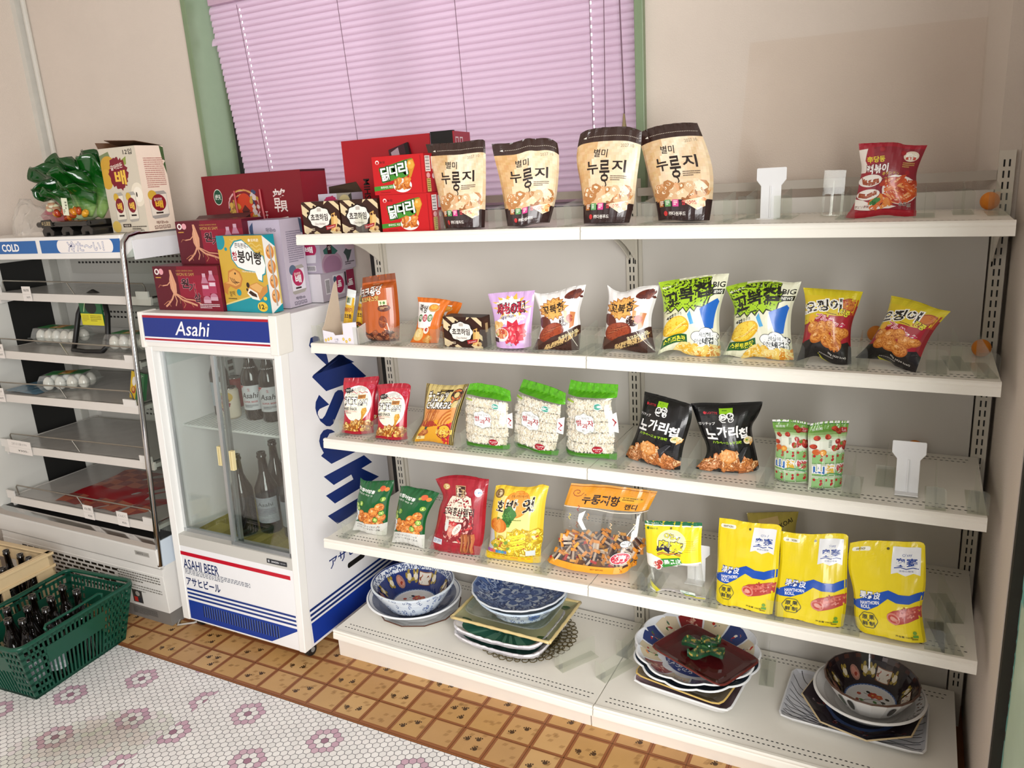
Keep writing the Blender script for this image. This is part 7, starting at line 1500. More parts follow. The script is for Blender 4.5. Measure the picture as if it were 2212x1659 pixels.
o = carton('pink_paper_packet', 'dusty pink square packet inside the clear plastic bag on the cooler', (-1.295, -.285, 1.462), .094, .012, .094, 0, 'b0626c', lambda a: (a.rect(0, 0, 100, 100, 'b5656f'), a.poly([(0, 0), (50, 40), (100, 0), (100, 4), (50, 45), (0, 4)], 'a3565f')), cat='package'); o.rotation_euler = (-.45, .82, 0); o.location = (-1.355, -.275, 1.513)
def poly_bag():
    mb = MB(); N, K = 26, 12
    def P(a, b):
        x = -.16 + .33 * a; e = sin(pi * a) ** .5; h = (.155 * e * (.6 + .4 * sin(a * 5 + .6))); t = b * pi; r = .06 * e
        n = noise.noise((a * 9, b * 5, 3)); n2 = noise.noise((a * 22, b * 14, 1)); k = 1 + .35 * n + .2 * n2
        return (x + .012 * n2, -r * cos(t) * k - .01, max(.0015, h * sin(t) ** .8 * k))
    for a in range(N):
        for b in range(K): mb.face([P(a / N, b / K), P((a + 1) / N, b / K), P((a + 1) / N, (b + 1) / K), P(a / N, (b + 1) / K)], 'fff')
    o = mb.obj('plastic_bag', film('crinkled_poly_bag', 'f6f3ee', .80, .18, .6, .5, .08), smooth=True, fix=True); o.location = (-1.335, -.285, 1.4405); tag(o, 'crumpled clear plastic bag on the cooler, left of the cabbage ornament', 'plastic bag')
poly_bag()

# ============================================================= shelf fittings
def divider(label, loc, rot):
    t = thing('shelf_divider', label, 'divider', loc, (0, 0, rot), 'clear acrylic shelf dividers')
    mb = MB(); pts = [(-.020, .0015), (.020, .0015), (.020, .042)] + [(.008 + .012 * cos(q), .042 + .012 * sin(q)) for q in [pi / 2 * k / 5 for k in range(1, 6)]] + [(-.020, .054)]
    mb.prism(pts, 'y', 0, .0016, 'fff'); mb.obj('front_stop', CLEAR, t)
    mb = MB(); mb.prism([(.0016, .0015), (.135, .0015), (.135, .062), (.128, .066), (.0016, .054)], 'x', -.0008, .0008, 'fff'); mb.obj('blade', CLEAR, t)
    mb = MB(); mb.box((-.020, 0, 0), (.020, .135, .0015), 'fff'); mb.obj('foot', CLEAR, t)
    return t
DIV = [[(0, .229, -.355, 'between the wafer and chicken boxes'), (0, .479, -.335, 'between chicken boxes and first rice pouch'), (0, .655, -.345, 'between the first and second rice pouches'), (0, .850, -.345, 'between the second and third rice pouches'), (0, 1.050, -.325, 'between the third and fourth rice pouches'), (0, 1.235, -.317, 'right of the fourth rice pouch'), (0, 1.266, -.207, 'left of the white pusher plate'), (0, 1.352, -.227, 'in front of the white pusher plate'), (0, 1.490, -.275, 'at the left of the red rice cake bag'), (0, 1.645, -.262, 'at the right of the red rice cake bag'), (0, 1.72, -.19, 'between the rice cake bag and the orange ball'), (0, 1.782, -.237, 'at the right end')],
       [(1, .024, -.366, 'left of the stick carton'), (1, .187, -.372, 'between the stick carton and brown bag'), (1, .310, -.361, 'right of the brown bag'), (1, .452, -.362, 'left of the wafer box'), (1, .605, -.345, 'right of the wafer box'), (1, .748, -.365, 'between the lilac pouch and chocolate chip bag'), (1, .883, -.362, 'left of the joint'), (1, .928, -.365, 'right of the joint'), (1, 1.084, -.360, 'left of the first corn bag'), (1, 1.238, -.358, 'between the corn bags'), (1, 1.406, -.350, 'left of the first squid bag'), (1, 1.536, -.352, 'between the squid bags'), (1, 1.690, -.345, 'right of the squid bags'), (1, 1.735, -.298, 'in the empty end, set back'), (1, 1.783, -.350, 'at the right end')],
       [(2, .048, -.348, 'at the left end'), (2, .172, -.368, 'between the red chicken pouches'), (2, .311, -.355, 'left of the gold churro bag'), (2, .500, -.355, 'left of the first puffed rice bag'), (2, .662, -.362, 'between the first two puffed rice bags'), (2, .812, -.365, 'between the last two puffed rice bags'), (2, .976, -.360, 'left of the black chip bags'), (2, 1.165, -.365, 'between the black chip bags'), (2, 1.350, -.369, 'left of the hawthorn cake packets'), (2, 1.537, -.360, 'right of the hawthorn cake packets'), (2, 1.603, -.272, 'left of the white pusher plate'), (2, 1.708, -.373, 'right of the white pusher plate'), (2, 1.788, -.368, 'at the right end')],
       [(3, .062, -.410, 'at the left end'), (3, .228, -.420, 'between the green peanut bags'), (3, .398, -.424, 'left of the crimson bag'), (3, .573, -.415, 'between crimson and toffee bags'), (3, .762, -.416, 'right of the toffee bag'), (3, 1.040, -.405, 'right of the clear candy bag'), (3, 1.075, -.426, 'left of the hawthorn stick bag'), (3, 1.232, -.426, 'right of the hawthorn stick bag'), (3, 1.389, -.427, 'between the left two yellow pouches'), (3, 1.556, -.428, 'between the right two yellow pouches'), (3, 1.728, -.422, 'right of the yellow pouches'), (3, 1.770, -.286, 'at the back of the empty right end'), (3, 1.766, -.426, 'at the front of the empty right end')]]
SN = ['top', 'second', 'third', 'fourth']; dproto = None
for row in DIV:
    for s, x, y, w in row:
        lab = 'clear shelf divider %s, %s shelf' % (w, SN[s]); z = shelf_z(s, x) - .0022
        r = .25 if (s == 3 and x > 1.75) else ((.12 if s == 1 and x > 1.7 else 0))
        if dproto is None: dproto = divider(lab, (x, y, z), r)
        else: dup(dproto, lab, (x, y, z), (0, 0, r))
# loose dividers on the base deck
for x, y, r, lab in ((.895, -.33, -.45, 'loose clear divider lying at the joint of the bottom deck, nearest the front'), (.915, -.20, -.2, 'loose clear divider behind the front one at the bottom deck joint'), (1.335, -.175, .1, 'loose clear divider between the plate stacks at the right rear of the bottom deck'), (.765, -.335, -.55, 'loose clear divider beside the gold lace plate on the bottom deck')):
    dup(dproto, lab, (x, y, shelf_z(4, x) - .0022), (0, 0, r))
mb = MB(); mb.hexa([(1.176, .080, 1.4125), (1.775, .080, 1.4105), (1.775, .083, 1.4105), (1.176, .083, 1.4125), (1.2105, .0930, 1.849), (1.803, .0930, 1.838), (1.803, .0960, 1.838), (1.2105, .0960, 1.849)], 'fff')
mb.v = [(x, y, z) for x, y, z in mb.v]
o = mb.obj('acrylic_sheet', film('large_acrylic_sheet', 'fefdfc', .992, .05, .2, .03)); tag(o, 'large clear acrylic sheet leaning on the wall above the right half of the top shelf', 'sheet')
WP = mat('white_acetal_plastic', 'f1f2f4', .35, noise_amt=.02)
def pusher(label, loc, rot, rib=True):
    t = thing('pusher_plate', label, 'shelf pusher', loc, rot, 'white plastic pusher plates')
    mb = MB(); mb.prism([(-.024, .0), (.024, .0), (.024, .078), (.035, .092), (.035, .118), (.033, .120), (-.033, .120), (-.035, .118), (-.035, .092), (-.024, .078)], 'y', 0, .003, 'fff'); mb.obj('plate', WP, t, bevel=.001)
    mb = MB(); mb.box((-.0015, -.004, .002), (.0015, 0, .078), 'fff'); mb.box((-.024, -.03, 0), (.024, 0, .002), 'fff'); mb.obj('rib', WP, t)
    return t
pp = pusher('white T-shaped pusher plate on the empty middle of the top shelf', (1.315, -.175, 1.4130), (-.05, 0, -.1))
dup(pp, 'white T-shaped pusher plate on the third shelf, in front of an orange ball', (1.650, -.290, .7958), (-.12, 0, 0)); dup(pp, 'white T-shaped pusher plate behind the yellow and clear hawthorn stick bag', (1.168, -.30, .4810), (-.05, 0, 0)).scale = (1, 1, .85)
mb = MB()
mb.box((-.024, 0, .05), (.024, .002, .105), 'fff')
for x in (-.024, -.005, .018): mb.box((x, 0, 0), (x + .006, .002, .05), 'fff')
mb.box((-.024, -.05, -.001), (.024, .004, .0015), 'fff'); mb.box((-.0012, .002, .0), (.0012, .012, .08), 'fff')
o = mb.obj('clear_stand', CLEAR); o.location = (1.448, -.125, 1.4135); o.rotation_euler = (-.08, .05, .15); tag(o, 'small clear plastic stand on the top shelf, left of the red rice cake bag', 'stand')
OB = mat('orange_table_tennis_ball', 'e0851f', .5, noise_amt=.04)
ball = None
for x, y, s, lab in ((1.775, -.055, 0, 'orange ball at the right end of the top shelf'), (1.556, -.04, 1, 'orange ball behind the upright squid peanut bags, second shelf'), (1.780, -.150, 1, 'orange ball at the right end of the second shelf'), (1.662, -.03, 2, 'orange ball at the back of the third shelf, behind the white plate')):
    z = shelf_z(s, x) - .003 + .0205
    if ball is None:
        mb = MB(); n = 14; mb.lathe([(max(.0003, .020 * sin(pi * k / n)), -.020 * cos(pi * k / n)) for k in range(n + 1)], 24, col='e0851f'); ball = mb.obj('table_tennis_ball', OB, smooth=True, fix=True); ball.location = (x, y, z); tag(ball, lab, 'ball', 'orange table tennis balls')
    else: dup(ball, lab, (x, y, z))
# ============================================================= dishes on the base deck
def dish(name, label, cat, loc, a_, b_, p, prof, t, base, art=None, outer=None, yaw=0, tilt=(0, 0), scal=(0, 0), n=64, group=None, m=None, rim=None, split=.05, out=None):
    """prof: inside profile (r 0..1, z) from centre to rim; a_, b_ half sizes; p = roundness (2 round, 8 square)"""
    def rad(th):
        c, s_ = abs(cos(th)), abs(sin(th)); q = (c ** p + s_ ** p) ** (-1 / p); return q * (1 + (scal[1] * abs(cos(scal[0] * th / 2)) if scal[0] else 0))
    mb = MB(); rings = []
    low = min(z for r, z in prof)
    inside = prof; k = len(prof)
    outs = [(r + (t / a_ if r > .2 else 0), z - t * (1.0 if r < .7 else .55)) for r, z in prof][::-1]
    allp = [(max(r, .001), z) for r, z in inside] + [(inside[-1][0] + t * .5 / a_, inside[-1][1] - t * .1)] + [(max(r, .001), z) for r, z in outs]
    nr = len(allp)
    for r, z in allp:
        rings.append([(a_ * r * rad(th) * cos(th), b_ * r * rad(th) * sin(th), z) for th in [2 * pi * j / n for j in range(n)]])
    for i in range(nr - 1):
        col = base if i < k - 1 else ((rim or base) if i <= k else (outer or base))
        for j in range(n): mb.face([rings[i][j], rings[i][(j + 1) % n], rings[i + 1][(j + 1) % n], rings[i + 1][j]], col)
    # foot ring
    zf = low - t; mb.lathe([(.42, zf - .006), (.46, zf - .006), (.47, zf + .002), (.41, zf + .002)], 40, col=outer or base); st = len(mb.v) - 160
    mb.v[st:] = [(x * a_, y * b_, z) for x, y, z in mb.v[st:]]
    dz = -(zf - .006); mb.v = [(x, y, z + dz) for x, y, z in mb.v]
    def zr(r):
        for i in range(k - 1):
            r0, z0 = prof[i]; r1, z1 = prof[i + 1]
            if r <= r1: return z0 + (z1 - z0) * ((r - r0) / ((r1 - r0) or 1))
        return prof[-1][1]
    def fn(u, v):
        x, y = (u - .5) * 2, (.5 - v) * 2; th = atan2(y, x); r0 = hypot(x, y); q = rad(th)
        r = r0 / q
        if r > .985: x, y = x * .985 / r, y * .985 / r; r = .985
        h = .02; z = zr(r); sl = (zr(min(1, r + h)) - zr(max(0, r - h))) / (2 * h * a_); nn = Vector((-sl * cos(th), -sl * sin(th), 1)).normalized()
        return (a_ * x, b_ * y, z + dz), nn
    if art: A = Art(a_ / b_); art(A); A.place(mb, fn, split, .0006, .00004)
    if out:
        i0 = [i for i in range(k, nr) if allp[i][0] > .5]; hi = allp[i0[0]]; lo_ = allp[i0[-1]]
        def fo(u, v):
            th = -pi / 2 + (u - .5) * 2 * pi * .8; f = v * (len(i0) - 1); i = min(int(f), len(i0) - 2); g = f - i; r = allp[i0[i]][0] * (1 - g) + allp[i0[i + 1]][0] * g; z = allp[i0[i]][1] * (1 - g) + allp[i0[i + 1]][1] * g
            q = rad(th); return (a_ * r * q * cos(th), b_ * r * q * sin(th), z + dz), Vector((cos(th), sin(th), -.4)).normalized()
        A = Art(9); out(A); A.place(mb, fo, .05, .0006, .00004)
    o = mb.obj(name, m or CERAM, smooth=True, fix=False); o.location = loc; o.rotation_euler = (tilt[0], tilt[1] + (.0258 if loc[0] < .9 else .0045), radians(yaw))
    return tag(o, label, cat, group)
BOWL = lambda d, fl=.45: [(0, 0), (fl, .002), (fl + .12, d * .10), (.78, d * .42), (.93, d * .80), (1, d)]
PLATE = lambda d: [(0, 0), (.6, .001), (.78, d * .35), (1, d)]
def polar(cx, cy, r, t): return (cx + r * cos(t), cy + r * sin(t))
def ringband(a, r0, r1, col, n=48): a.raw([polar(50, 50, r0, 2 * pi * k / n) for k in range(n)] + [polar(50, 50, r1, 2 * pi * k / n) for k in range(n)], [(k, (k + 1) % n, n + (k + 1) % n, n + k) for k in range(n)], col)
def arab(a, r0, r1, n, col, seed):
    rn = random.Random(seed)
    for k in range(n):
        t = 2 * pi * k / n; r = rn.uniform(r0, r1); q = rn.uniform(.6, 1.3); s = rn.choice((-1, 1)); pts = [polar(*polar(50, 50, r, t), 2.2 * q * (1 - j / 9), s * j * .9 + k) for j in range(7)]; a.stroke(pts, .8, col, .1)
    a.k += 1
def flowers(a, seed, sc=1):
    rn = random.Random(seed)
    a.stroke([(40, 62), (46, 52), (52, 48), (60, 46), (66, 52)], .8, '2a2420'); a.stroke([(52, 48), (46, 42), (40, 42)], .7, '2a2420')
    for x, y, r, c in ((50, 41, 5, 'c2401f'), (57, 41, 4, 'cf5a2a'), (51, 62, 4, 'c2401f'), (36, 46, 2.2, 'b8321f')):
        for k in range(5): a.ell(x + r * .6 * cos(k * 1.26), y + r * .6 * sin(k * 1.26), r * .55, r * .55, c, 10, 0, .1)
        a.ell(x, y, r * .3, r * .3, 'e0a84a', 8, 0, .2)
    for x, y, c in ((44, 38, '1f2420'), (64, 48, '1f2420'), (68, 53, '25221f'), (60, 56, '3f6a34'), (42, 56, '4a7a3a'), (56, 52, '4a7a3a'), (62, 62, '1f2420'), (38, 58, '8a3a22'), (46, 66, '3f6a34'), (66, 40, '3a3428')): a.ell(x, y, 2.8, 1.9, c, 10, rn.uniform(0, 90), .1)
    a.k += 1
def imari_bowl_art(ground, edge):
    def f(a):
        ringband(a, 34, 47, ground); ringband(a, 26, 35, ground)
        if edge == 'blue': ringband(a, 44.5, 49.5, 'dfe5ee'); arab(a, 44.5, 48.5, 90, '2f4a86', 3); arab(a, 45, 48, 60, '223a70', 5)
        else: ringband(a, 47, 49.5, '4a2a22')
        ringband(a, 24.5, 27, 'e6e9ee'); ringband(a, 25, 28.5, '3a5a94')
        for k in range(44): t = 2 * pi * k / 44; a.ell(*polar(50, 50, 26.6, t), .9, .9, 'c3cfe2', 6, 0, 0)
        a.k += 1; a.ell(50, 50, 24.5, 24.5, 'e9ebec', 40); flowers(a, 4)
        for t, kind in ((-1.5, 0), (.7, 1), (2.7, 2), (-.2, 3), (1.7, 0), (3.9, 1)):
            x, y = polar(50, 50, 37.5, t); c, d = cos(t + pi / 2), sin(t + pi / 2); q = lambda u, v: (x + u * c - v * d, y + u * d + v * c)
            if kind in (0, 3): a.poly([q(-9, -5), q(9, -5), q(8, 5), q(-8, 5)], '8a5a3a'); a.poly([q(-8.3, -4.4), q(8.3, -4.4), q(7.4, 4.4), q(-7.4, 4.4)], 'e4dccf'); [a.ell(*q(u, v), 1.6, 1.1, cc, 8, 30 * u, .05) for u, v, cc in ((-6, 1, 'a8321f'), (-4, -2, 'c2502a'), (-1, 2, '4a6a3a'), (3, 0, '8a4a3a'), (5, -2, 'a8423a'), (6, 2, '6a5a4a'), (1, -2, '9a5a4a'), (-3, 3, '3a4a6a'))]
            else: a.ell(x, y, 6, 5, 'a8796a', 12); a.ell(x, y, 4.6, 3.6, 'c98a7a', 12); a.ell(x + 1, y, 2, 2, '9a3a2a', 8)
            for s in (-13, 13): a.ell(*q(s, 0), 3, 3, 'e6dcc0', 12, 0, .2); [a.ell(*q(s + 3.6 * cos(w), 3.6 * sin(w)), 1.5, 2.2, 'a08a3a', 8, 40 * w, .05) for w in (1, 2.2, 3.8, 5)]
        a.k += 1
    return f
def arab_out(base):
    def f(a):
        a.rect(0, 4, 100, 96, base); rn = random.Random(6)
        for k in range(150):
            x, y = rn.uniform(1, 99), rn.uniform(12, 90); q = rn.uniform(.7, 1.2); s = rn.choice((-1, 1)); a.stroke([(x + .9 * q * (1 - j / 10) * cos(s * j * .8 + k), y + 8 * q * (1 - j / 10) * sin(s * j * .8 + k)) for j in range(8)], 2.6, rn.choice(['2f4f92', '3a5ca0', '24407c']), .05)
        a.k += 1
    return f
z1 = shelf_z(4, .2) - .002
dish('serving_plate', 'white twelve-sided plate with brown rim, lowest of the left stack', 'plate', (.205, -.235, z1), .140, .140, 2, PLATE(.022), .004, 'e6e6e4', yaw=10, n=12, rim='5a3a2c')
dish('serving_plate', 'wide white plate with thick rim under the blue floral bowl, left stack', 'plate', (.180, -.225, z1 + .018), .156, .156, 2, PLATE(.032), .006, '6f7890', lambda a: (ringband(a, 46, 50, 'f0f1f2'), a.blobs(8, 8, 92, 92, 26, 9, 7, ['4a5578', '5b6686', '3f4a6c', '7a86a2'], 4, .2, mask=lambda x, y: hypot(x - 50, y - 50) < 42)), outer='eceef0', rim='f1f2f3')
dish('serving_bowl', 'deep blue and white floral bowl on top of the left stack', 'bowl', (.200, -.255, z1 + .034), .134, .134, 2, BOWL(.085, .5), .0055, '1f3270', imari_bowl_art('1f3274', 'blue'), outer='d5dee8', rim='e3ebf0', out=arab_out('d3dde8'), yaw=15)
z2 = shelf_z(4, .58) - .002
# openwork gold plate
t = thing('lace_plate', 'bronze openwork lace plate under the middle stack', 'plate', (.600, -.215, z2))
mb = MB(); rnd = random.Random(5); N = 40
for k in range(N):
    th = 2 * pi * k / N
    for r in (.105, .122, .139, .155):
        c = Vector((r * cos(th + r * 30), r * .95 * sin(th + r * 30), .004 + (r - .1) * .12)); s = .0105 * (.8 + .4 * rnd.random()); mb.tube([(c.x + s * cos(q), c.y + s * sin(q), c.z) for q in [2 * pi * j / 7 for j in range(7)]], .0017, '6f6448', 5, closed=True)
mb.lathe([(.02, .001), (.105, .001), (.108, .004), (.02, .004)], 40, col='6f6448'); mb.obj('openwork_rim', mat('aged_bronze', None, .35, .7, noise_amt=.2), t)
def rough_plate(label, loc, yaw, cols):
    a_, b_ = .157, .118; mb = MB(); n = 72; rn = random.Random(int(loc[2] * 1e4))
    def P(r, th, z): c, s_ = abs(cos(th)), abs(sin(th)); q = (c ** 7 + s_ ** 7) ** (-1 / 7); return (a_ * r * q * cos(th), b_ * r * q * sin(th), z + .016 * (abs(cos(th) * q) ** 2.5) * r)
    prof = [(.02, .004), (.5, .004), (.86, .007), (.97, .016), (1.0, .018), (1.015, .012), (.98, .002), (.5, 0), (.02, 0)]; rings = []
    for r, z in prof: rings.append([P(r * (1 + (rn.uniform(-.008, .008) if r > .9 else 0)), 2 * pi * j / n, z + (rn.uniform(-.0015, .0015) if r > .9 else 0)) for j in range(n)])
    for i in range(len(prof) - 1):
        for j in range(n): mb.face([rings[i][j], rings[i][(j + 1) % n], rings[i + 1][(j + 1) % n], rings[i + 1][j]], rn.choice(cols[0]) if i < 2 else (rn.choice(cols[1]) if i < 5 else 'b9b6b8'))
    o = mb.obj('oblong_plate', CERAM, smooth=True); o.location = loc; o.rotation_euler = (0, 0, radians(yaw)); tag(o, label, 'plate', 'dark green oblong plates with rough white rims')
rough_plate('dark green oblong plate with rough white rim, lower of two', (.555, -.235, z2 + .008), -2, (['24403a', '1f3a34', '2c4c44'], ['d9d6da', 'cfcbd0', 'e6e3e6']))
rough_plate('dark green oblong plate with rough white rim, upper of two', (.548, -.225, z2 + .030), -1, (['35695a', '2c5c4e', '5a8a78'], ['dcd9de', 'd0ccd2', 'e8e5e8']))
dish('bamboo_rim_tray', 'olive square tray with a yellow bamboo-shaped rim', 'tray', (.563, -.205, z2 + .052), .172, .122, 14, [(0, 0), (.8, .001), (.93, .010), (1, .017)], .004, 'a8a680', lambda a: [a.ell(x, y, 5, 4, '3f5a34', 12) for x, y in ((12, 88), (88, 12), (10, 14), (88, 86))], outer='c9b47c', rim='d6bf84')
t = [(.563 + sx * .171, -.205 + sy * .121) for sx, sy in ((-1, -1), (1, -1), (1, 1), (-1, 1))]
mb = MB()
for i in range(4):
    (x0, y0), (x1, y1) = t[i], t[(i + 1) % 4]; L_ = hypot(x1 - x0, y1 - y0); n = 7 if i % 2 == 0 else 5; pts = []; rr = []
    for k in range(n * 3 + 1): q = k / (n * 3); pts.append((x0 + (x1 - x0) * q - .563, y0 + (y1 - y0) * q + .205, .0)); rr.append(.0058 if k % 3 == 0 else .0046)
    mb.tube(pts, rr, 'd9c288', 8)
o = mb.obj('bamboo_rim', CERAM, bpy.data.objects['bamboo_rim_tray'], smooth=True); o.location = (0, 0, .027)
dish('glass_dish', 'clear rounded square glass dish on the bamboo-rim tray', 'dish', (.560, -.210, z2 + .072), .140, .104, 5, [(0, 0), (.7, .001), (.9, .008), (1, .018)], .004, 'fff', m=film('pressed_glass', 'e6ebe4', .80, .08, .3))
z3 = z2 + .085
def out2(a):
    arab_out('c9d8e4')(a); a.ell(38, 48, 3.2, 26, '8a1f1c'); a.rect(36.8, 34, 39.2, 40, 'e6dcd6'); a.rect(37.4, 34, 38.6, 62, 'e6dcd6'); a.rect(36.8, 52, 39.4, 58, 'e6dcd6'); a.star(62, 44, 3, 26, 12, .75, '5f82bf'); a.star(62, 44, 1.4, 12, 8, .7, '2f4f92')
dish('serving_bowl', 'pale blue arabesque bowl with red round medallion, below the peony bowl', 'bowl', (.585, -.205, z3), .140, .140, 2, BOWL(.056, .55), .005, 'c9d8e6', None, outer='c9d8e4', out=out2, yaw=8)
def peony(a):
    a.ell(50, 50, 49, 49, '50699c', 48); rn = random.Random(8)
    for ring, n, rr, sz in ((0, 13, 40, 15), (1, 11, 29, 14), (2, 8, 18, 12), (3, 5, 8, 9)):
        for k in range(n):
            t = 2 * pi * k / n + ring * .4; x, y = polar(50, 50, rr, t); sc = [polar(x, y, sz * .62 * (1 + .10 * cos(5 * w)), w) for w in [2 * pi * j / 20 for j in range(20)]]; a.poly(sc, '2f4578', .15); a.poly([(x + (p[0] - x) * .9 + cos(t) * .8, y + (p[1] - y) * .9 + sin(t) * .8) for p in sc], 'b9c6d6' if (k + ring) % 2 else '8fa3c4', .15); a.poly([(x + (p[0] - x) * .66 - cos(t) * 1.8, y + (p[1] - y) * .66 - sin(t) * 1.8) for p in sc], '4a6298', .15)
    a.k += 1
dish('serving_bowl', 'shallow blue and white peony bowl on top of the middle stack', 'bowl', (.580, -.205, z3 + .036), .147, .147, 2, BOWL(.040, .5), .005, '6a82b0', peony, outer='dfe6ec', rim='e6ecf2', scal=(18, .02))
# third stack
z5 = shelf_z(4, 1.15) - .002
dish('rectangular_dish', 'white rectangular dish with mauve inside, lowest of the third stack', 'dish', (1.150, -.255, z5), .137, .115, 12, [(0, 0), (.7, .001), (.86, .016), (1, .038)], .005, '9c8288', outer='e9eaec', rim='efeff0', yaw=-6)
dish('square_plate', 'brown square plate with thin gold edge in the third stack', 'plate', (1.148, -.250, z5 + .034), .128, .118, 10, PLATE(.020), .004, '6f6048', outer='c9c9c6', rim='d9b86a', yaw=-10)
dish('scalloped_bowl', 'plain white scalloped bowl under the patterned scalloped bowl, third stack', 'bowl', (1.152, -.243, z5 + .050), .163, .163, 2, BOWL(.045, .45), .005, '39485a', outer='eff1f3', rim='f1f3f5', scal=(12, .05), n=96)
def imari_scal(a):
    a.ell(50, 50, 49, 49, 'e9edf2', 48); N = 12
    for k in range(N):
        t0, t1 = 2 * pi * k / N, 2 * pi * (k + 1) / N; m_ = (t0 + t1) / 2; g = .02
        pan = [polar(50, 50, 31, t0 + g), polar(50, 50, 38, t0 + g), polar(50, 50, 47.5, t0 + g)] + [polar(50, 50, 47.5 + 1.4 * sin(pi * q / 5), t0 + g + (t1 - t0 - 2 * g) * q / 5) for q in range(6)] + [polar(50, 50, 38, t1 - g), polar(50, 50, 31, t1 - g)] + [polar(50, 50, 31 + 3.2 * sin(pi * q / 5), t1 - g - (t1 - t0 - 2 * g) * q / 5) for q in range(1, 5)]
        c = ['8a1f24', 'd2c4a4', '2a3c74', 'd9cbb0'][k % 4]; a.poly(pan, c); x, y = polar(50, 50, 40.5, m_)
        if k % 4 == 0:
            for w in range(6): a.ell(*polar(x, y, 4.2, w * 1.05), 1.8, 1.8, 'd9a894', 8, 0, .05)
            a.ell(x, y, 3.2, 3.2, 'c98a7a', 12); a.ell(x, y, 1.6, 1.6, 'e6cdb8', 10)
        else:
            for w in range(7): q = polar(x, y, 1.5 + (w % 4) * 1.5, w * 2.1); a.ell(q[0], q[1], 1.9, 1.2, ['b8281f', '3f6a3a', '2f3f7a', 'e6e0d6', '8a2a24', '5a7a4a', 'd98a4a'][(w + k) % 7], 8, w * 40, .05)
        a.k += .4
    ringband(a, 17, 27, '2f3f80'); arab(a, 18, 26, 60, 'dfe5ee', 4); a.ell(50, 50, 17, 17, 'cfd6e2'); flowers(a, 2)
dish('scalloped_bowl', 'scalloped bowl with red and blue flower panels under the maroon plate', 'bowl', (1.152, -.232, z5 + .068), .163, .163, 2, BOWL(.048, .42), .0045, 'e6eaf0', imari_scal, outer='eef1f4', rim='f2f4f6', scal=(12, .05), n=96, tilt=(.05, 0), yaw=6)
dish('square_plate', 'maroon square plate with white foot holding four green leaf rests', 'plate', (1.186, -.283, z5 + .116), .116, .092, 9, [(0, 0), (.75, .001), (.9, .004), (1, .012)], .005, '4f1618', lambda a: None, outer='e9e6e2', rim='6a2a24', yaw=-22, tilt=(-.06, .05))
for k, (x, y, rz, lab) in enumerate(((1.150, -.262, .5, 'left of the four'), (1.192, -.238, .9, 'rear of the four'), (1.216, -.276, 2.4, 'right of the four'), (1.176, -.300, 3.5, 'front of the four'))):
    mb = MB(); N, K = 14, 6
    def P(u, v):
        w = .019 * sin(pi * min(1, u * 1.05)) ** .8 + (.006 if u > .88 else 0); yy = (v - .5) * 2 * w; return (-.026 + .052 * u, yy, .009 + .006 * cos(yy / .02) + .007 * sin(u * 5) * (abs(v - .5) * 2) ** 2 + (.006 if u > .9 else 0))
    for i in range(N):
        for j in range(K):
            q = [P((i + c) / N, (j + d) / K) for c, d in ((0, 0), (1, 0), (1, 1), (0, 1))]; f = noise.noise((i * .5 + k, j * .5, 2)); c = '1d4a2c' if f > .0 else ('3a6a3a' if f > -.25 else 'b5a050'); mb.face(q, c); mb.face([(x_, y_, max(.0, z_ - .008)) for x_, y_, z_ in q][::-1], '17382a')
    for (a0, a1) in (((0, 0), (1, 0)), ((1, 1), (0, 1))):
        for i in range(N):
            q0, q1 = P(i / N, a0[1]), P((i + 1) / N, a0[1]); mb.face([q0, q1, (q1[0], q1[1], max(0, q1[2] - .008)), (q0[0], q0[1], max(0, q0[2] - .008))], '1f4a30')
    o = mb.obj('chopstick_rest', CERAM, smooth=False); o.scale = (1.25, 1.25, 1.25); o.location = (x, y, z5 + .132 + (x - 1.186) * -.05 + (y + .283) * .02); o.rotation_euler = (0, 0, rz); tag(o, 'green and yellow glazed leaf-shaped rest on the maroon plate, ' + lab, 'chopstick rest', 'green leaf rests on the maroon plate')
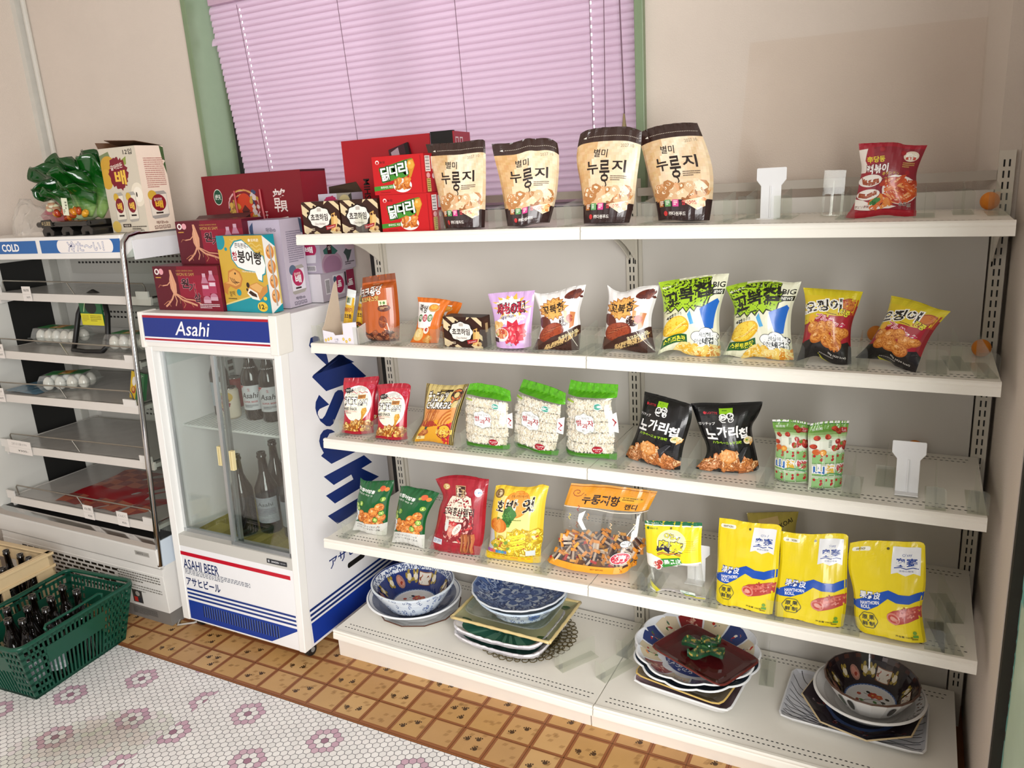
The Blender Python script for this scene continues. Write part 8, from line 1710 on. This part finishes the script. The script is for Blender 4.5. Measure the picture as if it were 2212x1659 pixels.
# fourth stack
z6 = shelf_z(4, 1.58) - .002
def net(a):
    cx, cy = 40, 92
    for k in range(30):
        t = -pi * .02 - k * pi * .96 / 29; a.stroke([(cx + 8 * cos(t) + (r - 8) * cos(t) * 1.25, cy + 8 * sin(t) + (r - 8) * sin(t) * 1.25 + 1.6 * sin(r * .30 + (k % 2) * pi)) for r in range(6, 100, 3) if -2 < cx + r * 1.25 * cos(t) < 102 and -2 < cy + r * 1.25 * sin(t) < 102] or [(0, 0), (.1, .1)], .8, '23242a', 0)
dish('net_pattern_plate', 'white rectangular plate with black net lines, lowest of the right stack', 'plate', (1.565, -.208, z6), .171, .112, 16, [(0, 0), (.86, .001), (.95, .006), (1, .014)], .004, 'cfd0d6', net, outer='e6e7ea', rim='e9eaec', yaw=-2, split=.08)
def dark_imari(a):
    a.ell(50, 50, 49, 49, '2a1e24', 8); arab(a, 30, 46, 60, '9a8a8e', 3); arab(a, 30, 46, 46, '8a3a34', 5); ringband(a, 26, 30, '3a4a70'); a.ell(50, 50, 26, 26, '20222e'); arab(a, 5, 24, 34, '6a7286', 7)
dish('octagonal_plate', 'dark patterned octagonal plate with gold edge in the right stack', 'plate', (1.583, -.215, z6 + .015), .146, .146, 2, PLATE(.024), .004, '2a1e24', dark_imari, outer='d9d6d2', rim='cdb890', n=8, yaw=8)
dish('serving_bowl', 'white-rimmed bowl with brown flecks below the dark floral bowl', 'bowl', (1.598, -.205, z6 + .030), .131, .131, 2, BOWL(.044, .5), .006, 'c9c6c2', lambda a: (ringband(a, 42, 50, 'e2e0dd'), a.blobs(50, 30, 98, 96, 60, 1.2, .9, ['5a3a2a', '7a4a34', '3a2a22'], 4, mask=lambda x, y: 43 < hypot(x - 50, y - 50) < 49)), outer='e6e5e3', rim='e9e8e6')
def out4(a):
    for x, c in ((20, '2a2a26'), (34, 'a83424'), (42, '3a4a3a'), (47, '2a2a26'), (66, '2a2a26'), (76, 'a83424')): a.ell(x, 50, 1.6, 17, c)
dish('serving_bowl', 'dark floral ten-sided bowl on top of the right stack', 'bowl', (1.602, -.210, z6 + .046), .111, .111, 2, BOWL(.070, .5), .005, '241a1e', imari_bowl_art('231a20', 'brown'), outer='e3e2e0', rim='5a4034', n=20, out=out4, yaw=-15)
# snack bag lying behind the plates
BAGS['behind'] = ((1.325, -.075, shelf_z(4, 1.32)), 25, 10, [(-70, 105), (0, 112), (70, 118)], [(70, 118), (60, 60), (66, 0)], [(-66, 4), (0, 0), (66, 0)], [(-70, 105), (-60, 60), (-66, 4)])
bag('behind', 'shrimp_cracker_bag', 'yellow and orange snack bag lying behind the third stack of plates', lambda a: (a.poly([(20, 20), (60, 10), (70, 50), (30, 60)], 'e6c88a'), a.ell(40, 40, 10, 9, 'dfae7a'), a.ell(40, 40, 4, 4, 'b8804a'), a.text('EIKOAI', 74, 30, 36, 12, '3a3420', rot=-30, bold=.03), a.poly([(52, 60), (70, 52), (80, 74), (70, 98), (54, 96)], 'd2401c'), a.ell(64, 80, 8, 10, 'e87a3a')), 'cdbb5a', .024, 'pillow', 4, .0024)
